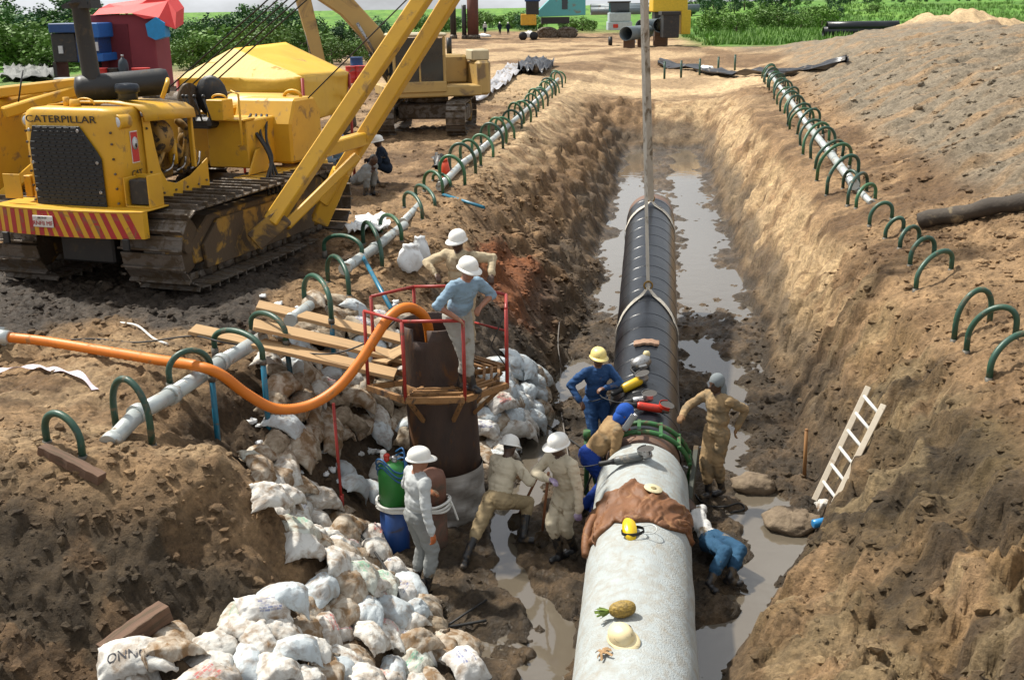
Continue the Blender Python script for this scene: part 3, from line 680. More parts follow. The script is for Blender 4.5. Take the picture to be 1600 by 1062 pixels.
# curved rusty plate
b=MB(); P,n_,ax_=on_pipe(1010,537); th0=math.atan2((P-paxis(P.y)).x,(P-paxis(P.y)).z)
for k in range(12):
    pass
V=[];F_=[]
for i in range(13):
    a=th0-.36+.72*i/12
    for yy_ in (-.07,.07):
        for h_ in (.004,.045):
            c=paxis(P.y+yy_+.012*math.sin(i*1.7)); V.append(c+Vector((math.sin(a),-.14*0,math.cos(a)))*(RB+.012+h_))
for i in range(12):
    o=4*i; F_+= [(o,o+4,o+6,o+2),(o+1,o+3,o+7,o+5),(o,o+1,o+5,o+4),(o+2,o+6,o+7,o+3)]
F_+= [(0,2,3,1),(48,49,51,50)]
b.add(V,F_); tag(b.build('backing_plate',mat('rusty_plate',(.24,.12,.07),.8,col2=(.36,.25,.17),scale=14,bump=.5),bevel=.004),'small curved rusty backing plate lying across the black pipe','plate')

# ---- brown leather jacket thrown over the concrete
top=[(917,822),(930,797),(955,776),(990,753),(1014,760),(1036,775),(1060,790),(1078,800)]
bot=[(930,853),(941,838),(958,816),(990,815),(1012,818),(1035,824),(1058,830),(1079,836)]
NI,NJ=96,30; V=[];F_=[]
def lerp_pl(pl_,t):
    k=min(int(t*(len(pl_)-1)),len(pl_)-2); f=t*(len(pl_)-1)-k; return (pl_[k][0]*(1-f)+pl_[k+1][0]*f,pl_[k][1]*(1-f)+pl_[k+1][1]*f)
for i in range(NI+1):
    t=i/NI; a=lerp_pl(top,t); c=lerp_pl(bot,t)
    for j in range(NJ+1):
        s_=j/NJ; px=a[0]*(1-s_)+c[0]*s_+2.5*math.sin(9*s_+t*20); py=a[1]*(1-s_)+c[1]*s_+2.0*math.sin(13*t+3*s_)
        P,n_,ax_=on_pipe(min(max(px,930),1071),py)
        h_=.018+.045*abs(float(noise2(t*7+s_*2.2,s_*2.4-t*3,5)))+.034*abs(float(noise2(t*24+7*s_,s_*6-t*5,8)))+.05*math.exp(-((s_-.25)/.12)**2)*(.5+.5*math.sin(t*6))
        if j in(0,NJ) or i in(0,NI): h_=.008
        q=P+n_*h_
        if px<930: q=q+Vector((-(930-px)*.0075,0,-(930-px)*.012))
        if px>1071: q=q+Vector(((px-1071)*.0075,0,-(px-1071)*.02))
        V.append(q)
for i in range(NI):
    for j in range(NJ): F_.append((i*(NJ+1)+j,i*(NJ+1)+j+1,(i+1)*(NJ+1)+j+1,(i+1)*(NJ+1)+j))
M_leather=mat('brown_leather',(.21,.085,.028),.62,col2=(.10,.04,.015),scale=5,bump=.35,bump_scale=30,dirt=(.30,.16,.07),dirt_amt=.25,dirt_scale=6)
b=MB(); b.add(V,F_,0,True); jk=b.build('leather_jacket',M_leather); tag(jk,'crumpled brown leather jacket thrown over the concrete pipe','jacket')
so=jk.modifiers.new('thick','SOLIDIFY'); so.thickness=.008
b=MB(); m_=frame_on(928,838,0,.03); p0=m_.translation; b.tube(spline([p0+Vector((.05,.25,.10)),p0+Vector((-.02,.08,.06)),p0+Vector((-.06,-.06,-.02)),p0+Vector((-.08,-.22,-.14))],6),[.05]*8+[.055]*8+[.05,.045,.045],10)
b.build('sleeve',M_leather,jk,world=True)
# ---- cutting disc, visor, pineapple, hard hat, peel
m_=frame_on(1018,774,0,.085); d_=placed('cutting_disc','cream abrasive disc with a round hub on the leather jacket','disc',m_)
MB().lathe([(.012,0),(.105,0),(.108,.006),(.105,.012),(.012,.012)],n=32).build('abrasive',mat('cream_abrasive',(.62,.55,.34),.8,bump=.3,bump_scale=80),d_)
MB().lathe([(.012,.012),(.035,.012),(.035,.016),(.012,.016)],n=20).build('hub',mat('paper_label',(.25,.2,.08),.7),d_)
def dome(b,rx,ry,rz,ridges=True,nu=28,nv=9,m=0,thick=True):
    V=[];F_=[]
    for i in range(nv+1):
        t=math.pi/2*i/nv
        for j in range(nu):
            a=2*math.pi*j/nu; k=1.0
            if ridges: k+=.035*math.exp(-((math.cos(a))/.16)**2)*math.cos(t)**.3 if i>0 else .035
            q=(math.sin(t)**.85*math.cos(a)*rx,math.sin(t)**.85*math.sin(a)*ry,math.cos(t)**.8*rz*k if t<math.pi/2 else 0.0)
            V.append(q)
    for i in range(nv):
        for j in range(nu): F_.append((i*nu+j,(i+1)*nu+j,(i+1)*nu+(j+1)%nu,i*nu+(j+1)%nu))
    b.add(V,F_,m,True)
def hat_mesh(name,m):
    """hard hat: dome with crown ridge, rim all round, peak towards -y"""
    b=MB(); dome(b,.112,.138,.125); nu=28; V=[];F_=[]
    for k,(o_,z_) in enumerate(((0.0,.004),(1.0,-.006),(1.0,-.014),(-.06,-.010))):
        for j in range(nu):
            a=2*math.pi*j/nu; ca,sa=math.cos(a),math.sin(a); ext=.016+.055*max(0,-sa)**2.0
            V.append((ca*(.112+ext*o_*.9),sa*(.138+ext*o_),z_-.012*max(0,-sa)**2*(o_>0)))
    for k in range(3):
        for j in range(nu): F_.append((k*nu+j,k*nu+(j+1)%nu,(k+1)*nu+(j+1)%nu,(k+1)*nu+j))
    b.add(V,F_,0,True); me=b.mesh(name,m); return me
M_hatw=mat('white_hat_plastic',(.80,.79,.75),.35,col2=(.70,.69,.64),dirt=(.45,.40,.32),dirt_amt=.12,dirt_scale=20)
M_hatc=mat('cream_hat_plastic',(.78,.66,.40),.38,col2=(.66,.54,.30),dirt=(.42,.34,.2),dirt_amt=.15,dirt_scale=20)
M_haty=mat('yellow_hat_plastic',(.82,.68,.26),.38,col2=(.74,.58,.2),dirt=(.4,.3,.12),dirt_amt=.15,dirt_scale=20)
M_hatb=mat('blue_hat_plastic',(.02,.09,.38),.38,dirt=(.1,.1,.1),dirt_amt=.15,dirt_scale=20)
HAT={'w':hat_mesh('hard_hat',M_hatw),'c':hat_mesh('hard_hat',M_hatc),'y':hat_mesh('hard_hat',M_haty),'b':hat_mesh('hard_hat',M_hatb)}
m_=frame_on(972,998,R(35),.02); hh=placed('hard_hat','cream hard hat with dark lettering resting on the concrete pipe','hard hat',m_)
o=bpy.data.objects.new('shell',HAT['c']); COL.objects.link(o); o.parent=hh; o.rotation_euler=(R(6),R(-4),0)
text_mesh('Lau',.062,'lettering',mat('black_print',(.02,.02,.02),.6),hh,Matrix.Translation((.098,-.018,.058))@Matrix.Rotation(R(72),4,'Z')@Matrix.Rotation(R(58),4,'X'),.004)
m_=frame_on(987,832,R(0),.02); yh=placed('face_shield','yellow face shield crown with black headband, standing on edge on the pipe','face shield',m_)
b=MB(); dome(b,.075,.17,.11,True); b.build('crown',mat('bright_yellow_plastic',(.85,.56,.01),.3),yh).rotation_euler=(R(20),R(-35),R(-6))
b=MB(); ribbon(b,arc((.02,-.06,.03),(.12,0,0),(0,.09,.0),26,0,2*math.pi),Vector((0,0,1)),.035,.005); b.build('headband',M_rub,yh)
b=MB(); b.tube(spline([(.08,.02,.03),(.22,.06,.02),(.27,-.02,.01),(.22,-.12,.01),(.08,-.10,.02)],6),.006,6); b.build('visor_rim',mat('clear_plastic_rim',(.55,.58,.56),.3),yh)
m_=frame_on(975,962,R(4),.075); pn=placed('pineapple','small ripe pineapple lying behind the cream hard hat','pineapple',m_)
b=MB(); nu,nv=22,16; V=[];F_=[]
for i in range(nv+1):
    t=math.pi*i/nv
    for j in range(nu):
        a=2*math.pi*j/nu; k=1+.085*abs(math.sin(a*5.5+i*1.0))*abs(math.sin(i*math.pi/2*1.0+.9))*math.sin(t)
        V.append((-math.cos(t)*.125,math.sin(t)**.8*math.cos(a)*.076*k,math.sin(t)**.8*math.sin(a)*.076*k))
for i in range(nv):
    for j in range(nu): F_.append((i*nu+j,(i+1)*nu+j,(i+1)*nu+(j+1)%nu,i*nu+(j+1)%nu))
b.add(V,F_,0,False); b.build('fruit',mat('pineapple_skin',(.45,.29,.05),.6,col2=(.06,.045,.015),scale=42,amt=.55,bump=.5,bump_scale=60),pn)
for k in range(11):
    a=k*2.4; rr=.012+.02*(k/11); L=.15-.006*k; b=MB()
    p=[Vector((-.11,0,0)),Vector((-.11-L*.5,math.cos(a)*rr*1.3,math.sin(a)*rr*1.3)),Vector((-.11-L,math.cos(a)*rr*2.2,math.sin(a)*rr*2.2))]
    ribbon(b,p,Vector((0,-math.sin(a),math.cos(a))),.022,.004); b.build('leaf',mat('pineapple_leaf',(.16,.24,.03),.5),pn)
m_=frame_on(946,1024,0,.012); pe=placed('fruit_peel','dried curled brown peel lying on the concrete pipe','peel',m_)
for k in range(6):
    a=k*1.05+.3; L=.07+.02*(k%3); b=MB(); ribbon(b,[(0,0,.02),(math.cos(a)*L*.5,math.sin(a)*L*.5,.045-.01*(k%2)),(math.cos(a)*L,math.sin(a)*L,.01)],Vector((-math.sin(a),math.cos(a),.2)),.04-.004*k,.004)
    b.build('peel_strip',mat('dry_peel',(.42,.28,.14),.8,col2=(.2,.1,.04),scale=25),pe)
# ================================================================== THE BIG YELLOW PIPELAYER TRACTOR
M_cat=mat('tractor_yellow',(.64,.36,.018),.45,col2=(.52,.28,.022),scale=2.5,dirt=(.30,.18,.06),dirt_amt=.22,dirt_scale=4.0,bump=.08,bump_scale=25)
M_catd=mat('muddy_yellow',(.42,.235,.03),.65,col2=(.28,.16,.035),scale=4,dirt=(.095,.065,.038),dirt_amt=.72,dirt_scale=2.6,bump=.6,bump_scale=22)
M_mudsteel=mat('muddy_track_steel',(.115,.095,.078),.5,metal=.45,col2=(.17,.145,.12),scale=7,dirt=(.10,.072,.045),dirt_amt=.55,dirt_scale=4.5,bump=.7,bump_scale=30,rnd=.18)
M_black=mat('black_paint',(.012,.013,.015),.5,col2=(.02,.02,.02),dirt=(.07,.055,.04),dirt_amt=.25,dirt_scale=6,bump=.1)
M_engine=mat('engine_yellow',(.36,.21,.035),.55,col2=(.22,.12,.03),scale=9,dirt=(.04,.03,.02),dirt_amt=.4,dirt_scale=7)
M_glass=mat('dark_glass',(.02,.03,.035),.06,spec=.8)
M_lamp=mat('lamp_glass',(.62,.66,.70),.12,spec=.8)
M_cable=mat('wire_rope',(.05,.048,.045),.55,metal=.5)
M_stripe=mat('red_stripe_paint',(.42,.025,.03),.5,dirt=(.2,.12,.06),dirt_amt=.3,dirt_scale=5)
TRZ=R(-19); TRO=Vector((-5.62,18.62,-.03))
tr=thing('pipelayer_tractor','big yellow crawler pipelayer with striped bumper and raised side boom','tractor',TRO,TRZ)
tr.scale=(1.08,1.08,1.08); TM=parent_matrix(tr); TI=TM.inverted()
# ---- tracks
GA=1.20; SW=.98; R0=.53
def track_path(n):
    """points, tangents round the chain (y,z), front idler to rear sprocket"""
    yf,yr,zf,zr=-1.95,1.95,.60,.62
    segs=[]; Lt=yr-yf; per=2*Lt+2*math.pi*R0; out=[]
    for i in range(n):
        s_=per*i/n
        if s_<Lt: out.append((yf+s_,zf+R0+.02*math.sin(math.pi*s_/Lt),0.0))
        elif s_<Lt+math.pi*R0:
            a=(s_-Lt)/R0; out.append((yr+R0*math.sin(a),zr+R0*math.cos(a),-a))
        elif s_<2*Lt+math.pi*R0: out.append((yr-(s_-Lt-math.pi*R0),zf-R0,math.pi))
        else:
            a=(s_-2*Lt-math.pi*R0)/R0; out.append((yf-R0*math.sin(a),zf-R0*math.cos(a),math.pi-a))
    return out
b=MB(); b.box((0,0,.012),(SW,.205,.024)); b.box((0,-.085,.05),(SW,.03,.075)); b.box((0,.08,.016),(SW,.05,.03))
shoe=b.mesh('track_shoe',M_mudsteel,.004)
b=MB(); 
for sx in (-.11,.11): b.box((sx,0,-.06),(.05,.19,.10))
b.cyl((-.15,.09,-.06),(.15,.09,-.06),.035,n=10); link=b.mesh('track_link',M_mudsteel,.006)
for sx in (-1,1):
    trk=bpy.data.objects.new('track',None); COL.objects.link(trk); trk.parent=tr; trk.location=(sx*GA,0,0)
    for (y,z,a) in track_path(48):
        for me_,nm in ((shoe,'track_shoe'),(link,'track_link')):
            o=bpy.data.objects.new(nm,me_); COL.objects.link(o); o.parent=trk; o.location=(0,y,z); o.rotation_euler=(a,0,0)
    for (y,nm,teeth) in ((-1.95,'idler_wheel',0),(1.95,'sprocket',1)):
        b=MB(); b.lathe([(.10,-.16),(.38,-.13),(.43,-.10),(.43,.10),(.38,.13),(.10,.16)],(0,y,.60),(1,0,0),26); b.cyl((-.22,y,.6),(.22,y,.6),.10,n=14)
        if teeth:
            for k in range(13):
                a=2*math.pi*k/13; b.box((0,y+math.cos(a)*.45,.6+math.sin(a)*.45),(.09,.10,.10),Matrix.Rotation(a,3,'X'))
        b.build(nm,M_catd,trk)
    b=MB(); prof=[(-1.75,.30),(1.75,.30),(1.85,.55),(1.5,.93),(-1.35,.93),(-1.85,.60)]
    b.prism([(0,y,z) for y,z in prof],(-.16,0,0),(.16,0,0)); b.build('track_frame',M_catd,trk,bevel=.02)
    b=MB(); b.prism([(0,y,z) for y,z in [(-1.55,.20),(1.6,.20),(1.65,.62),(1.25,.86),(-1.2,.86),(-1.6,.55)]],(sx*.17,0,0),(sx*.23,0,0)); b.build('roller_guard',M_catd,trk,bevel=.012)
    for k in range(7):
        b=MB(); y=-1.4+.47*k; b.lathe([(.05,-.2),(.13,-.18),(.15,-.12),(.15,.12),(.13,.18),(.05,.2)],(0,y,.21),(1,0,0),16); b.build('track_roller',M_mudsteel,trk)
# ---- belly, bumper
MB().box((0,.1,.78),(1.25,3.6,.5)).build('belly_pan',M_black,tr,bevel=.03)
MB().box((0,-2.2,.62),(.9,.25,.5)).build('front_crossmember',M_black,tr,bevel=.03)
def bump_y(x): return -2.78+.09*(x/1.15)**2+.10*max(0,abs(x)-.85)
BX=[-1.24+2.48*i/24 for i in range(25)]
bp_=MB(); V=[];F_=[]
for x in BX:
    y=bump_y(x); V+= [(x,y,.83),(x,y,1.18),(x,y+.10,1.18),(x,y+.10,.83)]
for i in range(24):
    for j in range(4): F_.append((4*i+j,4*i+(j+1)%4,4*i+4+(j+1)%4,4*i+4+j))
F_+= [(3,2,1,0),(96,97,98,99)]
bp_.add(V,F_); bump=bp_.build('front_bumper',M_cat,tr)
MB().prism([(x,bump_y(x),0) for x in BX]+[(1.24,-2.05,0),(-1.24,-2.05,0)],(0,0,1.181),(0,0,1.20)).build('bumper_deck',M_cat,tr,bevel=.004)
# diagonal warning stripes: thin painted plates on the bumper face, fanning out from the middle
for k in range(15):
    xb=-1.2+k*.165; lean=.17*(1 if xb>-.35 else 0)*min(1,(xb+.45)/.4 if xb>-.45 else 0)
    V=[];F_=[]
    for i in range(9):
        z=.833+.344*i/8; xo=xb-lean*(z-.83)/.42+.0
        for dx in (0,.082):
            x=min(max(xo+dx,-1.235),1.235); V.append((x,bump_y(x)-.004,z)); V.append((x,bump_y(x)+.01,z))
    for i in range(8):
        o=4*i; F_+= [(o,o+2,o+6,o+4),(o,o+4,o+5,o+1),(o+2,o+3,o+7,o+6)]
    b=MB(); b.add(V,F_); b.build('warning_stripe',M_stripe,bump)
b=MB(); b.box((-.27,-2.80,1.03),(.34,.012,.16)); pt=b.build('number_plate',mat('plate_white',(.72,.70,.66),.5,dirt=(.3,.2,.15),dirt_amt=.2),tr,bevel=.006)
text_mesh('RNFII MF',.085,'plate_lettering',M_stripe,pt,Matrix.Translation((-.27,-2.809,1.005))@Matrix.Rotation(R(90),4,'X'),.002)
text_mesh('DELTA ST',.035,'plate_lettering',M_black,pt,Matrix.Translation((-.27,-2.809,1.08))@Matrix.Rotation(R(90),4,'X'),.002)
# ---- radiator guard with rounded corners, grille
HW=.80; ZT=2.50
def guard_outline(off=0.0,rad=.24,yf=-2.42,yb=-1.62,n=8):
    pts=[(-HW-off,yb)]; 
    for i in range(n+1):
        a=math.pi+ (math.pi/2)*i/n; pts.append((-HW+rad+(rad+off)*math.cos(a),yf+rad+(rad+off)*math.sin(a)))
    for i in range(n+1):
        a=1.5*math.pi+(math.pi/2)*i/n; pts.append((HW-rad+(rad+off)*math.cos(a),yf+rad+(rad+off)*math.sin(a)))
    pts.append((HW+off,yb)); return pts
ol=guard_outline(); V=[];F_=[]; lev=[(1.15,1.0,.0),(1.8,1.0,0),(2.2,.995,.0),(2.38,.985,.01),(2.46,.95,.03),(2.50,.88,.08)]
for (z,sc,dy) in lev:
    for (x,y) in ol: V.append((x*sc,y+dy*1.2,z+.03*(1-(x/HW)**2)*(z>2.3)))
n_=len(ol)
for i in range(len(lev)-1):
    for j in range(n_-1): F_.append((i*n_+j,i*n_+j+1,(i+1)*n_+j+1,(i+1)*n_+j))
F_.append(tuple((len(lev)-1)*n_+j for j in range(n_)))
b=MB(); b.add(V,F_,0,True); rg=b.build('radiator_guard',M_cat,tr)
so=rg.modifiers.new('t','SOLIDIFY'); so.thickness=.02; so.offset=-1
# grille: chamfered dark screen with rows of slots
gp=[(-.60,1.20),(.56,1.20),(.56,1.85),(.50,1.95),(.26,2.28),(-.52,2.28),(-.60,2.02)]
gm=MB(); gm.prism([(x-.03,-2.435,z) for x,z in gp],(0,0,0),(0,-.02,0)); gr=gm.build('grille',mat('grille_black',(.010,.013,.016),.5),tr,bevel=.006)
sb=MB(); sb.box((0,0,0),(.092,.016,.017)); slat=sb.mesh('grille_slat',mat('grille_bar',(.014,.018,.021),.5),.003)
def in_poly(x,z,P):
    c=False; j=len(P)-1
    for i in range(len(P)):
        if (P[i][1]>z)!=(P[j][1]>z) and x<(P[j][0]-P[i][0])*(z-P[i][1])/(P[j][1]-P[i][1])+P[i][0]: c=not c
        j=i
    return c
cnt=0
for r_ in range(22):
    z=1.245+r_*.048
    for c_ in range(10):
        x=-.56+c_*.118+(.03 if r_%2 else 0)
        if in_poly(x-.05,z,gp) and in_poly(x+.05,z,gp) and cnt<290:
            o=bpy.data.objects.new('grille_slat',slat); COL.objects.link(o); o.parent=gr; o.location=(x-.03,-2.462,z); cnt+=1
for (x,z) in ((-.57,1.4),(-.57,1.78),(-.57,2.22),(.5,1.4),(.5,1.8),(.24,2.22)):
    b=MB(); b.cyl((x-.03,-2.45,z),(x-.03,-2.475,z),.026,.022,10); b.build('grille_bolt',M_alu,gr)
text_mesh('CATERPILLAR',.135,'maker_lettering',M_black,rg,Matrix.Translation((-.08,-2.432,2.365))@Matrix.Rotation(R(90),4,'X'),.004,sx=1.42)
for sx in (-1,1):
    hl=bpy.data.objects.new('headlight',None); COL.objects.link(hl); hl.parent=tr; hl.location=(sx*.74+.0,-2.30,2.33)
    MB().lathe([(.05,.22),(.10,.18),(.105,.0),(.095,-.02)],axis=(sx*.12,1,0),n=20).build('lamp_shell',M_cat,hl)
    MB().lathe([(.088,-.012),(.06,-.03),(.01,-.036)],axis=(sx*.12,1,0),n=20).build('lens',M_lamp,hl)
# decal with red field and white roundel on the guard's side
dc=MB(); dc.box((HW+.008,-1.93,1.98),(.010,.19,.40)); dec=dc.build('decal',mat('decal_red',(.55,.03,.03),.5),tr)
MB().box((HW+.003,-1.93,1.98),(.006,.22,.43)).build('decal_border',mat('decal_white',(.75,.73,.70),.5),tr)
b=MB(); b.lathe([(.001,0),(.082,0),(.088,.004),(.001,.005)],(HW+.0135,-1.93,2.03),(1,0,0),24); b.build('roundel',mat('decal_silver',(.62,.64,.66),.4),dec)
b=MB(); b.lathe([(.001,0),(.028,0),(.03,.004),(.001,.005)],(HW+.0185,-1.91,2.00),(1,0,0),14); b.build('roundel_mark',M_black,dec)
b=MB(); b.box((HW+.008,-1.62,1.82),(.012,.02,.02)); 
text_mesh('CAT',.13,'lettering',M_black,tr,Matrix.Translation((HW+.012,-1.95,1.62))@Matrix.Rotation(R(90),4,'Z')@Matrix.Rotation(R(90),4,'X'),.003,sx=1.25)
# brackets on the bumper deck: open battery box on one side, plate on the other
bb=bpy.data.objects.new('battery_box',None); COL.objects.link(bb); bb.parent=tr; bb.location=(1.0,-2.25,1.20)
for (c,s_) in (((0,.14,.21),(.40,.03,.42)),((-.19,0,.20),(.02,.30,.40)),((.19,0,.22),(.025,.30,.44)),((0,0,.012),(.40,.30,.02))):
    MB().box(c,s_).build('panel',M_cat,bb,bevel=.004)
MB().box((0,.02,.20),(.32,.22,.34)).build('battery',M_black,bb,bevel=.015)
MB().box((-.98,-2.5,1.44),(.30,.02,.34)).build('step_plate',M_cat,tr,bevel=.004)
MB().box((-.86,-2.3,1.42),(.12,.10,.30)).build('bracket',M_cat,tr,bevel=.01)
# ---- hood and engine
b=MB(); V=[];F_=[]; prof=[(-.86,2.30),(-.84,2.42),(-.72,2.49),(-.3,2.535),(.3,2.535),(.72,2.49),(.84,2.42),(.86,2.30)]
for y in (-1.66,-.8,.02):
    for (x,z) in prof: V.append((x,y,z-.05*(y+1.66)/1.7))
for i in range(2):
    for j in range(7): F_.append((i*8+j,i*8+j+1,(i+1)*8+j+1,(i+1)*8+j))
b.add(V,F_,0,True); hd=b.build('hood',M_cat,tr); so=hd.modifiers.new('t','SOLIDIFY'); so.thickness=.025; so.offset=1
# side panel with the big engine opening (curved front edge)
op=[(-1.63,1.15),(.42,1.15),(.42,1.62),(-.25,1.42),(-.75,1.36),(-1.05,1.42),(-1.22,1.6),(-1.33,1.95),(-1.42,2.36),(-1.63,2.36)]
for sx in (-1,1):
    b=MB(); b.prism([(sx*.80,y,z) for y,z in op],(0,0,0),(sx*.02,0,0)); b.build('side_panel',M_cat,tr,bevel=.004)
MB().box((0,-.6,1.72),(.70,1.5,.75)).build('engine_block',M_engine,tr,bevel=.05)
b=MB(); b.box((.02,-.65,2.2),(.55,1.4,.2)); b.build('cylinder_head',M_engine,tr,bevel=.03)
MB().lathe([(.05,-.02),(.23,0),(.25,.05),(.25,.34),(.2,.38),(.06,.40)],(.52,-.98,2.02),(.2,1,0),22).build('air_housing',M_engine,tr)
MB().cyl((.60,-.35,1.6),(.60,-.35,1.95),.075,n=16).build('oil_filter',M_cat,tr)
MB().tube(spline([(.62,-1.15,1.55),(.66,-.9,1.72),(.62,-.55,2.0),(.55,-.35,2.15)]),.045,10).build('coolant_pipe',M_engine,tr)
MB().tube(spline([(.5,.1,2.2),(.68,.05,2.05),(.66,.0,1.75),(.6,-.05,1.5)]),.06,10).build('manifold',M_engine,tr)
for k,(y,z) in enumerate(((-.15,1.75),(.05,1.62),(.2,1.9),(.33,1.7))):
    MB().ell((.56,y,z),(.12,.10,.13)).cyl((.5,y,z-.2),(.5,y,z+.18),.04,n=8).build('pump_body',M_engine,tr)
for (y,z) in ((-.62,1.52),(-.2,1.5),(.3,1.48)): MB().tube(spline([(.66,y-.2,z),(.7,y,z+.06),(.66,y+.2,z+.22)]),.016,6).build('fuel_line',M_alu,tr)
MB().box((.78,.0,1.95),(.07,.07,.85)).build('hood_pillar',M_cat,tr,bevel=.01)
# exhaust, silencer, pre-cleaner
ex=bpy.data.objects.new('exhaust',None); COL.objects.link(ex); ex.parent=tr; ex.location=(-.12,-1.0,2.56)
MB().lathe([(.06,-.66),(.17,-.63),(.19,-.55),(.19,.55),(.17,.63),(.06,.66)],(.10,.30,.17),(.80,.75,.06),22).build('silencer',M_black,ex)
MB().lathe([(.12,.0),(.125,.1),(.118,1.05),(.15,1.12),(.17,1.14)],(-.18,.0,.18),(-.10,.06,1),20).build('stack',M_black,ex)
b=MB(); b.prism([(-.52,.06,1.28),(-.10,.06,1.44),(-.06,.06,1.28),(-.02,.06,1.36),(.0,.06,1.24),(-.5,.06,1.24)],(0,-.11,0),(0,.11,0)); b.build('rain_flap',M_black,ex)
b=MB(); b.lathe([(.15,0),(.15,.08),(.16,.10),(.19,.11),(.19,.19),(.16,.22),(.05,.23)],(.36,-1.15,2.56),(0,0,1),22); b.build('pre_cleaner',mat('blue_black_plastic',(.012,.02,.035),.4),tr)
MB().tube(spline([(.62,-.55,2.55),(.70,-.5,2.75),(.62,-.3,2.80)]),.035,8).build('intake_elbow',M_cat,tr)
MB().cyl((-.35,-1.75,2.5),(-.35,-1.75,2.62),.05,n=12).build('filler_cap',M_cat,tr); MB().cyl((-.12,-1.9,2.5),(-.12,-1.9,2.6),.09,.07,n=14).build('radiator_cap',M_cat,tr)
# ---- operator's place, tanks, winch
MB().box((.55,1.05,1.70),(.75,1.0,.75)).build('step_box',M_cat,tr,bevel=.02)
MB().box((.62,.62,2.09),(.62,.36,.03)).build('tread_plate',M_cat,tr,bevel=.004)
b=MB(); b.prism([(0,y,z) for y,z in [(1.35,1.3),(2.4,1.3),(2.4,2.1),(2.2,2.34),(1.55,2.34),(1.35,1.95)]],(.15,0,0),(1.25,0,0)); b.build('fuel_tank',M_cat,tr,bevel=.04)
b=MB(); b.lathe([(.05,-.6),(.36,-.58),(.38,-.5),(.38,.5),(.36,.58),(.05,.6)],(.2,2.2,2.0),(1,0,0),22); b.build('hydraulic_tank',M_cat,tr)
seat=bpy.data.objects.new('seat',None); COL.objects.link(seat); seat.parent=tr; seat.location=(.15,.55,1.95)
MB().box((0,0,.10),(.55,.52,.18)).build('cushion',M_black,seat,bevel=.05); MB().ell((0,.27,.48),(.30,.12,.33)).build('backrest',M_black,seat)
MB().ell((-.35,-.05,.25),(.1,.28,.1)).build('armrest',M_black,seat)
b=MB(); b.box((.5,.5,2.25),(.30,.30,.32)); b.tube(arc((.5,.5,2.42),(.13,0,0),(0,0,.06),10),.02,6); b.build('control_console',M_cat,tr,bevel=.02)
for k,(x,y) in enumerate(((.3,.0),(.4,-.05),(.52,-.03),(.66,.0))): MB().cyl((x,y,2.1),(x-.04,y-.1,2.48),.014,n=6).ell((x-.04,y-.1,2.5),(.03,.03,.03),nu=8,nv=6).build('lever',M_black,tr)
MB().box((-.6,1.7,1.75),(1.1,1.4,.9)).build('winch_housing',M_cat,tr,bevel=.04)
MB().lathe([(.3,-.35),(.3,-.3),(.17,-.3),(.17,.3),(.3,.3),(.3,.35)],(-.45,.6,2.35),(1,0,0),20).build('cable_drum',M_mudsteel,tr)
b=MB(); b.box((1.05,1.35,1.18),(.45,2.3,.10)); b.build('fender',M_cat,tr,bevel=.01)
b=MB(); b.prism([(0,y,z) for y,z in [(.35,1.25),(.95,1.25),(.95,1.62),(.62,1.62)]],(1.0,0,0),(1.03,0,0)); b.build('fender_gusset',M_cat,tr,bevel=.004)
b=MB(); b.tube(arc((.95,2.0,2.34),(.16,0,0),(0,0,-.10),8,0,-math.pi),.03,8); b.build('lifting_horn',M_cat,tr)
# ---- counterweight frame on the far side
cw=bpy.data.objects.new('counterweight',None); COL.objects.link(cw); cw.parent=tr; cw.location=(-1.95,0,0)
b=MB(); b.prism([(0,y,z) for y,z in [(-1.75,.95),(-.2,.95),(.1,1.5),(.0,2.35),(-.5,2.62),(-1.5,2.5),(-1.9,2.1)]],(-.75,0,0),(-.1,0,0)); b.build('weight_block',M_cat,cw,bevel=.05)
for (a,c) in (((.15,-1.6,2.35),(.95,-.3,2.72)),((.15,-.3,2.35),(.95,.3,2.72)),((-.1,-1.7,1.05),(.75,-1.6,1.65)),((-.35,-1.4,2.6),(1.3,-.25,2.78))):
    b=MB(); b.beam(a,c,.22,.16); b.build('weight_arm',M_cat,cw,bevel=.02)
b=MB(); b.tube([(.35,-1.5,2.5),(.42,-1.4,2.95)],.012,6); b.build('aerial',M_black,cw)
# the engine end is short: close it up towards the radiator
KY=.70; Y0=-2.42
for o in list(tr.children):
    if o.name.split('.')[0] in ('hood','side_panel','engine_block','cylinder_head','air_housing','oil_filter','coolant_pipe','manifold','pump_body','fuel_line','hood_pillar','decal','decal_border','lettering','intake_elbow','pre_cleaner','radiator_guard','radiator_cap','filler_cap'):
        o.scale.y=KY; o.location.y=Y0*(1-KY)
    elif o.name.split('.')[0]=='exhaust': o.location.y=Y0+(o.location.y-Y0)*KY
# ---- side boom (two legs), built towards its head above the pipe
def loc(p): return TI@Vector(p)
LB=Vector((-3.87,17.44,.72)); RBb=Vector((-3.30,19.05,.75))
bmn=bpy.data.objects.new('side_boom',None); COL.objects.link(bmn); bmn.parent=tr; bmn.location=loc((LB+RBb)/2)
BMW=parent_matrix(bmn)
def wleg(a,c,w,h,m=M_cat,name='boom_leg',bev=.02,up=(0.33,-.94,.2)):
    b=MB(); b.beam(a,c,w,h,up); return b.build(name,m,bmn,bevel=bev,world=True)
sidev=(RBb-LB).normalized()
wleg(LB,TIP-sidev*.28,.25,.24,up=sidev); wleg(RBb,TIP+sidev*.28,.25,.24,up=sidev)
def onleg(a,e,t): return a.lerp(e,t)
for t in (.135,.86): wleg(onleg(LB,TIP-sidev*.28,t),onleg(RBb,TIP+sidev*.28,t),.22,.22,name='cross_brace',up=(0,0,1))
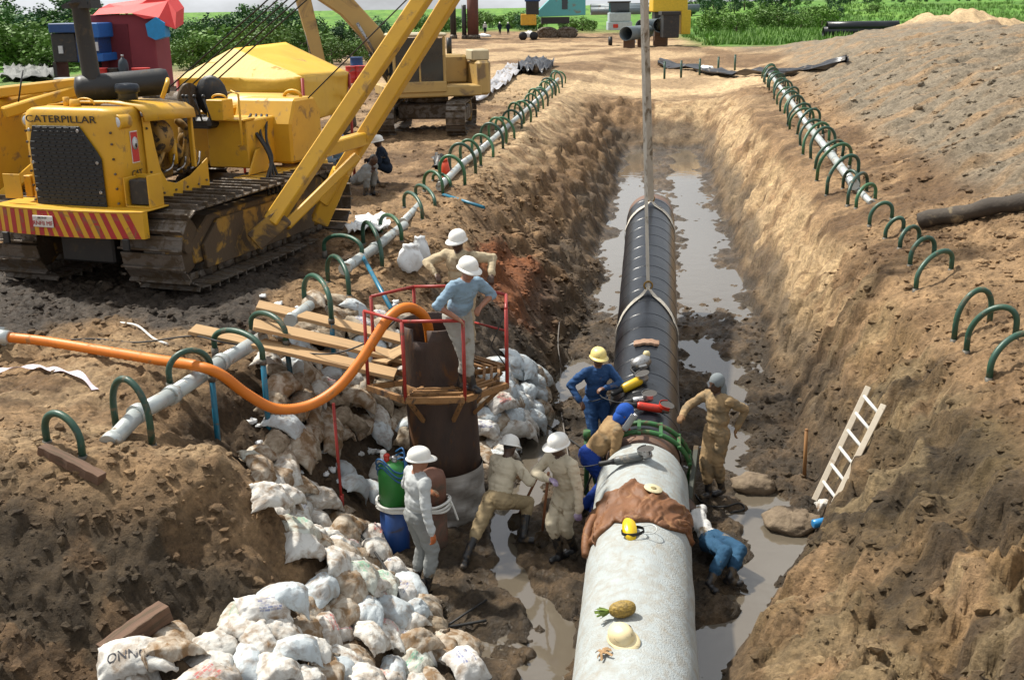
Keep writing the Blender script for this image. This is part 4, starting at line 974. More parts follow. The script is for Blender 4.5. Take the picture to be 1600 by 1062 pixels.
wleg(onleg(LB,TIP,.01)+Vector((.05,.5,-.25)),onleg(RBb,TIP,.10)+Vector((.1,-.1,0)),.16,.16,name='diagonal_brace')
wleg(RBb+Vector((-.1,.1,-.35)),RBb+Vector((.35,.1,.55)),.30,.34,name='pivot_bracket'); wleg(LB+Vector((-.3,-.05,-.3)),LB+Vector((.2,.1,.1)),.34,.3,m=M_catd,name='pivot_bracket')
b=MB(); b.lathe([(.26,-.22),(.26,-.18),(.2,-.15),(.2,.15),(.26,.18),(.26,.22)],TIP,sidev,22); b.build('head_sheave',M_mudsteel,bmn,world=True)
b=MB(); b.cyl(TIP-sidev*.55,TIP+sidev*.55,.07,n=12); b.build('head_pin',M_mudsteel,bmn,world=True)
wt=TM@Vector((-.45,.6,2.45))
for k in range(5):
    b=MB(); b.tube([wt+Vector((.10*k-.2,.05*k,-.05*k)),TIP+sidev*(.07*k-.14)+Vector((-.15,0,.1-.1*k))],.014,6); b.build('hoist_cable',M_cable,bmn,world=True)
b=MB(); b.tube([TM@Vector((1.1,2.0,2.2)),onleg(RBb,TIP,.62)],.013,6); b.build('hoist_cable',M_cable,bmn,world=True)
for dx in (-.05,.05): 
    b=MB(); b.tube([TIP+Vector((dx,0,-.2)),HOOK+Vector((dx,0,.25))],.013,6); b.build('hoist_cable',M_cable,bmn,world=True)
hk=thing('hook_block','yellow hook block hanging from the boom head above the slings','hook',HOOK)
MB().box((0,0,.2),(.22,.16,.35)).build('block',M_cat,hk,bevel=.04); MB().tube(arc((0,0,-.02),(.09,0,0),(0,0,-.1),12,R(200),R(-60)),.03,8).build('hook',M_mudsteel,hk)

# ---- small fittings on the tractor
bm_=MB(); bm_.cyl((0,0,0),(0,-.02,0),.018,.015,8); bolt=bm_.mesh('bolt',M_mudsteel)
for x,z in [(sx*.70,z) for sx in(-1,1) for z in (1.25,1.45,1.65,1.85,2.05,2.2)]:
    o=bpy.data.objects.new('bolt',bolt); COL.objects.link(o); o.parent=tr; o.location=(x,-2.405,z)
for y,z in ((-1.55,1.3),(-1.2,1.27),(-.8,1.27),(-.4,1.27),(.0,1.27),(.3,1.3),(-1.55,1.6),(-1.55,2.2)):
    o=bpy.data.objects.new('bolt',bolt); COL.objects.link(o); o.parent=tr; o.location=(.822,Y0+(y-Y0)*KY,z); o.rotation_euler=(0,0,R(90))
for k in range(4):
    MB().tube(spline([(.55+.1*k,1.3,2.1),(.75+.1*k,.9,2.0-.08*k),(1.1+.04*k,.75,1.65-.06*k),(1.32,.7-.1*k,1.22),(1.45,.55-.12*k,.98)]),.022,7).build('hydraulic_hose',M_rub,tr)
MB().tube([(.86,.38,1.7),(.93,.38,1.72),(.93,.38,2.5),(.80,.38,2.55)],.018,7).build('grab_handle',M_cat,tr)
MB().tube(arc((.0,-2.0,2.53),(.16,0,0),(0,0,.08),10),.016,7).build('lifting_eye',M_cat,tr)
for sx in(-1,1):
    b=MB(); b.box((sx*1.0,-2.785+.09*(1.0/1.15)**2+.015-.03,.76),(.10,.05,.16)); b.build('tow_lug',M_black,tr,bevel=.01)
# ================================================================== WELLPOINT LINES: headers, hoses, risers
M_hdr=mat('galvanised_header',(.50,.54,.53),.42,metal=.35,col2=(.40,.43,.42),scale=5,dirt=(.30,.24,.17),dirt_amt=.25,dirt_scale=6,bump=.15,bump_scale=30)
M_hose=mat('green_hose',(.022,.105,.058),.42,col2=(.05,.14,.05),scale=6,dirt=(.14,.115,.06),dirt_amt=.24,dirt_scale=7,bump=.15,bump_scale=60,rnd=.25)
M_hosed=mat('dark_green_hose',(.016,.062,.05),.42,col2=(.03,.085,.045),scale=6,dirt=(.12,.10,.06),dirt_amt=.26,dirt_scale=7,bump=.15,bump_scale=60,rnd=.25)
M_blue=mat('blue_riser_pipe',(.012,.17,.27),.4,col2=(.012,.11,.19),scale=5,dirt=(.15,.12,.08),dirt_amt=.2,dirt_scale=8)
M_clip=mat('hose_clip',(.13,.12,.10),.55,metal=.4)
def header(label,pix,z,r,dip=0.0):
    P=[at(x,y,z) for x,y in pix]; P[0].z-=dip
    t=thing('header_pipe',label,'pipe',(P[0].x,P[0].y,z-r))
    for a,c in zip(P[:-1],P[1:]):
        b=MB(); b.cyl(a,c,r,n=18); b.build('pipe_length',M_hdr,t,world=True)
        b=MB(); d=(c-a).normalized(); b.cyl(a-d*.05,a+d*.05,r*1.22,n=18); b.build('coupling',M_hdr,t,world=True)
    return t
header('pale grey header pipe spanning the hollow under the orange hose',[(172,676),(215,646),(268,617),(345,566),(410,528)],.02,.088,.10)
header('short grey header pipe end with couplings beside the plank ends',[(455,499),(484,477)],.05,.075)
header('pale header pipe running past the tractor track',[(540,419),(585,388),(632,352)],.10,.085)
header('short pale header stub in front of the red post',[(630,347),(655,320)],.08,.07)
header('long green-white header pipe following the trench edge to its head',[(688,291),(720,258),(752,234),(790,200),(830,166),(872,124)],.22,.085)
header('white header pipe along the foot of the spoil heap',[(1334,288),(1300,243),(1262,196),(1228,148),(1203,116)],.18,.10)
header('pale header end showing between hoses below the spoil heap',[(1362,318),(1340,296)],.02,.07)
def hose(label,a,c,h,r=.036,m=None,riser=None,riser_m=None,group=None,name='riser_hose',lean=(0,0,0)):
    a=Vector(a);c=Vector(c); m=m or M_hose
    t=thing(name,label,'hose',(a.x,a.y,min(a.z,c.z)),0,group)
    mid=(a+c)/2; half=(a-c)/2; top=max(a.z,c.z)-mid.z
    sh=h*.42; A=a+Vector((0,0,sh)); Cc=c+Vector((0,0,sh)); le=Vector(lean)
    pts=[a]+[q for q in arc((A+Cc)/2+le*.5,(A-Cc)/2,Vector((0,0,h-sh))+le,18)]+[c]
    b=MB(); b.tube(pts,r,10); b.build('hose',m,t,world=True)
    b=MB(); b.cyl(a+Vector((0,0,-.12)),a+Vector((0,0,.05)),r*1.25,n=12); b.build('hose_clip',M_clip,t,world=True)
    b=MB(); b.cyl(c+Vector((0,0,-.03)),c+Vector((0,0,.04)),r*1.22,n=12); b.build('hose_clip',M_clip,t,world=True)
    b=MB()
    e=Vector(riser) if riser is not None else c+Vector((0,0,-.5))
    b.cyl(c+Vector((0,0,.03)),e,r*.95,n=12); b.build('riser_pipe',riser_m or M_blue,t,world=True)
    return t
def gz(v,dz=0.0): return Vector((v.x,v.y,H(v.x,v.y)+dz))
def hpix(label,l,r_,apex,**k):
    a=at(l[0],l[1],.0); c=at(r_[0],r_[1],.0)
    A=a if k.pop('raw',False) else gz(a,-.02); 
    C_=c if k.pop('rawc',False) else gz(c,-.02)
    D=(a.y+c.y)/2; h=atD((l[0]+r_[0])/2,apex,D).z-min(A.z,C_.z)
    return hose(label,A,C_,max(h,.2),**k)
G1='well hoses by the header on the tractor side'; G2='well hoses below the spoil heap'
hpix('green hose arch rising behind a short timber offcut',(74,692),(128,704),652,m=M_hosed)
hpix('green hose arch strapped to the header end with wire',(180,655),(235,668),600,m=M_hosed)
q=on(338,712); hpix('green hose arch over the orange hose, feeding a long blue riser',(266,604),(331,592),548,raw=True,rawc=True,riser=(at(331,592,0).x,at(331,592,0).y,-.98),riser_m=M_blue,m=M_hosed)
hpix('green hose arch crossing the lowest plank to a blue riser in the pit',(336,549),(411,566),517,raw=True,rawc=True,riser=(at(411,566,0).x,at(411,566,0).y,-.95),m=M_hosed)
hpix('green hose arch between the two planks feeding a dark blue riser',(394,520),(447,536),490,raw=True,rawc=True,riser=(at(447,536,0).x+.05,at(447,536,0).y,-.9),riser_m=mat('dark_blue_riser',(.01,.07,.10),.45,dirt=MUD,dirt_amt=.2),m=M_hosed)
hpix('green hose arch behind the planks beside a white sack',(476,470),(518,502),437,m=M_hosed,rawc=True)
hpix('lone green hose arch on bare soil above the white sacks',(512,428),(545,455),405,m=M_hosed)
a=at(507,396,.02); c=at(566,402,.10)
hose('low green hose arch joined to a slanting blue pipe that reaches the platform',a,c,.34,m=M_hosed,riser=at(612,484,-.15))
hpix('green hose arch standing over the pale header by the trench cut',(568,386),(597,412),358,m=M_hosed)
hpix('green hose arch next to the torn white sheet',(595,366),(628,386),340,m=M_hose)
hpix('green hose arch over the short header stub',(632,332),(660,346),305,m=M_hosed)
hpix('green hose arch over the dark hollow behind the header stub',(650,312),(680,329),293,m=M_hosed)
a=at(663,300,.05); c=at(692,306,.08); hose('green hose arch joined to a blue pipe lying on the ground',a,c,.5,m=M_hose,riser=at(756,324,.05))
hpix('green hose arch touching the red marker post',(677,291),(704,300),272,m=M_hose)
xs=[(690,291),(720,258),(752,234),(790,200),(830,166),(872,124)]
hp=[at(x,y,.22) for x,y in xs]
def along(P,n):
    L=[0]; 
    for a,c in zip(P[:-1],P[1:]): L.append(L[-1]+(c-a).length)
    out=[]
    for i in range(n):
        s_=L[-1]*(i+.5)/n; k=max(j for j in range(len(L)-1) if L[j]<=s_); f=(s_-L[k])/(L[k+1]-L[k]); out.append(P[k].lerp(P[k+1],f))
    return out
for i,p in enumerate(along(hp,22)):
    w=.42+.06*math.sin(i*2.1); a=Vector((p.x-.16,p.y+.05,p.z)); c=gz(Vector((p.x+w,p.y-.18+.1*math.sin(i*1.3),0)),-.02)
    hose('green well hose arching off the long header at the trench edge',a,c,lean=(.05*math.sin(i*3.1),.12*math.sin(i*4.7),0),h=.62+.10*math.sin(i*1.7),r=.040,m=(M_hose,M_hosed)[i%3==1],group=G1)
# right-hand line
RL=[((1317,292),(1341,297),267),((1325,312),(1354,299),277),((1338,319),(1367,314),294),((1359,344),(1393,344),323),((1384,360),(1411,361),350),((1406,388),(1435,382),357),((1422,411),(1458,407),378),((1432,440),(1485,431),408),((1494,499),(1547,495),465),((1513,520),(1586,527),496),((1548,571),(1612,562),538)]
for i,(l,r_,ap) in enumerate(RL):
    g=G2 if i<8 else 'well hoses standing in dug holes on the bare bank'
    hpix('green well hose arch half buried in the soil under the spoil heap' if i<8 else 'thick dark green well hose arch in a dug hole on the bank',l,r_,ap,r=.038,m=M_hosed if i!=2 else M_hose,group=g,riser_m=M_hosed)
xs=[(1334,288),(1300,243),(1262,196),(1228,148),(1203,116)]; hp=[at(x,y,.18) for x,y in xs]
for i,p in enumerate(along(hp,24)):
    w=.55+.06*math.sin(i*1.9); a=Vector((p.x+.22,p.y+.1,p.z)); c=gz(Vector((p.x-w,p.y-.2+.12*math.sin(i*1.1),0)),-.02)
    hose('green well hose arching off the white header under the spoil heap',a,c,lean=(.05*math.sin(i*3.3),.12*math.sin(i*5.1),0),h=.66+.08*math.sin(i*2.3),r=.042,m=(M_hosed,M_hose)[i%3==1],group='well hoses on the white header',riser_m=M_hosed)

# ================================================================== STANDING PIPE WITH ITS WORK PLATFORM
RX,RY=-.84,13.06; RR=.45; PZ=-.47
M_riser=mat('scaled_riser_steel',(.035,.025,.022),.6,metal=.25,col2=(.075,.042,.028),scale=4,dirt=(.13,.06,.025),dirt_amt=.28,dirt_scale=5,bump=.3,bump_scale=25,stretch=(1,1,.45))
M_wrap=mat('white_wrapping',(.55,.53,.50),.75,col2=(.40,.375,.34),scale=6,dirt=(.24,.20,.16),dirt_amt=.3,dirt_scale=4,dsoft=.3,bump=.25,bump_scale=20,stretch=(.5,.5,2.2))
rs=thing('standing_pipe','upright dark steel pipe with white wrapped foot rising from the pit','pipe',(RX,RY,-2.45))
LEAN=Vector((-.045,.0,1)).normalized()
def rp(z): return Vector((RX,RY,-2.4))+Vector((-.045,0,1))*(z+2.4)
b=MB(); n=40; V=[];F_=[]; zs=[-1.78,-1.2,-.6,.0,.16,.28]
zs=[-1.85,-1.4,-.9,-.4,.0,.12,.27]
for z in zs:
    for j in range(n):
        a=2*math.pi*j/n; V.append(rp(z)+Vector((math.cos(a)*RR,math.sin(a)*RR,0)))
notch=[j for j in range(n) if 4.05<2*math.pi*(j+.5)/n<4.55]
for i in range(len(zs)-1):
    for j in range(n):
        if i==len(zs)-2 and j in notch: continue
        F_.append((i*n+j,i*n+(j+1)%n,(i+1)*n+(j+1)%n,(i+1)*n+j))
b.add(V,F_,0,True); o=b.build('pipe_wall',M_riser,rs,world=True); so=o.modifiers.new('t','SOLIDIFY'); so.thickness=.03; so.offset=-1
b=MB(); zs=np.arange(-2.62,-1.74,.11); V=[];F_=[]
for i,z in enumerate(zs):
    for k_,dz in ((0,.002),(1,.108)):
        for j in range(n):
            a=2*math.pi*j/n; r=RR+.022+(.006 if k_==0 else 0)+.005*math.sin(5*a+i*2); V.append(rp(z+dz+.03*math.sin(a+1))+Vector((math.cos(a)*r,math.sin(a)*r,0)))
for i in range(2*len(zs)-1):
    for j in range(n): F_.append((i*n+j,i*n+(j+1)%n,(i+1)*n+(j+1)%n,(i+1)*n+j))
b.add(V,F_,0,True); b.build('white_wrap',M_wrap,rs,world=True)
M_rust=mat('rusty_bars',(.19,.085,.025),.75,col2=(.28,.15,.055),scale=8,dirt=(.05,.03,.02),dirt_amt=.35,dirt_scale=7,bump=.4)
M_rail=mat('red_railing',(.36,.030,.022),.45,col2=(.26,.02,.015),scale=8,dirt=(.12,.05,.03),dirt_amt=.25,dirt_scale=9)
pf=thing('work_platform','rusty barred platform with red guard rails clamped round the standing pipe','platform',rp(PZ)-Vector((0,0,.05)))
C0=rp(PZ); OCT=[C0+Vector((math.cos(R(22.5+45*k))*.93,math.sin(R(22.5+45*k))*.90,0)) for k in range(8)]
for k in range(8):
    b=MB(); b.beam(OCT[k],OCT[(k+1)%8],.05,.08); b.build('edge_bar',M_rust,pf,world=True,bevel=.004)
    o_=(OCT[k]-C0).normalized(); b=MB(); b.beam(C0+o_*(RR+.01),OCT[k]-o_*.02,.05,.07); b.build('spoke',M_rust,pf,world=True,bevel=.004)
    for s_ in (.30,.52,.74):
        i0=C0+(OCT[k]-C0).normalized()*(RR+.03); i1=C0+(OCT[(k+1)%8]-C0).normalized()*(RR+.03)
        if k in (2,3,4): continue
        b=MB(); b.beam(i0.lerp(OCT[k],s_)+Vector((0,0,.045)),i1.lerp(OCT[(k+1)%8],s_)+Vector((0,0,.045)),.035,.028); b.build('deck_bar',M_rust,pf,world=True)
b=MB(); 
for sgn in (1,): 
    V=[];F_=[]
    for i,(r,z) in enumerate(((RR+.015,-.20),(RR+.03,-.18),(RR+.03,-.02),(RR+.015,0.0))):
        for j in range(32): V.append(C0+Vector((math.cos(2*math.pi*j/32)*r,math.sin(2*math.pi*j/32)*r,z)))
    for i in range(3):
        for j in range(32): F_.append((i*32+j,i*32+(j+1)%32,(i+1)*32+(j+1)%32,(i+1)*32+j))
    b.add(V,F_,0,True)
b.build('clamp_collar',M_rust,pf,world=True)
for k in (0,5,6,7):
    o_=(OCT[k]-C0).normalized(); b=MB(); b.beam(C0+o_*(RR+.02)+Vector((0,0,-.42)),OCT[k]-o_*.08+Vector((0,0,-.04)),.04,.05); b.build('knee_brace',M_rust,pf,world=True)
RH=.98
posts=[0,1,3,4,5,6,7]
for k in posts:
    b=MB(); b.cyl(OCT[k],OCT[k]+Vector((0,0,RH if k not in (2,) else RH)),.022,n=10); b.build('post',M_rail,pf,world=True)
T=[OCT[k]+Vector((0,0,RH)) for k in range(8)]
for a_,c_ in ((3,2),(0,7),(1,0),(4,5),(5,6),(2,1)):
    b=MB(); b.cyl(T[a_],T[c_],.02,n=10); b.build('rail',M_rail,pf,world=True)
b=MB(); b.cyl(OCT[2],T[2],.022,n=10); b.build('post',M_rail,pf,world=True)
for k in (7,0):
    b=MB(); b.cyl(OCT[k]+Vector((0,0,.5)),OCT[(k+1)%8]+Vector((0,0,.5)),.016,n=8); b.build('mid_rail',M_rail,pf,world=True)
b=MB(); p0=T[7]; p1=T[0]; b.tube([p1,p1.lerp(p0,.3)+Vector((.02,0,-.1)),p1+Vector((-.2,-.25,-.6)),OCT[0].lerp(OCT[7],.4)+Vector((0,0,.1))],.009,6); b.build('wire',M_cable,pf,world=True)
# ================================================================== PLANKS
M_plank=mat('raw_plank',(.46,.30,.15),.75,col2=(.36,.22,.10),scale=4,stretch=(.35,6,6),dirt=(.30,.20,.10),dirt_amt=.3,dirt_scale=3,bump=.3,bump_scale=20)
def plank(label,a,c,w,t,m=M_plank,up=(0,0,1)):
    a=Vector(a);c=Vector(c); d=c-a; L=d.length; o_=(a+c)/2; o_.z-=t/2
    th=bpy.data.objects.new('plank',None)
    b=MB(); k=10; x,y,dd=basis_from(d)
    V=[];F_=[]
    for i in range(k+1):
        s_=i/k; p=Vector((0,0,0)); wob=.006*math.sin(i*2.3+w*50)
        for sx,sy in((-1,-1),(1,-1),(1,1),(-1,1)): V.append(Vector((-L/2+L*s_,sx*w/2+wob,sy*t/2+.008*math.sin(s_*3.1))))
    for i in range(k):
        for j in range(4): F_.append((4*i+j,4*i+(j+1)%4,4*i+4+(j+1)%4,4*i+4+j))
    F_+= [(3,2,1,0),tuple(4*k+j for j in range(4))]
    b.add(V,F_); o=b.build('plank',m,None,bevel=.004,loc=Vector((0,0,0)))
    xx=d.normalized(); zz=Vector(up); zz=(zz-xx*zz.dot(xx)).normalized(); yy=zz.cross(xx)
    mm=Matrix((xx,yy,zz)).transposed().to_4x4(); mm.translation=(a+c)/2; o.location=mm.translation; o.rotation_euler=mm.to_euler()
    bpy.data.objects.remove(th)
    return tag(o,label,'plank')
pz1=PZ+.085
plank('long scaffold plank nearest the hanging orange hose, bank to platform',at(300,514,.22),at(618,585,pz1),.33,.05)
plank('middle scaffold plank with a black cable along it',at(396,507,.225),at(632,560,pz1+.012),.40,.05)
plank('outer scaffold plank nearest the white sacks',at(402,477,.22),at(634,532,pz1+.022),.38,.05)
plank('short offcut board lying across the plank ends at the platform',at(592,566,pz1+.085),at(642,540,pz1+.085),.24,.03)
tb=mat('weathered_timber',(.17,.095,.055),.8,col2=(.10,.055,.035),scale=4,stretch=(.4,5,5),dirt=(.09,.06,.035),dirt_amt=.35,dirt_scale=4,bump=.5,bump_scale=25)
p=gz(at(66,705,0),.05); q=gz(at(156,722,0),.05)
o=plank('short square timber offcut lying before a green hose arch',p,q,.11,.10,tb); o['category']='timber'; o.name='timber_offcut'
p=on(165,1040); q=on(262,975); o=plank('heavy dark timber baulk among the sandbags',p+Vector((0,0,.10)),q+Vector((0,0,.12)),.16,.16,tb); o['category']='timber'; o.name='timber_baulk'
# ================================================================== ORANGE HOSE
M_or=mat('orange_hose',(.66,.19,.012),.5,col2=(.55,.14,.01),scale=5,dirt=(.32,.15,.05),dirt_amt=.22,dirt_scale=6)
top=rp(.27)
P=[at(14,527,.16),at(70,533,.14),at(150,546,.12),at(240,561,.14),at(305,571,.20),atD(345,585,11.6),atD(385,615,11.75),atD(430,638,11.9),atD(480,634,12.05),atD(525,608,12.2),atD(560,568,12.35),atD(588,525,12.5),atD(607,497,12.6),atD(628,482,12.75),atD(648,483,12.9),top+Vector((-.10,-.05,.02)),top+Vector((-.06,0,-.35))]
sp=spline(P,26); b=MB(); L=0; rr=[]; 
for i,q in enumerate(sp):
    L+= (q-sp[i-1]).length if i else 0
    rr.append(.059+(.005 if i%2 else 0))
oh=thing('suction_hose','thick orange ribbed hose sagging from the bank into the standing pipe','hose',(sp[0].x,sp[0].y,.05))
b.tube(sp,rr,16); b.build('ribbed_hose',M_or,oh,world=True)
d=(sp[0]-sp[6]).normalized(); b=MB(); b.cyl(sp[0]-d*.02,sp[0]+d*.22,.088,n=18); b.cyl(sp[0]+d*.22,sp[0]+d*.27,.12,n=18); b.build('coupling',M_hdr,oh,world=True)
# pump corner at the frame's edge
pm=thing('pump','corner of a yellow pump with grey outlet feeding the orange hose','pump',gz(at(-30,525,0)))
M_pump=mat('pump_yellow',(.60,.33,.02),.5,dirt=MUD,dirt_amt=.3)
o=pm.location
MB().box((-.15,.12,.45),(.5,.5,.7)).build('casing',M_pump,pm,bevel=.05); MB().beam((.22,-.05,.1),(.12,.05,.62),.10,.06).build('leg',M_pump,pm,bevel=.01)
MB().cyl((.0,-.15,.16),(.40,-.17,.10),.12,n=18).build('outlet',M_hdr,pm)
# ================================================================== PEOPLE
SKD=mat('dark_skin',(.075,.038,.022),.5,col2=(.055,.028,.017),scale=12)
SKT=mat('tanned_skin',(.34,.16,.095),.5,col2=(.28,.12,.07),scale=12)
SKM=mat('brown_skin',(.17,.082,.045),.5,col2=(.13,.06,.034),scale=12)
def cloth(name,c,c2=None,dirt=(.20,.15,.09),da=.25): return mat(name,c,.88,col2=c2 or tuple(q*.82 for q in c),scale=7,dirt=dirt,dirt_amt=da,dirt_scale=5,bump=.25,bump_scale=180,spec=.2)
K_beige=cloth('beige_coverall',(.50,.41,.27)); K_cream=cloth('cream_coverall',(.56,.49,.36),da=.2); K_khaki=cloth('khaki_trousers',(.34,.26,.15))
K_blue=cloth('pale_blue_shirt',(.25,.36,.46),da=.08); K_greyt=cloth('grey_trousers',(.36,.35,.31),da=.15); K_grey=cloth('pale_grey_shirt',(.47,.49,.49),da=.06); K_greyd=cloth('slate_trousers',(.25,.26,.255),da=.15)
K_navy=cloth('navy_coverall',(.02,.055,.15),(.03,.08,.19),da=.1); K_royal=cloth('royal_blue_trousers',(.012,.04,.22),da=.12); K_tan=cloth('tan_work_jacket',(.34,.235,.12),(.22,.13,.06),da=.35)
K_muddy=cloth('muddy_tan_coverall',(.36,.25,.135),(.27,.18,.09),da=.45); K_jean=cloth('blue_jeans',(.018,.055,.11),(.03,.085,.15),da=.15); K_dark=cloth('dark_overall',(.012,.02,.035),da=.1); K_white=cloth('white_shirt',(.55,.54,.52),da=.2)
K_boot=mat('black_boot',(.014,.014,.016),.42,dirt=MUD,dirt_amt=.45,dirt_scale=9,bump=.2); K_glove=mat('work_glove',(.42,.38,.45),.85,col2=(.15,.06,.22),scale=16); K_gor=mat('orange_glove',(.45,.12,.03),.8,dirt=MUD,dirt_amt=.3); K_gtan=mat('leather_glove',(.26,.14,.06),.8,dirt=MUD,dirt_amt=.3); K_gred=mat('red_glove',(.42,.05,.03),.8)
K_hair=mat('dark_hair',(.012,.01,.009),.7)
def ik(a,t,l1,l2,pole):
    a=Vector(a);t=Vector(t); d=t-a; L=min(max(d.length,abs(l1-l2)+.01),l1+l2-.004); u=d.normalized(); t=a+u*L
    x=(l1*l1-l2*l2+L*L)/(2*L); h=math.sqrt(max(l1*l1-x*x,0)); p=Vector(pole); p=p-u*p.dot(u); p=p.normalized() if p.length>1e-4 else Vector((0,0,1))
    return a+u*x+p*h, t
def person(label,pel,face,trunk,ank,wri,shirt,trou,skin,hat=None,headf=None,headup=None,glove=None,boot=None,kneepole=None,elbow=None,curl=1.0,sleeve=True,foot=None,scale=1.0,vox=.012,group=None,tall_boot=.18,seed=0,hands=True):
    pel=Vector(pel); f=Vector((face[0],face[1],0)).normalized(); td=Vector(trunk).normalized(); r=f.cross(Vector((0,0,1))).normalized()
    k=scale; fwd=(r.cross(td)*-1); fwd=td.cross(r)*-1 if td.cross(r).dot(f)<0 else td.cross(r)
    if abs(td.z)>.95: fwd=(f-td*f.dot(td)).normalized()
    base_z=min(ank[0][2],ank[1][2])-.085*k
    org=Vector((pel.x,pel.y,base_z))
    neck=pel+td*.50*k; hu=Vector(headup).normalized() if headup else (td*.5+Vector((0,0,.6))).normalized(); hf=Vector(headf).normalized() if headf else (f+Vector((0,0,-.25))).normalized()
    hf=(hf-hu*hf.dot(hu)).normalized(); hr=hf.cross(hu)
    prim=[]   # (kind,a,b,ra,rb,label)
    B=MB()
    def cap(a,b,ra,rb,lab):
        a=Vector(a)-org;b=Vector(b)-org; B.tube([a,b],[ra,rb],12); B.ell(a,(ra,ra,ra),nu=12,nv=8); B.ell(b,(rb,rb,rb),nu=12,nv=8); prim.append((a,b,ra,rb,lab))
    def ell(c,rad,ax,lab):
        m=Matrix(ax).transposed(); c=Vector(c)-org; B.ell(c,rad,m,16,12); i=int(np.argmax(rad)); rest=[q for j,q in enumerate(rad) if j!=i]; rr=sum(rest)/2; e=Vector(ax[i])*max(rad[i]-rr,0); prim.append((c-e,c+e,rr,rr,lab))
    AX=(r,fwd,td)
    ell(pel+td*.36*k,(.190*k,.130*k,.180*k),AX,0); ell(pel+td*.17*k,(.175*k,.132*k,.17*k),AX,0); ell(pel-td*.0,(.175*k,.138*k,.14*k),AX,1)
    cap(neck-td*.04,neck+hu*.10*k,.058*k,.052*k,2)
    hc=neck+hu*.150*k+hf*.022*k
    ell(hc,(.074*k,.095*k,.112*k),(hr,hf,hu),2); ell(hc-hu*.055*k+hf*.03*k,(.055*k,.062*k,.062*k),(hr,hf,hu),2)
    cap(hc+hf*.088*k+hu*.012*k,hc+hf*.106*k-hu*.022*k,.010*k,.016*k,2)
    ell(hc+hf*.075*k+hu*.034*k,(.055*k,.016*k,.010*k),(hr,hf,hu),2)
    ell(hc+hf*.082*k-hu*.058*k,(.026*k,.014*k,.010*k),(hr,hf,hu),2)
    for s_ in(-1,1): ell(hc+hr*s_*.076*k-hu*.0,(.012*k,.022*k,.034*k),(hr,hf,hu),2)
    ell(hc-hf*.022*k+hu*.035*k,(.078*k,.084*k,.088*k),(hr,hf,hu),5)
    kp=[Vector(kneepole)]*2 if kneepole is not None and not isinstance(kneepole,list) else ([Vector(q) for q in kneepole] if kneepole else [f+Vector((0,0,.2))]*2)
    for i,s_ in enumerate((-1,1)):
        hip=pel+r*s_*.095*k-td*.02; kn,an=ik(hip,ank[i],.43*k,.43*k,kp[i])
        cap(hip,kn,.108*k,.086*k,1); tb=kn.lerp(an,1-tall_boot/.43); cap(kn,tb,.086*k,.078*k,1); cap(tb.lerp(kn,.1),an,.060*k,.050*k,3)
        ft=Vector(foot[i]) if foot else f; ft=ft.normalized()
        cap(an-Vector((0,0,.045*k))-ft*.035,an-Vector((0,0,.052*k))+ft*.13*k,.044*k,.040*k,3); cap(an-Vector((0,0,.05*k))-r*.018+ft*.04,an-Vector((0,0,.052*k))+r*.018+ft*.11*k,.04*k,.038*k,3)
    ep=elbow or [(-r*.6-f*.5-Vector((0,0,.5))),(r*.6-f*.5-Vector((0,0,.5)))]
    for i,s_ in enumerate((-1,1)):
        sh=neck+r*s_*.180*k-td*.050*k; el_,wr=ik(sh,wri[i],.29*k,.27*k,ep[i])
        cap(neck-td*.03+r*s_*.05*k,sh,.062*k,.068*k,0); cap(sh,el_,.074*k,.060*k,0)
        cap(el_,el_.lerp(wr,.94 if sleeve else .12),.059*k,.050*k,0)
        hl=4 if glove else 2
        if not sleeve: cap(el_.lerp(wr,.12),wr,.042*k,.030*k,2)
        else: cap(el_.lerp(wr,.85),wr,.034*k,.03*k,hl)
        d=(wr-el_).normalized(); n_=d.cross(Vector((0,0,1))); n_=n_.normalized() if n_.length>.1 else r
        side=n_; pn=d.cross(side).normalized()                       # side: across the knuckles, pn: palm normal
        if pn.z>0: pn=-pn
        cap(wr+d*.01,wr+d*.075*k-side*.02*k,.026*k,.020*k,hl); cap(wr+d*.02,wr+d*.075*k+side*.02*k,.024*k,.020*k,hl)
        if hands:
            for j,(o_,L) in enumerate(((-.032,.040),(-.011,.047),(.011,.045),(.031,.036))):
                p0=wr+d*.082*k+side*o_*k; c1=(d*math.cos(.45*curl)+pn*math.sin(.45*curl)); c2=(d*math.cos(1.3*curl)+pn*math.sin(1.3*curl))
                p1=p0+c1*L*k; p2=p1+c2*L*.85*k; cap(p0,p1,.0115*k,.0108*k,hl); cap(p1,p2,.0108*k,.0095*k,hl)
            th=-side if (side.dot(r)*s_)>0 else side
            q0=wr+d*.03*k+th*.028*k; q1=q0+(d*.75+th*.6+pn*.35).normalized()*.04*k; q2=q1+(d*.85+pn*.6*curl).normalized()*.032*k
            cap(q0,q1,.0135*k,.012*k,hl); cap(q1,q2,.012*k,.0105*k,hl)
    me=B.mesh('tmp_body',[shirt])
    o=bpy.data.objects.new('tmp_body',me); COL.objects.link(o)
    rm=o.modifiers.new('r','REMESH'); rm.mode='VOXEL'; rm.voxel_size=vox*k; rm.use_smooth_shade=True
    sm=o.modifiers.new('s','SMOOTH'); sm.factor=.5; sm.iterations=2
    dg=bpy.context.evaluated_depsgraph_get(); m2=bpy.data.meshes.new_from_object(o.evaluated_get(dg)); bpy.data.objects.remove(o); bpy.data.meshes.remove(me)
    nv=len(m2.vertices); co=np.empty(nv*3); m2.vertices.foreach_get('co',co); co=co.reshape(-1,3)
    no=np.empty(nv*3); m2.vertices.foreach_get('normal',no); no=no.reshape(-1,3)
    best=np.full(nv,1e9); lab=np.zeros(nv,int)
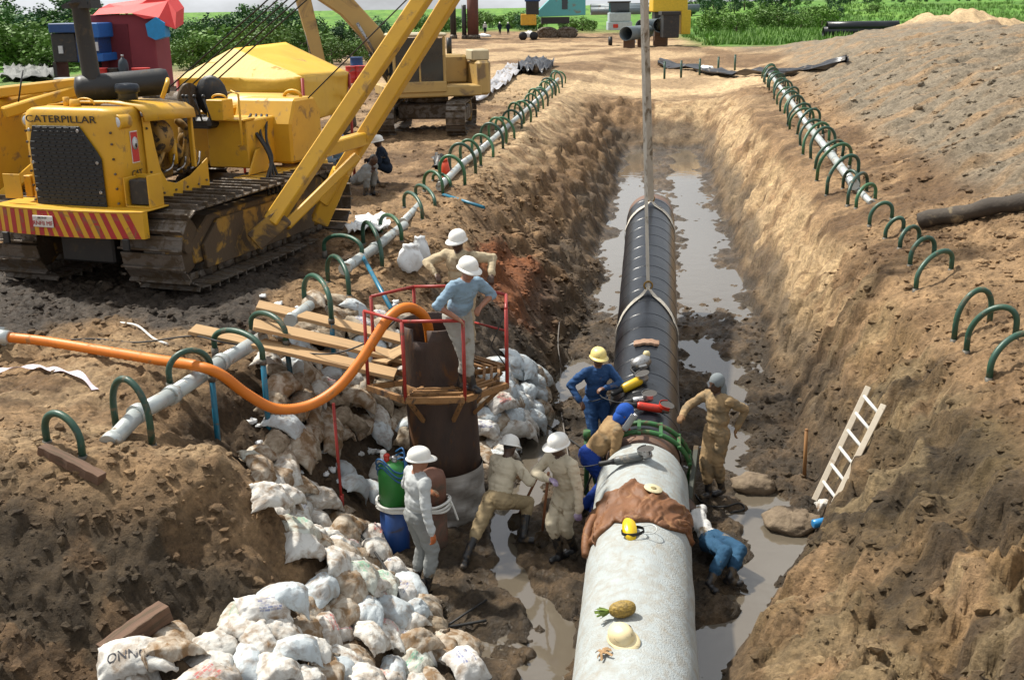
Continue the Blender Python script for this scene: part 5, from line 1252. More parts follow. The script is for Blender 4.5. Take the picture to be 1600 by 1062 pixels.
    for a,b,ra,rb,l_ in prim:
        a=np.array(a);b=np.array(b); ab=b-a; t=np.clip(((co-a)@ab)/max(ab@ab,1e-9),0,1); dd=np.linalg.norm(co-a-t[:,None]*ab,axis=1)-(ra+(rb-ra)*t)
        w=dd<best; best=np.where(w,dd,best); lab=np.where(w,l_,lab)
    # folds in the cloth
    cl=np.isin(lab,(0,1)); q=co+seed*3.7
    fold=-(1-np.abs(noise3(q[:,0]*7+q[:,2]*4,q[:,1]*7-q[:,2]*3,q[:,2]*13,3+seed))*2.2)*.0075+(np.abs(noise3(q[:,0]*17+q[:,2]*9,q[:,1]*17,q[:,2]*26,4))-.3)*.009
    co=co+no*(fold*cl)[:,None]; m2.vertices.foreach_set('co',co.ravel())
    nf=len(m2.polygons); ls=np.empty(nf,int); m2.polygons.foreach_get('loop_start',ls); vi=np.empty(len(m2.loops),int); m2.loops.foreach_get('vertex_index',vi)
    fl=lab[vi[ls]]
    m2.materials.clear()
    eye=mat('eye_dark',(.02,.015,.012),.3)
    for mm in (shirt,trou,skin,boot or K_boot,glove or skin,K_hair,eye): m2.materials.append(mm)
    cen=co[vi[ls]]
    for s_ in(-1,1):
        e=np.array(hc+hf*.088*k+hr*s_*.032*k+hu*.016*k-org); fl=np.where((np.linalg.norm(cen-e,axis=1)<.016*k)&(fl==2),6,fl)
    m2.polygons.foreach_set('material_index',fl.astype(np.int32)); m2.polygons.foreach_set('use_smooth',np.ones(nf,bool)); m2.update()
    p=thing('person',label,'person',org,0,group); m2.name='body'
    ob=bpy.data.objects.new('body',m2); COL.objects.link(ob); ob.parent=p
    if hat in HAT:
        ho=bpy.data.objects.new('hard_hat',HAT[hat]); COL.objects.link(ho); ho.parent=p
        mm=Matrix((-hr,-hf,hu)).transposed().to_4x4(); mm.translation=hc-org+hu*.028*k-hf*.005; ho.matrix_local=mm; ho.scale=(1.02*k,.98*k,1.05*k)
    return p,dict(hc=hc,hf=hf,hu=hu,hr=hr,org=org,neck=neck)
Z=Vector((0,0,1))
def fl(x,y): return H(x,y)
# 1 man at the back of the platform
zp=PZ+.085+.055
c=atD(722,455,13.72)
person('man in beige coverall and white hard hat holding the rail behind the standing pipe',(c.x,13.75,zp+.86),(-.35,-1,0),(-.05,-.22,1),[(c.x+.10,13.82,zp),(c.x-.10,13.78,zp)],[atD(768,428,13.5),atD(680,428,13.55)],K_beige,K_beige,SKD,'w',headf=(-.5,-1,-.75),glove=None,elbow=[Vector((.8,.3,-.2)),Vector((-.8,.2,-.3))],seed=1)
# 2 man in blue shirt at the front of the platform
c=atD(716,540,12.42)
person('man in pale blue shirt and white hard hat leaning on the platform rail',(c.x,12.47,zp+.84),(.62,-.75,0),(.26,-.36,1),[(c.x+.02,12.50,zp),(c.x+.16,12.38,zp)],[atD(752,478,12.35),atD(713,497,12.22)],K_blue,K_greyt,SKT,'w',headf=(.6,-.8,-.75),sleeve=False,elbow=[Vector((.5,.5,-.5)),Vector((-.9,-.1,-.1))],seed=2)
# 3 man in grey by the cylinders
x,y=at(655,925,-2.36).x,11.05; z=fl(x,y)
tag(MB().box((0,0,0),(.5,.34,.05)).build('wooden_block',tb,None,bevel=.01,loc=Vector((x+.02,y,z+.02))),'flat muddy board under the boots of the man in grey','board')
z+=.05
person('man in pale grey shirt and slate trousers standing before the gas cylinders, back turned',(x,y,z+.935),(.85,.5,0),(.07,.03,1),[(x-.04,y+.06,z+.085),(x+.10,y-.08,z+.085)],[atD(669,766,11.3),atD(678,856,10.72)],K_grey,K_greyd,SKT,'w',headf=(.9,.25,-.4),glove=K_gor,elbow=[Vector((.2,.5,-1)),Vector((-.7,-.7,-.2))],seed=3)
# 4 man bending with a shovel
a1=on(727,884); a2=on(818,848); c=atD(778,778,12.2)
person('man in cream jacket and khaki trousers bending over to dig, seen from behind',(c.x,c.y,c.z),(.62,.78,0),(.18,.40,.62),[a1+Z*.085,a2+Z*.085],[atD(803,745,12.62),atD(838,738,12.35)],K_cream,K_khaki,SKD,'w',headf=(.4,.7,-.6),headup=(.15,.35,.8),glove=K_gtan,kneepole=[Vector((.2,.8,.2)),Vector((.55,.8,.25))],elbow=[Vector((-.3,.1,-1)),Vector((.4,-.7,-.3))],foot=[(-.2,-.8,0),(.9,-.1,0)],tall_boot=.32,seed=4)
# 5 man with long shovel beside the pipe
x,y=at(888,880,-2.36).x,11.75; z=fl(x,y)
person('man in cream coverall and white hard hat gripping a shovel beside the pipe',(x,y,z+.90),(-.75,-.62,0),(-.20,-.26,1),[(x+.08,y+.10,z+.085),(x-.10,y-.04,z+.085)],[atD(908,822,11.4),atD(858,748,11.55)],K_cream,K_cream,SKD,'w',headf=(-.8,-.5,-.7),glove=K_glove,elbow=[Vector((.9,-.2,-.4)),Vector((-.6,.4,-.4))],tall_boot=.30,seed=5)
# 6 man in blue behind
x,y=at(925,700,-2.3).x+.02,14.75; z=fl(x,y)
c=atD(930,560,y)
person('man in blue shirt and pale yellow hard hat resting an arm on the black pipe',(x,y,z+.86),(.35,-.95,0),(.05,-.06,1),[(x+.12,y+.05,z+.085),(x-.12,y,z+.085)],[atD(946,606,14.5),atD(906,626,14.5)],K_navy,K_navy,SKM,'y',headf=(.25,-1,-.4),elbow=[Vector((1,.2,-.2)),Vector((-1,.2,-.2))],seed=6)
# 7 welder bent over the joint
c=atD(924,712,12.95)
p,h=person('welder in tan jacket, blue trousers and blue hood bent over the pipe joint',(c.x-.02,c.y,c.z),(.95,.15,0),(.55,.18,.62),[(c.x-.12,c.y-.02,-2.27),(c.x-.02,c.y-.22,-2.27)],[atD(966,672,13.3),atD(968,680,13.0)],K_tan,K_royal,SKM,None,headf=(.85,-.2,-.8),headup=(.5,.1,.75),glove=K_gred,elbow=[Vector((.1,.3,-1)),Vector((-.3,-.8,-.4))],tall_boot=.1,seed=7,scale=1.08)
M_hood=cloth('blue_hood_cloth',(.015,.06,.30),(.02,.09,.38),da=.05); M_visor=mat('grey_visor',(.36,.37,.38),.22,spec=.7)
hc,hf,hu,hr=h['hc']-h['org'],h['hf'],h['hu'],h['hr']; ax=Matrix((hr,hf,hu)).transposed()
b=MB(); b.ell(hc-hf*.02+hu*.02,(.10,.118,.125),ax,20,14,fn=lambda q:q*(1+.06*math.sin(q.x*9)*math.cos(q.z*7))); b.ell(hc-hu*.07-hf*.03,(.092,.095,.11),ax,18,10); b.build('hood',M_hood,p)
b=MB(); V=[];F_=[]
for i in range(9):
    zz=.07-.24*i/8
    for j in range(13):
        a=R(-78+156*j/12); V.append(hc+hr*math.sin(a)*.125+hf*(math.cos(a)*.125+.02)+hu*(zz-.02*math.cos(a)*0))
for i in range(8):
    for j in range(12): F_.append((i*13+j,i*13+j+1,(i+1)*13+j+1,(i+1)*13+j))
b.add(V,F_,0,True); o=b.build('visor',M_visor,p); so=o.modifiers.new('t','SOLIDIFY'); so.thickness=.006
# welding torch in his hand
w_=atD(972,676,13.15); b=MB(); t_=thing('welding_torch','thin welding torch and cable in the hand of the bent welder','torch',w_)
MB().cyl((-.10,-.02,.02),(.06,.01,-.01),.016,n=10).build('grip',M_rub,t_); MB().cyl((.06,.01,-.01),(.22,.05,-.09),.006,n=8).build('rod',M_steel,t_); MB().tube(spline([(-.1,-.02,.02),(-.26,-.15,-.1),(-.38,-.25,-.40),(-.5,-.2,-.75)]),.012,8).build('cable',M_rub,t_)
# 8 man right of the pipe
x,y=at(1119,788,-2.36).x,13.35; z=fl(x,y)
p,h=person('man in muddy tan coverall and grey head cloth reaching to the pipe',(x,y,z+.935),(-.75,-.62,0),(-.02,.0,1),[(x+.10,y+.04,z+.085),(x-.09,y-.05,z+.085)],[atD(1152,668,13.3),atD(1066,648,13.25)],K_muddy,K_muddy,SKD,None,headf=(-.8,-.5,-.35),headup=(-.1,0,1),glove=K_gtan,elbow=[Vector((1,.25,.0)),Vector((-.5,.5,-.4))],seed=8)
hc,hf,hu,hr=h['hc']-h['org'],h['hf'],h['hu'],h['hr']; ax=Matrix((hr,hf,hu)).transposed()
K_gcl=cloth('grey_head_cloth',(.19,.215,.225),da=.1)
b=MB(); b.ell(hc-hf*.022+hu*.035,(.098,.108,.108),ax,20,14); b.ell(hc-hf*.075-hu*.10,(.085,.06,.16),ax,16,12,fn=lambda q:q*(1+.08*math.sin(q.x*8+q.z*3))); b.ell(hc-hf*.10+hr*-.02-hu*.22,(.07,.035,.14),ax,14,10); b.build('head_cloth',K_gcl,p)
# 9 man lying half under the pipe
c=atD(1092,852,11.75)
fx=on(1132,914)
person('man in blue jeans and white shirt lying in the mud half under the pipe',(c.x+.12,11.72,-2.10),(.75,-.45,0),(-.20,.95,.22),[(fx.x+.05,fx.y-.02,fx.z+.10),(c.x-.02,10.95,-2.25)],[(c.x-.25,12.45,-2.05),(c.x+.15,12.4,-2.2)],K_white,K_jean,SKD,None,headf=(-.8,.1,.3),headup=(-.3,.85,.25),kneepole=[Vector((.9,.1,.4)),Vector((.5,-.2,.5))],foot=[(.9,-.4,.1),(.5,-.8,.1)],seed=9)
c2=Vector((c.x,11.85,-2.13)); td=Vector((-.42,.85,.14)).normalized()
# 10-12 the men resting behind the boom
def squat(label,px,py,D,face,shirt,trou,skin,hat,seed,low=.36,reach=.42,trunk=None):
    c=atD(px,py,D); z=fl(c.x,D); f=Vector((face[0],face[1],0)).normalized(); r=f.cross(Z)
    pel=Vector((c.x,D,z+low)); an=[pel+f*.28-r*.14-Z*(low-.085),pel+f*.30+r*.14-Z*(low-.085)]
    wr=[pel+f*reach-r*.06+Z*.22,pel+f*reach+r*.10+Z*.18]
    return person(label,pel,face,trunk or (f.x*.32,f.y*.32,1),an,wr,shirt,trou,skin,hat,kneepole=f*.6+Z*1.0,headf=(f.x,f.y,-.35),seed=seed,vox=.016,hands=True)
squat('man in dark overall and white hard hat squatting beyond the tractor boom',606,283,26.0,(-.95,-.25),K_dark,K_dark,SKD,'w',10)
squat('man in pale shirt and blue hard hat sitting behind the boom leg',532,262,25.2,(.2,-.95),K_blue,K_dark,SKD,'b',11,low=.50)
squat('man in grey clothes crouching with head down beside the squatting man',560,296,24.2,(.85,-.5),K_greyd,K_greyd,SKD,None,12,low=.34,trunk=(.75,-.4,.75))
squat('man with blue hard hat crouching in the shade of the yellow tent',459,215,23.2,(.2,-.9),K_navy,K_dark,SKD,'b',15,low=.45)
# three figures far off on the site
for i,(px,py,sh) in enumerate(((758,47,K_white),(781,47,K_dark),(794,47,K_dark))):
    D=165; c=atD(px,py,D); z=fl(c.x,D)
    person(('tiny far-off figure in white shirt near the rusty piles','tiny far-off figure in dark clothes next to the one in white','tiny far-off figure in dark clothes standing towards the teal crane')[i],(c.x,D,z+.92),(0,-1,0),(0,0,1),[(c.x+.1,D,z+.085),(c.x-.1,D,z+.085)],[(c.x+.25,D-.1,z+.85),(c.x-.25,D-.1,z+.85)],sh,K_dark,SKD,'w',vox=.03,seed=i,hands=False)
# ---- tools held
def shovel(label,a,c,bw=.20):
    a=Vector(a);c=Vector(c); d=(c-a).normalized(); t=thing('shovel',label,'shovel',c)
    MB().cyl(a,c-d*.28,.017,n=10).build('handle',mat('shovel_wood',(.22,.09,.035),.6,col2=(.14,.05,.02),scale=6),t,world=True)
    x,y,_=basis_from(d,Vector((0,-1,0))); b=MB(); V=[];F_=[]
    for i,(s_,w) in enumerate(((-.30,.03),(-.26,bw*.42),(-.10,bw*.5),(-.02,bw*.3),(.03,.01))):
        for j in range(5): u_=-1+j*.5; V.append(c+d*s_+x*w*u_+y*(.03*u_*u_))
    for i in range(4):
        for j in range(4): F_.append((i*5+j,i*5+j+1,(i+1)*5+j+1,(i+1)*5+j))
    b.add(V,F_,0,True); o=b.build('blade',M_mudsteel,t,world=True); so=o.modifiers.new('t','SOLIDIFY'); so.thickness=.006
    return t
MB_=on(845,852)
shovel('long wooden-handled shovel held by the man in cream coverall',atD(857,738,11.55),Vector((MB_.x,MB_.y-.05,MB_.z+.02)))
b1=on(802,850); shovel('shovel pushed into the wet channel by the bending man',atD(842,740,12.33),Vector((on(800,800).x,12.6,-2.36)))
# ================================================================== SANDBAGS
def bag_mat(name,base,mud,amt,pr=None):
    m=mat(name,base,.72,col2=tuple(c*.86 for c in base),scale=5,dirt=mud,dirt_amt=amt,dirt_scale=6.5,dsoft=.26,bump=.45,bump_scale=26,rnd=.12)
    if pr:   # faded block of print on the weave
        n=m.node_tree.nodes; l=m.node_tree.links; p=n['Principled BSDF']; src=p.inputs['Base Color'].links[0].from_socket
        tc=n.new('ShaderNodeTexCoord'); sx=n.new('ShaderNodeSeparateXYZ'); l.new(tc.outputs['Object'],sx.inputs[0])
        def rng(sock,a,b):
            c=n.new('ShaderNodeMath'); c.operation='COMPARE'; c.inputs[1].default_value=(a+b)/2; c.inputs[2].default_value=(b-a)/2; l.new(sock,c.inputs[0]); return c.outputs[0]
        def mul(a,b):
            c=n.new('ShaderNodeMath'); c.operation='MULTIPLY'; l.new(a,c.inputs[0])
            if isinstance(b,float): c.inputs[1].default_value=b
            else: l.new(b,c.inputs[1])
            return c.outputs[0]
        br=n.new('ShaderNodeTexBrick'); br.inputs['Scale'].default_value=9; br.inputs['Color1'].default_value=(0,0,0,1); br.inputs['Color2'].default_value=(1,1,1,1); br.inputs['Mortar'].default_value=(0,0,0,1); br.inputs['Mortar Size'].default_value=.03; l.new(tc.outputs['Object'],br.inputs['Vector'])
        fac=mul(mul(mul(rng(sx.outputs[0],-.11,.12),rng(sx.outputs[1],-.08,.07)),br.outputs['Color']),.75)
        x=n.new('ShaderNodeMix'); x.data_type='RGBA'; l.new(fac,x.inputs[0]); l.new(src,x.inputs[6]); x.inputs[7].default_value=(*pr,1); l.new(x.outputs[2],p.inputs['Base Color'])
    return m
MUDB=(.19,.115,.055)
BM=[bag_mat('white_bag',(.60,.585,.54),MUDB,.38),bag_mat('muddy_bag',(.50,.45,.37),MUDB,.66),bag_mat('bluish_bag',(.50,.55,.57),MUDB,.26),bag_mat('red_print_bag',(.60,.57,.52),MUDB,.38,(.52,.05,.05)),bag_mat('green_print_bag',(.58,.60,.53),MUDB,.4,(.10,.36,.22)),bag_mat('brown_bag',(.36,.30,.22),(.13,.085,.045),.55),bag_mat('blue_print_bag',(.60,.59,.56),MUDB,.34,(.05,.08,.25))]
def bag_mesh(seed,kind,m,L=.27,Wd=.17,T=.06):
    """woven sack: two cloth faces meeting in a thin seam, slumped fill, creases; kind 1 is gathered to a tied neck"""
    rnd=random.Random(seed); nu,nv=26,18; s=seed*5.3
    U,Vv=np.meshgrid(np.linspace(-1,1,nu+1),np.linspace(-1,1,nv+1),indexing='ij'); u=U.ravel(); v=Vv.ravel()
    n=lambda a,b,k: noise2(u*a+s,v*b-s,seed+k)
    pull=1-.07*(1-v*v)*np.abs(u)**6; pullv=1-.09*(1-u*u)*np.abs(v)**6
    x=L*u*pull; y=Wd*v*pullv
    fillf=np.clip((1-np.abs(u)**3.2)*(1-np.abs(v)**3.0),0,1)**.62
    lump=1+.30*n(1.3,1.1,1)+.14*n(2.7,2.3,2)
    crease=.011*np.abs(n(3.2,9,3))+.009*np.abs(n(8,3.4,4))+.006*np.abs(n(11,12,9))
    edge=np.abs(u)**8*.020*n(1,14,5)+np.abs(v)**8*.020*n(14,1,6)
    if kind==1:
        g=sstep(.30,.80,u); nk=1-.80*g*(1-.55*sstep(.88,1.0,u)); y=y*nk; fillf=fillf*(1-.35*g)+.22*g; x=x+g*.03; crease=crease+.02*g*np.abs(n(1,9,7))
    zt=T*fillf*lump+crease*(.25+fillf)+edge; zb=-T*.45*fillf*(1-.2*n(2,2,8))+edge-.004
    sag=-rnd.uniform(.02,.14)*u*u-rnd.uniform(-.05,.05)*u-rnd.uniform(0,.04)*v*v; tw=rnd.uniform(-.05,.05)*u*v
    A=[]
    for z in (zt,zb):
        A.append(np.stack([x+.014*n(4,4,11),y+.014*n(4,4,12),z+sag+tw],1))
    A=np.concatenate(A); A[:,2]-=np.percentile(A[:,2],12); N1=(nu+1)*(nv+1); F_=[]
    for i in range(nu):
        for j in range(nv):
            a=i*(nv+1)+j; F_.append((a,a+nv+1,a+nv+2,a+1)); F_.append((N1+a,N1+a+1,N1+a+nv+2,N1+a+nv+1))
    rim=[i*(nv+1) for i in range(nu+1)]+[nu*(nv+1)+j for j in range(1,nv+1)]+[i*(nv+1)+nv for i in range(nu-1,-1,-1)]+[j for j in range(nv-1,0,-1)]
    for a,b_ in zip(rim,rim[1:]+rim[:1]): F_.append((a,N1+a,N1+b_,b_))
    b=MB(); b.add([tuple(q) for q in A],F_,0,True)
    return b.mesh('sandbag',m)
BAGS=[]
for i,(mi,kind) in enumerate(((0,0),(0,1),(1,0),(1,1),(2,0),(2,1),(3,0),(4,0),(5,0),(0,0),(6,0),(1,0),(5,1))):
    BAGS.append((mi,bag_mesh(i+1,kind,BM[mi],L=.265+.02*(i%3),Wd=.165+.012*(i%4),T=.066+.010*(i%3))))
BL={0:'white',1:'mud-smeared',2:'bluish white',3:'red-printed',4:'green-printed',5:'brown soiled',6:'blue-printed'}
def inside(x,y,P): return in_poly(x,y,P)
_placed=[]
def bag_at(P,n,where,group,k,rnd,sc=1.0,lift=0.0,yaw=None):
    mi,me=k; o=bpy.data.objects.new('sandbag',me); COL.objects.link(o)
    nn=(n+Vector((rnd.uniform(-.34,.34),rnd.uniform(-.34,.34),.5))).normalized(); y_=rnd.uniform(0,6.28) if yaw is None else yaw
    x=Vector((math.cos(y_),math.sin(y_),0)); x=(x-nn*x.dot(nn)).normalized(); yv=nn.cross(x); mm=Matrix((x,yv,nn)).transposed().to_4x4()
    o.location=P+nn*(-.03+lift); o.rotation_euler=mm.to_euler(); o.scale=(sc,sc*rnd.uniform(.9,1.1),sc*rnd.uniform(.9,1.2))
    return tag(o,f'{BL[mi]} sandbag {where}','sandbag',f'{BL[mi]} {group}')
def fill(poly,where,group,spacing,weights,seed,n=900,sc=(.8,1.02),layers=1,Dmax=30):
    spacing*=.98
    rnd=random.Random(seed); xs=[p[0] for p in poly]; ys=[p[1] for p in poly]; pts=[]; kept=[]
    for _ in range(n):
        px,py=rnd.uniform(min(xs),max(xs)),rnd.uniform(min(ys),max(ys))
        if not inside(px,py,poly): continue
        pts.append((px,py))
    for px,py in pts:
        P=on(px,py)
        if any((P-q).length<spacing for q in kept): continue
        kept.append(P)
        k=BAGS[rnd.choices(range(len(BAGS)),weights)[0]]
        bag_at(P,Hn(P.x,P.y,.25),where,group,k,rnd,rnd.uniform(*sc),lift=rnd.choice((0,.0,.05,.09)) )
    return kept
#        w0 w1t mud mudt blu blut red grn brn w  blue mud brt
W_clean=[5, 4, 3, 1, 3, 2, 2, 2, .5,4, 2, 2, .2]; W_pit=[2,1,4,2,2,1,1.5,.4,4,1,.3,4,3]; W_blue=[3,3,2,1,5,4,.2,.2,.6,2,1.5,1.5,.5]
fill([(300,1075),(340,985),(430,950),(520,925),(575,925),(640,985),(655,1075)],'in the heap below the dark mound','sandbags below the mound',.22,W_clean,1,1300)
fill([(170,1070),(215,1035),(310,990),(330,1070)],'beside the heavy timber baulk','sandbags by the baulk',.30,W_clean,2,300)
fill([(392,748),(450,742),(520,790),(585,850),(640,925),(680,960),(660,1000),(570,930),(505,905),(450,830)],'stacked down the mound flank towards the gas cylinders','sandbags down the flank',.20,W_clean,3,1300)
fill([(650,985),(720,985),(735,1062),(640,1070)],'sunk in black mud at the foot of the heap','sandbags in the mud',.30,[1,0,4,1,0,0,1,0,3,1,1,4,1],4,200)
fill([(420,560),(520,480),(600,490),(640,590),(648,690),(600,700),(560,660),(505,700),(450,735),(390,740),(430,650)],'on the pit slope under the planks','sandbags under the planks',.21,W_pit,5,1500)
fill([(470,470),(560,475),(640,500),(640,540),(560,520)],'above the planks near the platform','sandbags above the planks',.30,W_blue,6,200)
fill([(752,575),(800,570),(842,580),(848,640),(815,690),(800,725),(752,730)],'packed against the standing pipe on the wet side','sandbags by the standing pipe',.19,W_blue,7,900)
fill([(530,735),(600,730),(600,772),(530,772)],'lying alone on bare mud by the red rod','lone sandbags',.4,[1,3,0,0,1,3,0,0,0,0,0,0,0],8,60)
# lettered bag at the front
rnd=random.Random(3); P=on(222,1052); o=bag_at(P+Vector((.0,-.06,.15)),Vector((0,-.35,1)),'with dark block lettering, below the timber baulk','lettered sandbag',BAGS[0],rnd,1.25,yaw=R(12)); o['label']='white sandbag with dark block lettering below the timber baulk'; del o['group']
from mathutils.bvhtree import BVHTree
bv=BVHTree.FromPolygons([v.co for v in o.data.vertices],[p.vertices for p in o.data.polygons])
tm=text_mesh('ONNOW',.085,'lettering',mat('faded_black_print',(.05,.05,.06),.7),o,Matrix.Translation((.02,-.06,0))@Matrix.Rotation(R(0),4,'Z'),0.0)
for v in tm.data.vertices:
    hit=bv.ray_cast(Vector((v.co.x,v.co.y,1)),Vector((0,0,-1)))
    v.co.z=(hit[0].z if hit[0] else .1)+.003
# muddy round sacks on the trench floor to the right
rnd=random.Random(9)
for k_,(px,py,sc,lb) in enumerate(((1174,770,.30,'mud-caked round sack beside the reaching man on the trench floor'),(1236,824,.34,'mud-caked round sack below the ladder foot'))):
    P=on(px,py); b=MB(); nu,nv=48,28
    b.ell((0,0,.06),(sc,sc*.8,.15),None,nu,nv); A=np.array(b.v); A=A*(1+.16*noise3(A[:,0]*6+k_*9,A[:,1]*6,A[:,2]*9,5)+.10*np.abs(noise3(A[:,0]*15,A[:,1]*15,A[:,2]*15+k_,6))+.06*noise3(A[:,0]*34,A[:,1]*34,A[:,2]*34,7))[:,None]; b.v=[tuple(q) for q in A]
    o=b.build('mud_sack',mat('mud_caked_sack',(.22,.165,.105),.85,col2=(.10,.07,.045),scale=9,bump=.8,bump_scale=30),None,loc=Vector((P.x,P.y,max(P.z,WATER_Z)-.01))); tag(o,lb,'sack')
P=on(1290,792); o=bag_at(P,Vector((0,0,1)),'','x',BAGS[1],rnd,.45,.02,yaw=.1); o['label']='small torn white sack squashed under the ladder foot'; o['category']='sack'; o.name='torn_sack'; del o['group']
# upright white sacks on the bank and the torn sheet by the header
wsack=bag_mat('clean_white_sack',(.74,.76,.76),MUDB,.05)
for i,(px,py,h,lb) in enumerate(((640,422,.34,'full white sack standing on the bank behind the platform rail'),(660,412,.36,'slim white sack leaning against the full one on the bank'))):
    P=on(px,py); b=MB(); nu,nv=22,16; V=[];F_=[]
    for k in range(nv+1):
        t=k/nv; r=(.15 if i==0 else .11)*(math.sin(math.pi*min(1,.18+t*.82))**.5 if t<.86 else .55+.5*(t-.86)); 
        for j in range(nu):
            a=2*math.pi*j/nu; w=1+.10*math.sin(3*a+6*t+i)+.06*math.sin(7*a-9*t); V.append((math.cos(a)*r*w+.03*t*math.sin(i*3+1),math.sin(a)*r*w*.85,h*t+.012*math.sin(5*a+i)))
    for k in range(nv):
        for j in range(nu): F_.append((k*nu+j,k*nu+(j+1)%nu,(k+1)*nu+(j+1)%nu,(k+1)*nu+j))
    F_.append(tuple(nv*nu+j for j in range(nu))); b.add(V,F_,0,True); o=b.build('white_sack',wsack,None,loc=Vector((P.x,P.y,P.z-.02))); o.scale=(1.35,1.35,1.25); tag(o,lb,'sack')
def sheet(name,label,cat,pix,m,amp=.08,seed=0,nx=26,ny=14,lift=.03,kind=None):
    """crumpled flat sheet laid over the ground between four pixel corners"""
    Q=[on(*p) for p in pix]; V=[];F_=[]
    for i in range(nx+1):
        for j in range(ny+1):
            s_,t=i/nx,j/ny; p=(Q[0]*(1-s_)+Q[1]*s_)*(1-t)+(Q[3]*(1-s_)+Q[2]*s_)*t
            w=.10*float(noise2(s_*6+seed,t*5,seed)); p=p+Vector((w,w*.6,0)); V.append((p.x,p.y))
    A=np.array(V); h=tz(A[:,0],A[:,1]); hs_=h+lift+amp*np.abs(noise2(A[:,0]*3.2+seed,A[:,1]*3.2,seed+2))+amp*.5*np.abs(noise2(A[:,0]*8,A[:,1]*8,seed+5))
    for i in range(nx):
        for j in range(ny): F_.append((i*(ny+1)+j,i*(ny+1)+j+1,(i+1)*(ny+1)+j+1,(i+1)*(ny+1)+j))
    b=MB(); b.add([(a,c,z) for (a,c),z in zip(A,hs_)],F_,0,True); o=b.build(name,m); so=o.modifiers.new('t','SOLIDIFY'); so.thickness=.006
    return tag(o,label,cat,kind=kind)
sheet('torn_sheet','torn white sheet crumpled on the ground behind the header hoses','sheet',[(536,372),(562,347),(612,346),(600,368)],wsack,.14,3)
sheet('groundsheet','grey woven ground sheet on the slope by the excavator track','sheet',[(722,162),(800,102),(830,108),(742,165)],mat('grey_geotextile',(.40,.40,.42),.8,col2=(.28,.28,.30),scale=1.5,dirt=(.2,.16,.12),dirt_amt=.35,dirt_scale=1.2),.25,5)
sheet('black_sheet','black plastic sheet heaped beyond the grey ground sheet','sheet',[(806,116),(825,98),(868,104),(850,120)],mat('black_plastic_sheet',(.02,.022,.028),.35,dirt=(.2,.17,.14),dirt_amt=.25,dirt_scale=1.5),.5,7)
# ================================================================== BACKGROUND SITE
def xf(b,m):
    b.v=[tuple(m@Vector(q)) for q in b.v]; return b
# ---------------- trees and bushes
M_bark=mat('bark',(.10,.075,.05),.9,bump=.5)
def leafmat(name,c): return mat(name,c,.6,col2=tuple(q*.6 for q in c),scale=1.3,rnd=.25,spec=.3)
LF=[leafmat('leaf_green',(.065,.17,.03)),leafmat('leaf_dark',(.035,.105,.035)),leafmat('leaf_light',(.11,.22,.03))]
def tree_mesh(seed,h,w,m,nclump=52,leaf=.26,nl=60):
    rnd=np.random.RandomState(seed); V=[];F_=[]
    for k in range(nclump):
        d=rnd.normal(size=3); d/=np.linalg.norm(d); r=rnd.uniform(.45,1.0)**.6
        c=np.array([d[0]*w*r,d[1]*w*r,h*.52+d[2]*h*.44*r]); c[2]=max(c[2],h*.14)
        cr=rnd.uniform(.22,.42)*w*.75
        for q in range(nl):
            e=rnd.normal(size=3); e/=np.linalg.norm(e); p=c+e*cr*rnd.uniform(.6,1.05); 
            n=e+rnd.normal(size=3)*.5; n/=np.linalg.norm(n); t=np.cross(n,[.3,.2,1]); t/=np.linalg.norm(t)+1e-6; bt=np.cross(n,t); s=leaf*rnd.uniform(.6,1.3); o=len(V)
            V+= [p-t*s*.5,p+bt*s*.32,p+t*s*.6,p-bt*s*.32]; F_.append((o,o+1,o+2,o+3))
    b=MB(); b.add([tuple(q) for q in V],F_,0,False); me=bpy.data.meshes.new('crown'); me.from_pydata(b.v,[],b.f); me.materials.append(m)
    tb_=MB(); tb_.tube([(0,0,-.3),(.05,.03,h*.3),(-.04,.06,h*.62)],[.10*w*.5+.05,.07*w*.5+.03,.03],8)
    for k in range(5):
        a=k*1.25+seed; z=h*(.25+.07*k); tb_.tube([(0,0,z),(math.cos(a)*w*.35,math.sin(a)*w*.35,z+h*.15),(math.cos(a)*w*.62,math.sin(a)*w*.62,z+h*.26)],[.05,.03,.012],6)
    return me,tb_.mesh('trunk',M_bark)
TV=[tree_mesh(1,5.0,2.6,LF[0]),tree_mesh(2,6.0,2.4,LF[1]),tree_mesh(3,3.6,2.6,LF[2],46),tree_mesh(4,5.4,3.0,LF[0],60),tree_mesh(5,4.2,2.4,LF[1],46),tree_mesh(6,2.4,2.4,LF[2],40)]
TNM=['mid green rounded tree','tall dark green tree','light green spreading bush','broad mid green tree','dark green bushy tree','low pale green bush']
def tree(px,D,top,v,where,group,zb=None):
    c=atD(px,60,D); z=H(c.x,D); zt=atD(px,top,D).z; h=(5.0,6.0,3.6,5.4,4.2,2.4)[v]*.98; s=max(.35,(zt-z)/h)
    t=thing('tree',f'{TNM[v]} {where}','tree',(c.x,D,z-.1),random.uniform(0,6.28),f'{TNM[v]}s {group}'.replace('bushs','bushes')); t.scale=(s*random.uniform(.9,1.2),s*random.uniform(.9,1.2),s)
    for me,nm in ((TV[v][0],'crown'),(TV[v][1],'trunk')):
        o=bpy.data.objects.new(nm,me); COL.objects.link(o); o.parent=t
rt=random.Random(5)
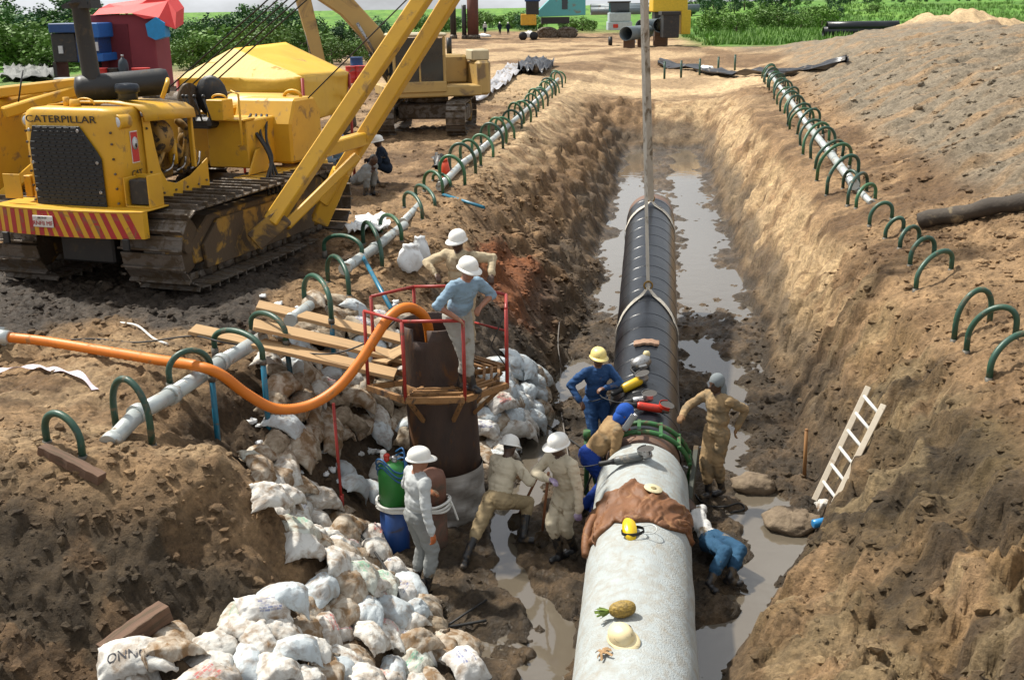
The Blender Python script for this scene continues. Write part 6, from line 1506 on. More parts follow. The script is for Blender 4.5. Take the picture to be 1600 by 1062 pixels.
# left thicket behind the red and blue camp (tops dip where the sky shows)
tops=[(-30,-25),(0,2),(22,6),(50,16),(75,12),(98,5),(120,-12),(140,-14),(158,14),(180,45),(205,48),(228,45),(262,38),(285,28),(305,30),(330,24),(355,20),(380,12),(400,4),(418,0),(436,6),(455,18),(475,14),(492,22),(520,30),(545,30),(570,30),(600,28)]
for i,(px,tp) in enumerate(tops):
    tree(px+rt.uniform(-6,6),rt.uniform(92,104),tp,(0,1,3,4,0,1)[i%6],'in the thicket behind the camp','in the thicket')
    if i%2==0: tree(px+rt.uniform(-10,10),rt.uniform(80,88),max(tp+26,34),(2,5,2)[i%3],'at the thicket edge behind the camp','at the thicket edge')
for i,(px,tp) in enumerate(((640,26),(662,20),(690,22),(712,24),(745,16),(770,22),(800,20),(822,18),(838,26),(880,30),(910,28))):
    tree(px,rt.uniform(185,215),tp,(2,0,5,4)[i%4],'along the far site edge behind the piles','along the far site edge')
for i in range(26):
    px=1085+i*20+rt.uniform(-8,8); D=rt.uniform(300,380) if i<15 else rt.uniform(420,520); tp=(-14+8*math.sin(i*.9)) if i<16 else -8+4*math.sin(i)
    tree(px,D,tp,(1,4,0,1,3)[i%5],'in the wood beyond the meadow','in the wood beyond the meadow')
for i,(px,D,tp) in enumerate(((1195,190,6),(1215,170,14),(1232,178,10),(1250,165,20),(1265,185,8),(1283,172,12),(1300,190,2),(1360,240,6),(1150,150,22),(1130,160,16))):
    tree(px,D,tp,(2,5,1,2)[i%4],'standing in the green meadow','in the meadow')
# ---------------- yellow tent behind the tractor
M_tarp=mat('yellow_tarpaulin',(.66,.40,.018),.55,col2=(.56,.31,.014),scale=1.2,dirt=(.35,.22,.06),dirt_amt=.12,dirt_scale=2,bump=.3,bump_scale=5)
TD=24.3
def tp(px,py,D): return atD(px,py,D)
A=tp(277,122,24.0); Bq=tp(362,76,24.4); Cc=tp(472,120,23.4); A0=tp(282,182,24.0); C0_=tp(480,192,23.4); E=tp(446,66,27.4); Fv=tp(545,113,26.4); F0=tp(542,172,26.4)
G=A+(Fv-Cc); G0=A0+(F0-C0_)
tent=thing('shelter_tent','yellow tarpaulin shelter on red posts behind the tractor','tent',(A0.x+1,25.2,H(A0.x+1,25.2)))
def panel(name,c,n1=14,n2=10,am=.05,seed=0):
    V=[];F_=[]
    for i in range(n1+1):
        for j in range(n2+1):
            s_,t=i/n1,j/n2; p=(c[0]*(1-s_)+c[1]*s_)*(1-t)+(c[3]*(1-s_)+c[2]*s_)*t
            e=min(s_,1-s_,t,1-t)*6; p=p+Vector((0,1,.6))*am*float(noise2(s_*5+seed,t*4,seed))*min(1,e); V.append(p)
    for i in range(n1):
        for j in range(n2): F_.append((i*(n2+1)+j,i*(n2+1)+j+1,(i+1)*(n2+1)+j+1,(i+1)*(n2+1)+j))
    b=MB(); b.add(V,F_,0,True); o=b.build(name,M_tarp,tent,world=True); so=o.modifiers.new('t','SOLIDIFY'); so.thickness=.01; return o
panel('roof_panel',(Bq,E,Fv,Cc),seed=1); panel('roof_panel',(Bq,E,G,A),seed=2)
b=MB(); b.add([A,Bq,Cc],[(0,1,2)]); b.build('gable',M_tarp,tent,world=True)
b=MB(); b.add([G,E,Fv],[(0,1,2)]); b.build('gable',M_tarp,tent,world=True)
panel('wall_panel',(A,Cc,C0_,A0),am=.10,seed=3); panel('wall_panel',(Cc,Fv,F0,C0_),18,8,.22,4); panel('wall_panel',(G,A,A0,G0),seed=5)
for q in (A,Cc,Fv,G):
    b=MB(); z=H(q.x,q.y); b.cyl((q.x,q.y,z-.1),(q.x,q.y,q.z-.03),.035,n=10); b.build('post',M_rail,tent,world=True)
b=MB(); b.cyl(tp(300,150,23.7),tp(385,143,23.7),.03,n=8); b.build('ridge_pole',mat('tan_pole',(.45,.33,.16),.6),tent,world=True)
# ---------------- hydraulic excavator beyond
M_ex=mat('excavator_tan',(.47,.31,.10),.5,col2=(.38,.25,.085),scale=1.5,dirt=(.22,.15,.08),dirt_amt=.3,dirt_scale=1.5)
EO=at(666,212,0); EO=Vector((EO.x,37.5,H(EO.x,37.5)))
ex=thing('excavator','tan hydraulic excavator with raised arm parked behind the yellow tent','excavator',EO)
UM=Matrix.Rotation(R(-4),4,'Z')
def tr_loop(b,x,L,hh,w):
    n=30; pts=[]
    for i in range(n):
        a=2*math.pi*i/n; pts.append((x,math.copysign(min(abs(math.cos(a))*1.4,1),math.cos(a))*(L/2-hh/2)+math.cos(a)*hh/2*.3,hh/2+math.sin(a)*hh/2))
    return pts
for x in (-1.15,1.15):
    t_=bpy.data.objects.new('crawler_track',None); COL.objects.link(t_); t_.parent=ex
    sh=MB(); sh.box((0,0,0),(.62,.20,.04)); sh.box((0,-.06,.035),(.62,.03,.05)); shm=sh.mesh('track_shoe',M_mudsteel,.0)
    L,hh=3.9,.98; r=hh/2; per=2*(L-hh)+math.pi*hh; n=42
    for i in range(n):
        s_=per*i/n; st_=L-hh
        if s_<st_: y,z,a=-st_/2+s_,hh,0
        elif s_<st_+math.pi*r: q=(s_-st_)/r; y,z,a=st_/2+r*math.sin(q),r+r*math.cos(q),-q
        elif s_<2*st_+math.pi*r: y,z,a=st_/2-(s_-st_-math.pi*r),0,math.pi
        else: q=(s_-2*st_-math.pi*r)/r; y,z,a=-st_/2-r*math.sin(q),r-r*math.cos(q),math.pi-q
        m=UM@Matrix.Translation((x,y,z))@Matrix.Rotation(a,4,'X'); o=bpy.data.objects.new('track_shoe',shm); COL.objects.link(o); o.parent=t_; o.matrix_local=m
    b=MB(); b.box((x,0,.5),(.34,L-1.0,.5)); xf(b,UM).build('track_frame',M_mudsteel,t_,bevel=.05)
    for y in (-1.45,1.45): b=MB(); b.lathe([(.1,-.2),(.38,-.16),(.38,.16),(.1,.2)],(x,y,.5),(1,0,0),20); xf(b,UM).build('end_wheel',M_catd,t_)
b=MB(); b.box((0,0,.65),(1.8,1.6,.5)); b.cyl((0,0,.9),(0,0,1.12),.7,n=24); xf(b,UM).build('carbody',M_mudsteel,ex,bevel=.05)
HM=Matrix.Rotation(R(-73),4,'Z')          # house faces local -Y, turned towards the tent
def hp_(name,b,m,bev=.04): return xf(b,HM).build(name,m,ex,bevel=bev)
b=MB(); b.box((0,.0,1.32),(2.6,3.1,.35)); hp_('deck',b,M_ex)
b=MB(); b.box((-.55,.55,1.95),(1.35,1.7,.95)); hp_('engine_house',b,M_ex,.08)
b=MB(); b.prism([(-1.3,1.42,0),(1.3,1.42,0),(1.2,1.85,0),(.6,2.05,0),(-.6,2.05,0),(-1.2,1.85,0)],(0,0,1.15),(0,0,2.25)); hp_('counterweight',b,M_ex,.08)
b=MB(); b.cyl((-.8,1.0,2.4),(-.8,1.0,2.95),.09,n=14); hp_('exhaust',b,M_black,0)
b=MB(); b.box((.45,1.65,2.42),(.8,.6,.35)); hp_('filter_box',b,mat('cream_box',(.55,.47,.30),.5),.04)
cab=bpy.data.objects.new('cab',None); COL.objects.link(cab); cab.parent=ex
def cp(name,b,m,bev=.03): return xf(b,HM).build(name,m,cab,bevel=bev)
x0,x1,y0,y1,z0,z1=.32,1.30,-1.35,.30,1.5,3.05
for (x,y) in ((x0,y0),(x1,y0),(x0,y1),(x1,y1)): b=MB(); b.box((x,y,(z0+z1)/2),(.09,.09,z1-z0)); cp('cab_post',b,M_ex)
b=MB(); b.box(((x0+x1)/2,(y0+y1)/2,z1+.06),(1.15,1.85,.12)); cp('cab_roof',b,mat('cream_roof',(.60,.53,.36),.5),.05)
b=MB(); b.box(((x0+x1)/2,(y0+y1)/2,z0-.02),(1.1,1.75,.35)); cp('cab_floor',b,M_ex)
b=MB(); b.box((x1-.01,(y0+y1)/2,(z0+z1)/2),(.02,1.55,1.45)); cp('side_window',b,M_glass,0)
b=MB(); b.box(((x0+x1)/2,y0+.01,(z0+z1)/2),(.88,.02,1.45)); cp('windscreen',b,M_glass,0)
b=MB(); b.box((x0+.01,(y0+y1)/2,(z0+z1)/2),(.02,1.55,1.45)); cp('side_window',b,M_glass,0)
b=MB(); b.box((x1+.015,-.52,(z0+z1)/2),(.05,.06,1.5)); cp('door_pillar',b,M_ex,.01)
# boom, arm, cylinders, bucket in the plane x=-0.15 of the house
bx=-.15
def arm(name,pts,wd,m=M_ex,par=ex):
    b=MB(); b.prism([(0,y,z) for y,z in pts],(bx-wd/2,0,0),(bx+wd/2,0,0)); return xf(b,HM).build(name,m,par,bevel=.03)
arm('boom',[(-.95,1.45),(-.6,1.75),(-1.5,3.3),(-2.4,4.3),(-4.1,5.05),(-4.3,4.8),(-2.75,3.75),(-2.0,2.9)],.50)
arm('stick',[(-4.75,5.75),(-4.35,5.7),(-3.75,4.6),(-3.15,1.15),(-3.45,1.1),(-4.2,4.4)],.36)
for (a,c,r) in (((-2.2,4.35),(-4.5,5.75),.10),((-4.2,5.1),(-3.75,2.2),.085)):
    b=MB(); b.cyl((bx,a[0],a[1]+.12),(bx,(a[0]+c[0])/2,(a[1]+c[1])/2+.12),r,n=12); xf(b,HM).build('hydraulic_cylinder',M_black,ex); b=MB(); b.cyl((bx,(a[0]+c[0])/2,(a[1]+c[1])/2+.12),(bx,c[0],c[1]),r*.5,n=10); xf(b,HM).build('piston_rod',M_alu,ex)
for s_ in(-.42,.42):
    b=MB(); b.cyl((bx+s_,-1.1,1.45),(bx+s_,-1.75,2.5),.10,n=12); xf(b,HM).build('hydraulic_cylinder',M_black,ex); b=MB(); b.cyl((bx+s_,-1.75,2.5),(bx+s_,-2.3,3.5),.05,n=10); xf(b,HM).build('piston_rod',M_alu,ex)
arm('bucket',[(-3.5,1.25),(-3.0,1.2),(-2.55,.75),(-2.5,.25),(-2.9,.0),(-3.4,.12),(-3.2,.5)],1.1,M_mudsteel)
# ---------------- red and blue camp
M_redc=mat('dark_red_canvas',(.26,.045,.055),.8,col2=(.20,.03,.045),scale=.8,bump=.2,bump_scale=4); M_redt=mat('bright_red_tarpaulin',(.68,.04,.035),.6,col2=(.55,.03,.03),scale=.9,bump=.3,bump_scale=3)
M_bluec=mat('cab_blue',(.008,.055,.19),.5,dirt=(.05,.05,.05),dirt_amt=.3,dirt_scale=1.5); M_bright=mat('bright_blue_sheet',(.01,.26,.58),.5)
CD=60.0
def cpos(px,py,D=CD): return atD(px,py,D)
z0=H(cpos(200,125).x,CD)
def box_px(x0,x1,y0,y1,D,dep,name,m,par,bev=.03,y1z=None):
    a=cpos(x0,y1,D); c=cpos(x1,y0,D); zb=a.z if y1z is None else y1z
    b=MB(); b.box(((a.x+c.x)/2,D+dep/2,(zb+c.z)/2),(c.x-a.x,dep,c.z-zb)); return b.build(name,m,par,bevel=bev,world=True)
hut=thing('canvas_shelter','dark red canvas shelter with bright red roof sheet beside the blue cab','shelter',(cpos(195,120).x,CD+1,z0))
box_px(150,238,22,118,CD,2.6,'canvas_wall',M_redc,hut,.05,z0-.1)
box_px(172,199,38,118,CD-.05,.06,'door_flap',mat('deep_red_canvas',(.15,.02,.03),.85),hut,.01,z0-.1)
b=MB(); P0=[cpos(145,24,CD-.3),cpos(155,14,CD+.5),cpos(175,15,CD+.9),cpos(200,13,CD+.9),cpos(222,5,CD+.9),cpos(238,-6,CD+.9),cpos(262,2,CD+.7),cpos(275,20,CD+.3),cpos(274,46,CD-.2),cpos(258,40,CD-.4),cpos(248,28,CD-.4),cpos(226,30,CD-.4),cpos(205,21,CD-.3),cpos(175,22,CD-.3)]
V=P0+[q+Vector((0,1.6,.25)) for q in P0]; k=len(P0); b.add(V,[tuple(range(k-1,-1,-1)),tuple(range(k,2*k))]+[(i,(i+1)%k,k+(i+1)%k,k+i) for i in range(k)]); b.build('roof_sheet',M_redt,hut,world=True)
b=MB(); P0=[cpos(227,38,CD-.5),cpos(243,27,CD-.5),cpos(256,36,CD-.5),cpos(258,58,CD-.5),cpos(243,63,CD-.5),cpos(231,57,CD-.5)]
V=P0+[q+Vector((.1,.6,0)) for q in P0]; k=6; b.add(V,[tuple(range(k-1,-1,-1)),tuple(range(k,2*k))]+[(i,(i+1)%k,k+(i+1)%k,k+i) for i in range(k)]); b.build('window_sheet',M_bright,hut,world=True)
bc=thing('machine_cab','dark blue machine cab on a skid beside the red shelter','cab',(cpos(115,105,58).x,58.5,H(cpos(115,105,58).x,58.5)))
zc=bc.location.z
for (x0_,x1_,y0_,y1_,m,nm,dy) in ((76,150,36,52,M_bluec,'cab_roof',-.2),(84,116,52,98,M_black,'front_wall',0),(118,152,36,60,mat('mid_blue_paint',(.01,.12,.42),.5),'side_panel',-.25),(136,160,84,97,mat('mid_blue_paint',(.01,.12,.42),.5),'lower_panel',-.2),(112,152,58,98,M_bluec,'rear_wall',.05)):
    box_px(x0_,x1_,y0_,y1_,58+dy,2.2+.1*dy,nm,m,bc,.04)
box_px(146,152,66,80,57.7,.1,'window',mat('pale_window',(.55,.58,.6),.2),bc,0); box_px(92,97,72,84,57.9,.1,'window',mat('pale_window',(.55,.58,.6),.2),bc,0)
for px in (92,145): 
    a=cpos(px,98,58.6); b=MB(); b.box((a.x,58.8,(a.z+zc)/2),(.18,1.6,a.z-zc+.1)); b.build('skid_leg',M_black,bc,world=True)
def drum(label,px,py,D,h,r,m,m2=None):
    a=atD(px,py,D); z=H(a.x,D); t=thing('drum',label,'drum',(a.x,D,z))
    MB().lathe([(r*.98,0),(r,.02),(r,h*.32),(r*1.04,h*.34),(r,h*.36),(r,h*.65),(r*1.04,h*.67),(r,h*.69),(r,h-.02),(r*1.03,h)],n=22).build('shell',m,t); MB().lathe([(.001,h-.03),(r*.95,h-.03),(r*.95,h-.02),(.001,h-.02)],n=22).build('lid',m2 or m,t); return t
M_rd=mat('red_drum_paint',(.52,.03,.025),.5,dirt=(.2,.1,.08),dirt_amt=.25,dirt_scale=3)
drum('plain red drum in front of the blue cab',158,131,57.0,1.25,.42,M_rd); drum('red drum with white markings at the shelter corner',222,125,57.0,1.2,.45,M_rd)
b=MB(); a=atD(222,118,56.54)
for i in range(4):
    for j in range(3): pass
drum('black drum before the shelter door',181,127,57.2,1.25,.40,M_black)
t=thing('gas_bottle','tall dark gas bottle standing between the drums','gas bottle',(atD(195,124,57.0).x,57.0,H(atD(195,124,57.0).x,57.0))); MB().lathe([(.22,0),(.25,.04),(.25,1.4),(.2,1.62),(.08,1.72),(.05,1.8)],n=18).build('body',mat('dark_slate_paint',(.02,.035,.05),.5),t); MB().cyl((0,0,1.78),(0,0,1.9),.07,n=10).build('valve',M_alu,t)
tb2=thing('work_table','low pale table with dark legs beside the blue cab','table',(atD(105,128,56.5).x,56.5,H(atD(105,128,56.5).x,56.5))); MB().box((0,0,.82),(1.1,.7,.25)).build('top',mat('pale_grey_top',(.42,.45,.44),.6),tb2,bevel=.04)
for dx in(-.42,.05,.42): MB().box((dx,-.1,.35),(.22,.4,.7)).build('leg',M_black,tb2,bevel=.02)
sheet('blue_tarpaulin','pale blue tarpaulin spread on the ground behind the yellow tent','tarpaulin',[(250,92),(258,80),(360,78),(375,90)],mat('pale_blue_tarpaulin',(.25,.44,.58),.55),.35,9)
sheet('timber_litter','dull grey plastic sheeting on the ground left of the blue cab','sheet',[(0,130),(10,112),(70,108),(88,128)],mat('dull_sheeting',(.17,.175,.16),.7,col2=(.08,.085,.08),scale=.8),.5,11)
# drums and helmets at the excavator's foot
for i,(px,py) in enumerate(((548,84),(562,84))): drum(('red drum behind the tent beside a blue one','second red drum touching the first behind the tent')[i],px,py,62,.95,.34,M_rd)
drum('blue drum topped with black behind the red drums',556,78,63.5,1.35,.36,M_bluec,M_black)
# ---------------- far machines
M_teal=mat('teal_paint',(.10,.40,.42),.5,col2=(.08,.33,.36),scale=.5,dirt=(.2,.2,.16),dirt_amt=.15,dirt_scale=.8)
D=150.0; a=at(872,50,.0); c=atD(872,45,D); z=H(c.x,D)
cr=thing('crawler_crane','teal crawler crane with dark tracks standing far off on the site','crane',(c.x,D,z))
def crp(name,x0,x1,y0,y1,dep,m,dy=0,bev=.06): return box_px(x0,x1,y0,y1,D+dy,dep,name,m,cr,bev)
b=MB(); P0=[cpos(840,18,D),cpos(858,0,D),cpos(861,-22,D),cpos(915,-22,D),cpos(915,24,D),cpos(842,27,D)]
V=P0+[q+Vector((0,3.2,0)) for q in P0]; k=6; b.add(V,[tuple(range(k-1,-1,-1)),tuple(range(k,2*k))]+[(i,(i+1)%k,k+(i+1)%k,k+i) for i in range(k)]); b.build('upper_house',M_teal,cr,bevel=.05,world=True)
crp('cab_window',878,887,-4,15,.06,M_glass,-.05,0); crp('turntable',846,890,27,38,3,M_black); 
for (x0_,x1_) in ((842,868),(872,900)):
    p0=cpos((x0_+x1_)/2,44,D); b=MB(); b.tube(arc((p0.x,D-.4,z+.55),(1.2,0,0),(0,0,.55),20,0,2*math.pi),.28,8,closed=False); b.box((p0.x,D-.4,z+.55),(1.9,.6,.75)); b.build('crawler_track',M_mudsteel,cr,world=True)
yl=thing('site_loader','small yellow loader nosed up to the teal crane','loader',(cpos(826,48,D-4).x,D-4,H(cpos(826,48,D-4).x,D-4)))
def ylp(name,x0,x1,y0,y1,m,dep=1.8,dy=0): return box_px(x0,x1,y0,y1,D-4+dy,dep,name,m,yl,.06)
ylp('body',814,838,22,40,M_cat); ylp('cab',822,842,2,24,M_black); ylp('roof',820,844,-2,3,M_bluec)
for px in (817,834): p0=cpos(px,46,D-4); MB().lathe([(.1,-.25),(.5,-.22),(.55,0),(.5,.22),(.1,.25)],(p0.x,D-4.2,yl.location.z+.5),(0,1,0),18).build('wheel',M_rub,yl,world=True)
# rusty piles driven at the site edge
for i,(px,w,tp_,by,m) in enumerate(((739,17,-30,38,mat('rusty_pile',(.13,.045,.03),.8,col2=(.08,.03,.025),scale=2)),(708,9,-30,36,M_black),(725,7,8,32,M_black))):
    Dp=150; c=atD(px,by,Dp); r=w/2*Dp/1700; b=MB(); z=H(c.x,Dp); zt=atD(px,tp_,Dp).z
    t=thing('steel_pile',('thick rusty steel pile standing at the far site edge','slim dark pile to the side of the rusty one','short dark pile between the taller two')[i],'pile',(c.x,Dp,z)); MB().cyl((0,0,-.3),(0,0,zt-z),r,n=20).build('shaft',m,t); MB().cyl((0,0,.0),(0,0,.5),r*1.3,r*1.2,20).build('collar',M_mudsteel,t)
# stacked line pipes and parked lorry by the far bank
def far_pipe(label,px,py,D,r,L,yaw,z=None,m=M_tape,group=None):
    c=atD(px,py,D); d=Vector((math.sin(yaw),math.cos(yaw),0)); t=thing('line_pipe',label,'pipe',(c.x,c.y,c.z-r),0,group); n=28; V=[];F_=[]
    for rr,s_ in ((r*.93,L),(r,L),(r,0),(r*.93,0),(r*.93,L*.98)):
        x,y,_=basis_from(d)
        for j in range(n): q=2*math.pi*j/n; V.append(c+d*s_+(x*math.cos(q)+y*math.sin(q))*rr)
    for i in range(4):
        for j in range(n): F_.append((i*n+j,i*n+(j+1)%n,(i+1)*n+(j+1)%n,(i+1)*n+j))
    b=MB(); b.add(V,F_,0,True); b.build('pipe_wall',m,t,world=True); return t
M_gp=mat('grey_line_pipe',(.16,.20,.22),.5,dirt=(.2,.15,.1),dirt_amt=.2,dirt_scale=1.5)
def gpipe(label,px,py,D,r,L,yaw,m):
    c=atD(px,py,D); z=H(c.x,D); t=far_pipe(label,px,py,D,r,L,yaw,m=m); 
    for s_ in (.15,.8):
        q=c+Vector((math.sin(yaw),math.cos(yaw),0))*L*s_; zz=H(q.x,q.y); b=MB()
        if c.z-r-zz>.05: b.box((q.x,q.y,(c.z-r+zz)/2),(1.0,.3,c.z-r-zz+.1)); b.build('support_block',tb,t,world=True)
    return t
gpipe('grey line pipe with open rusty mouth near the trench head',978,53,97,.60,7,R(22),M_gp)
gpipe('second grey line pipe behind the open-mouthed one',1002,41,104,.58,7,R(24),M_gp)
gpipe('dark line pipe under the tall yellow machine',1031,40,100,.62,8,R(10),M_gp)
lo=thing('parked_lorry','pale lorry with blue bonnet parked beyond the line pipes','lorry',(atD(972,48,118).x,118,H(atD(972,48,118).x,118)))
for (x0_,x1_,y0_,y1_,m,nm,dy) in ((952,986,20,34,mat('pale_blue_metal',(.42,.52,.56),.4),'bonnet',0),(954,984,4,20,M_glass,'windscreen',.3),(950,988,34,48,mat('pale_blue_metal',(.42,.52,.56),.4),'front_panel',-.1),(958,966,38,44,M_red,'tail_lamp',-.2),(952,986,2,5,M_black,'cab_roof',.2)):
    box_px(x0_,x1_,y0_,y1_,118+dy,2.2,nm,m,lo,.05)
for px in (954,984): p0=cpos(px,50,118); MB().lathe([(.1,-.2),(.5,-.18),(.5,.18),(.1,.2)],(p0.x,118.2,lo.location.z+.45),(1,0,0),16).build('wheel',M_rub,lo,world=True)
bk=thing('black_skip','black steel box body standing beside the yellow machine','skip',(atD(1049,62,98).x,98,H(atD(1049,62,98).x,98)))
box_px(1036,1062,22,60,98,2.0,'box',M_black,bk,.06); box_px(1034,1064,18,24,97.9,2.2,'rim',M_black,bk,.02)
bg_=thing('yellow_machine','tall flat-sided yellow machine body beyond the trench head','machine',(atD(1052,55,108).x,108,H(atD(1052,55,108).x,108)))
box_px(1020,1076,-25,19,108,3,'body',mat('clean_yellow',(.72,.46,.02),.45),bg_,.08); box_px(1064,1080,16,54,108,2,'outrigger',mat('clean_yellow',(.72,.46,.02),.45),bg_,.05); box_px(1022,1040,19,58,108.4,2,'undercarriage',M_black,bg_,.05)
for i,(px,py,D_) in enumerate(((935,14,170),(950,10,172),(935,8,174),(1000,10,172))):
    far_pipe('dark line pipe in the far stack behind the lorry',px-(12 if i<3 else 0),py+4,D_,.55,9,R(88),group='line pipes in the far stack',m=M_gp)
for i,(px,py) in enumerate(((1286,50),(1292,42))):
    far_pipe('black line pipe in the pile at the edge of the meadow',px,py,112,.48,7.0,R(92),group='black pipes at the meadow edge')
c=on(1318,52); 
# black lining in the cross ditch at the trench head
sheet('ditch_lining','black plastic lining hung on the cross ditch bank beyond the trench head','lining',[(1028,106),(1030,98),(1325,93),(1322,101)],mat('black_plastic_sheet',(.02,.022,.028),.35,dirt=(.2,.17,.14),dirt_amt=.25,dirt_scale=1.5),.35,13,nx=60,lift=.04)
for i,(px,py) in enumerate(((1038,124),(1064,122),(1093,118),(1122,114),(1148,111))):
    a=on(px,py); t=MB(); t.cyl((0,0,-.2),(0,0,1.0),.07,n=8); t.ell((0,0,1.0),(.08,.08,.05),nu=8,nv=5); o=t.build('ditch_stake',M_hosed,None,loc=a); tag(o,'short green stake standing along the cross ditch','stake','stakes along the cross ditch')
for i,(px,py,lb) in enumerate(((826,58,'heap of pale lime near the yellow loader'),(755,58,'pale plastic litter on the far ground near the piles'),(985,68,'white rags below the open-mouthed line pipe'),(1103,113,'white rag on the sandy trench head'))):
    P=on(px,py); b=MB(); b.ell((0,0,.1),(.9 if i<2 else .55,.6,.6 if i==0 else .3),None,14,9,fn=lambda q:q*(1+.25*math.sin(q.x*7+q.y*5+i))); o=b.build('white_heap',wsack,None,loc=P); tag(o,lb,'heap' if i==0 else 'litter')

# ---------------- tall grass of the meadow (nobody could count it)
def meadow(n,seed):
    rnd=np.random.RandomState(seed); y=105+200*rnd.uniform(0,1,n)**1.5; x=(rnd.uniform(.16,.62,n))*y+rnd.uniform(-3,3,n); z=tz(x,y); c=tcol(x,y); ok=(c[:,1]>c[:,0]*1.25); x,y,z=x[ok],y[ok],z[ok]; n=len(x)
    V=[];F_=[]; k=5
    a=rnd.uniform(0,6.28,(n,k)); h=rnd.uniform(.35,.95,(n,1))*rnd.uniform(.6,1.1,(n,k)); w=.10
    bx=x[:,None]+rnd.uniform(-.3,.3,(n,k)); by=y[:,None]+rnd.uniform(-.3,.3,(n,k)); dx,dy=np.cos(a),np.sin(a)
    P=np.stack([np.stack([bx-dx*w,by-dy*w,z[:,None]-.05+0*h],-1),np.stack([bx+dx*w,by+dy*w,z[:,None]-.05+0*h],-1),np.stack([bx+dy*h*.4,by-dx*h*.4,z[:,None]+h],-1)],2).reshape(-1,3)
    me=bpy.data.meshes.new('meadow_grass'); f=np.arange(len(P)).reshape(-1,3); me.from_pydata(P.tolist(),[],f.tolist())
    me.materials.append(mat('meadow_blades',(.085,.20,.02),.6,col2=(.13,.24,.035),scale=.15)); o=bpy.data.objects.new('meadow_grass',me); COL.objects.link(o); o['kind']='stuff'; o['label']='tall bright green grass of the meadow behind the spoil heap'; o['category']='grass'
meadow(9000,3)
# ================================================================== SMALL THINGS ROUND THE PIT
# gas cylinders behind the man in grey
def cyl_thing(name,label,px,py,D,r,h,mats,split=.5,cat='gas cylinder'):
    a=atD(px,py,D); z=H(a.x,D); t=thing(name,label,cat,(a.x,D,z-.03))
    MB().lathe([(r*.9,0),(r,.03),(r,h*split)],n=26).build('lower_body',mats[0],t); MB().lathe([(r,h*split),(r,h*.88),(r*.86,h*.95),(r*.5,h*.985),(.04,h)],n=26).build('upper_body',mats[1],t); return t
M_cg=mat('cylinder_green',(.025,.20,.035),.45,dirt=(.1,.1,.05),dirt_amt=.2); M_cb=mat('cylinder_blue',(.012,.055,.21),.45,dirt=(.06,.05,.05),dirt_amt=.25); M_cbr=mat('cylinder_rust',(.18,.085,.055),.7,col2=(.13,.055,.035),scale=5,dirt=(.1,.07,.05),dirt_amt=.25,bump=.2)
g1=cyl_thing('gas_cylinder','green and blue gas cylinder wound with blue hose behind the man in grey',620,880,11.95,.172,1.20,(M_cb,M_cg),.52)
M_bh=mat('blue_hose',(.015,.10,.26),.45)
b=MB(); pts=[(math.cos(k*.45)*(.17+.02*math.sin(k*1.3)),math.sin(k*.45)*(.17+.02*math.cos(k)),1.02+.10*math.sin(k*.9)+.004*k) for k in range(46)]; b.tube(spline(pts,3),.011,6); b.build('blue_hose_coil',M_bh,g1)
for (x,y,m,nm,h) in ((-.06,0,M_red,'regulator',1.26),(-.10,.02,M_hatw,'pressure_gauge',1.30),(.03,-.02,M_alu,'valve',1.24)): MB().cyl((x,y,1.16),(x,y,h),.035,n=12).ell((x,y,h),(.042,.042,.03),nu=12,nv=7).build(nm,m,g1)
g2=cyl_thing('gas_cylinder','rust-brown gas cylinder bound with white rope in front of the man in grey',681,885,12.0,.16,1.06,(M_cbr,M_cbr),.5)
M_rope=mat('white_rope',(.72,.71,.66),.8,bump=.4,bump_scale=90)
pa=g1.location; pb=g2.location
rp_=thing('rope_lashing','white rope lashed round both gas cylinders','rope',((pa.x+pb.x)/2,12.0,pa.z+.60))
for k in range(3):
    L=[]; 
    for i in range(44):
        a=2*math.pi*i/44; cx_=pa.x if math.cos(a)<0 else pb.x; L.append((cx_+math.cos(a)*.205,11.97+math.sin(a)*.205,pa.z+.60+.035*k+.02*math.sin(a*2+k)))
    b=MB(); b.tube(L,.017,8,closed=True); b.build('rope_turn',M_rope,rp_,world=True)
b=MB(); b.tube(spline([(pb.x+.18,11.95,pa.z+.72),(pb.x+.24,11.9,pa.z+.62),(pb.x+.30,11.86,pa.z+.45)]),.012,7); b.build('rope_end',M_rope,rp_,world=True)
a=on(594,862); t=thing('pipe_stub','short rusty pipe stub lying behind the gas cylinders','pipe',a); MB().cyl((-.22,.1,.10),(.16,0,.10),.10,n=20).build('stub',M_steel,t); MB().cyl((.13,.01,.10),(.19,-.01,.10),.115,n=20).build('flange',M_wrap,t)
# red rods and posts
a=on(535,795); tp2=atD(521,630,a.y); t=thing('marker_rod','thin red rod standing in the mud of the pit','rod',a); MB().cyl((0,0,-.1),tuple(tp2-a),.018,n=8).build('shaft',M_rail,t); MB().cyl((0,0,.0),(0,0,.18),.026,n=8).build('socket',M_rail,t)
a=on(700,277); tp2=atD(692,249,a.y); t=thing('marker_post','orange-red plastic marker post leaning by the header','post',a); d=tp2-a; MB().cyl((0,0,-.1),tuple(d*.9),.115,.105,n=16).build('tube',mat('orange_red_plastic',(.72,.07,.02),.45),t); MB().cyl(tuple(d*.9),tuple(d),.115,.09,n=16).build('cap',mat('orange_red_plastic',(.72,.07,.02),.45),t)
sheet('black_cover','crumpled black cover beside the red marker post','cover',[(676,270),(682,258),(694,262),(690,274)],M_black,.3,15,8,8)
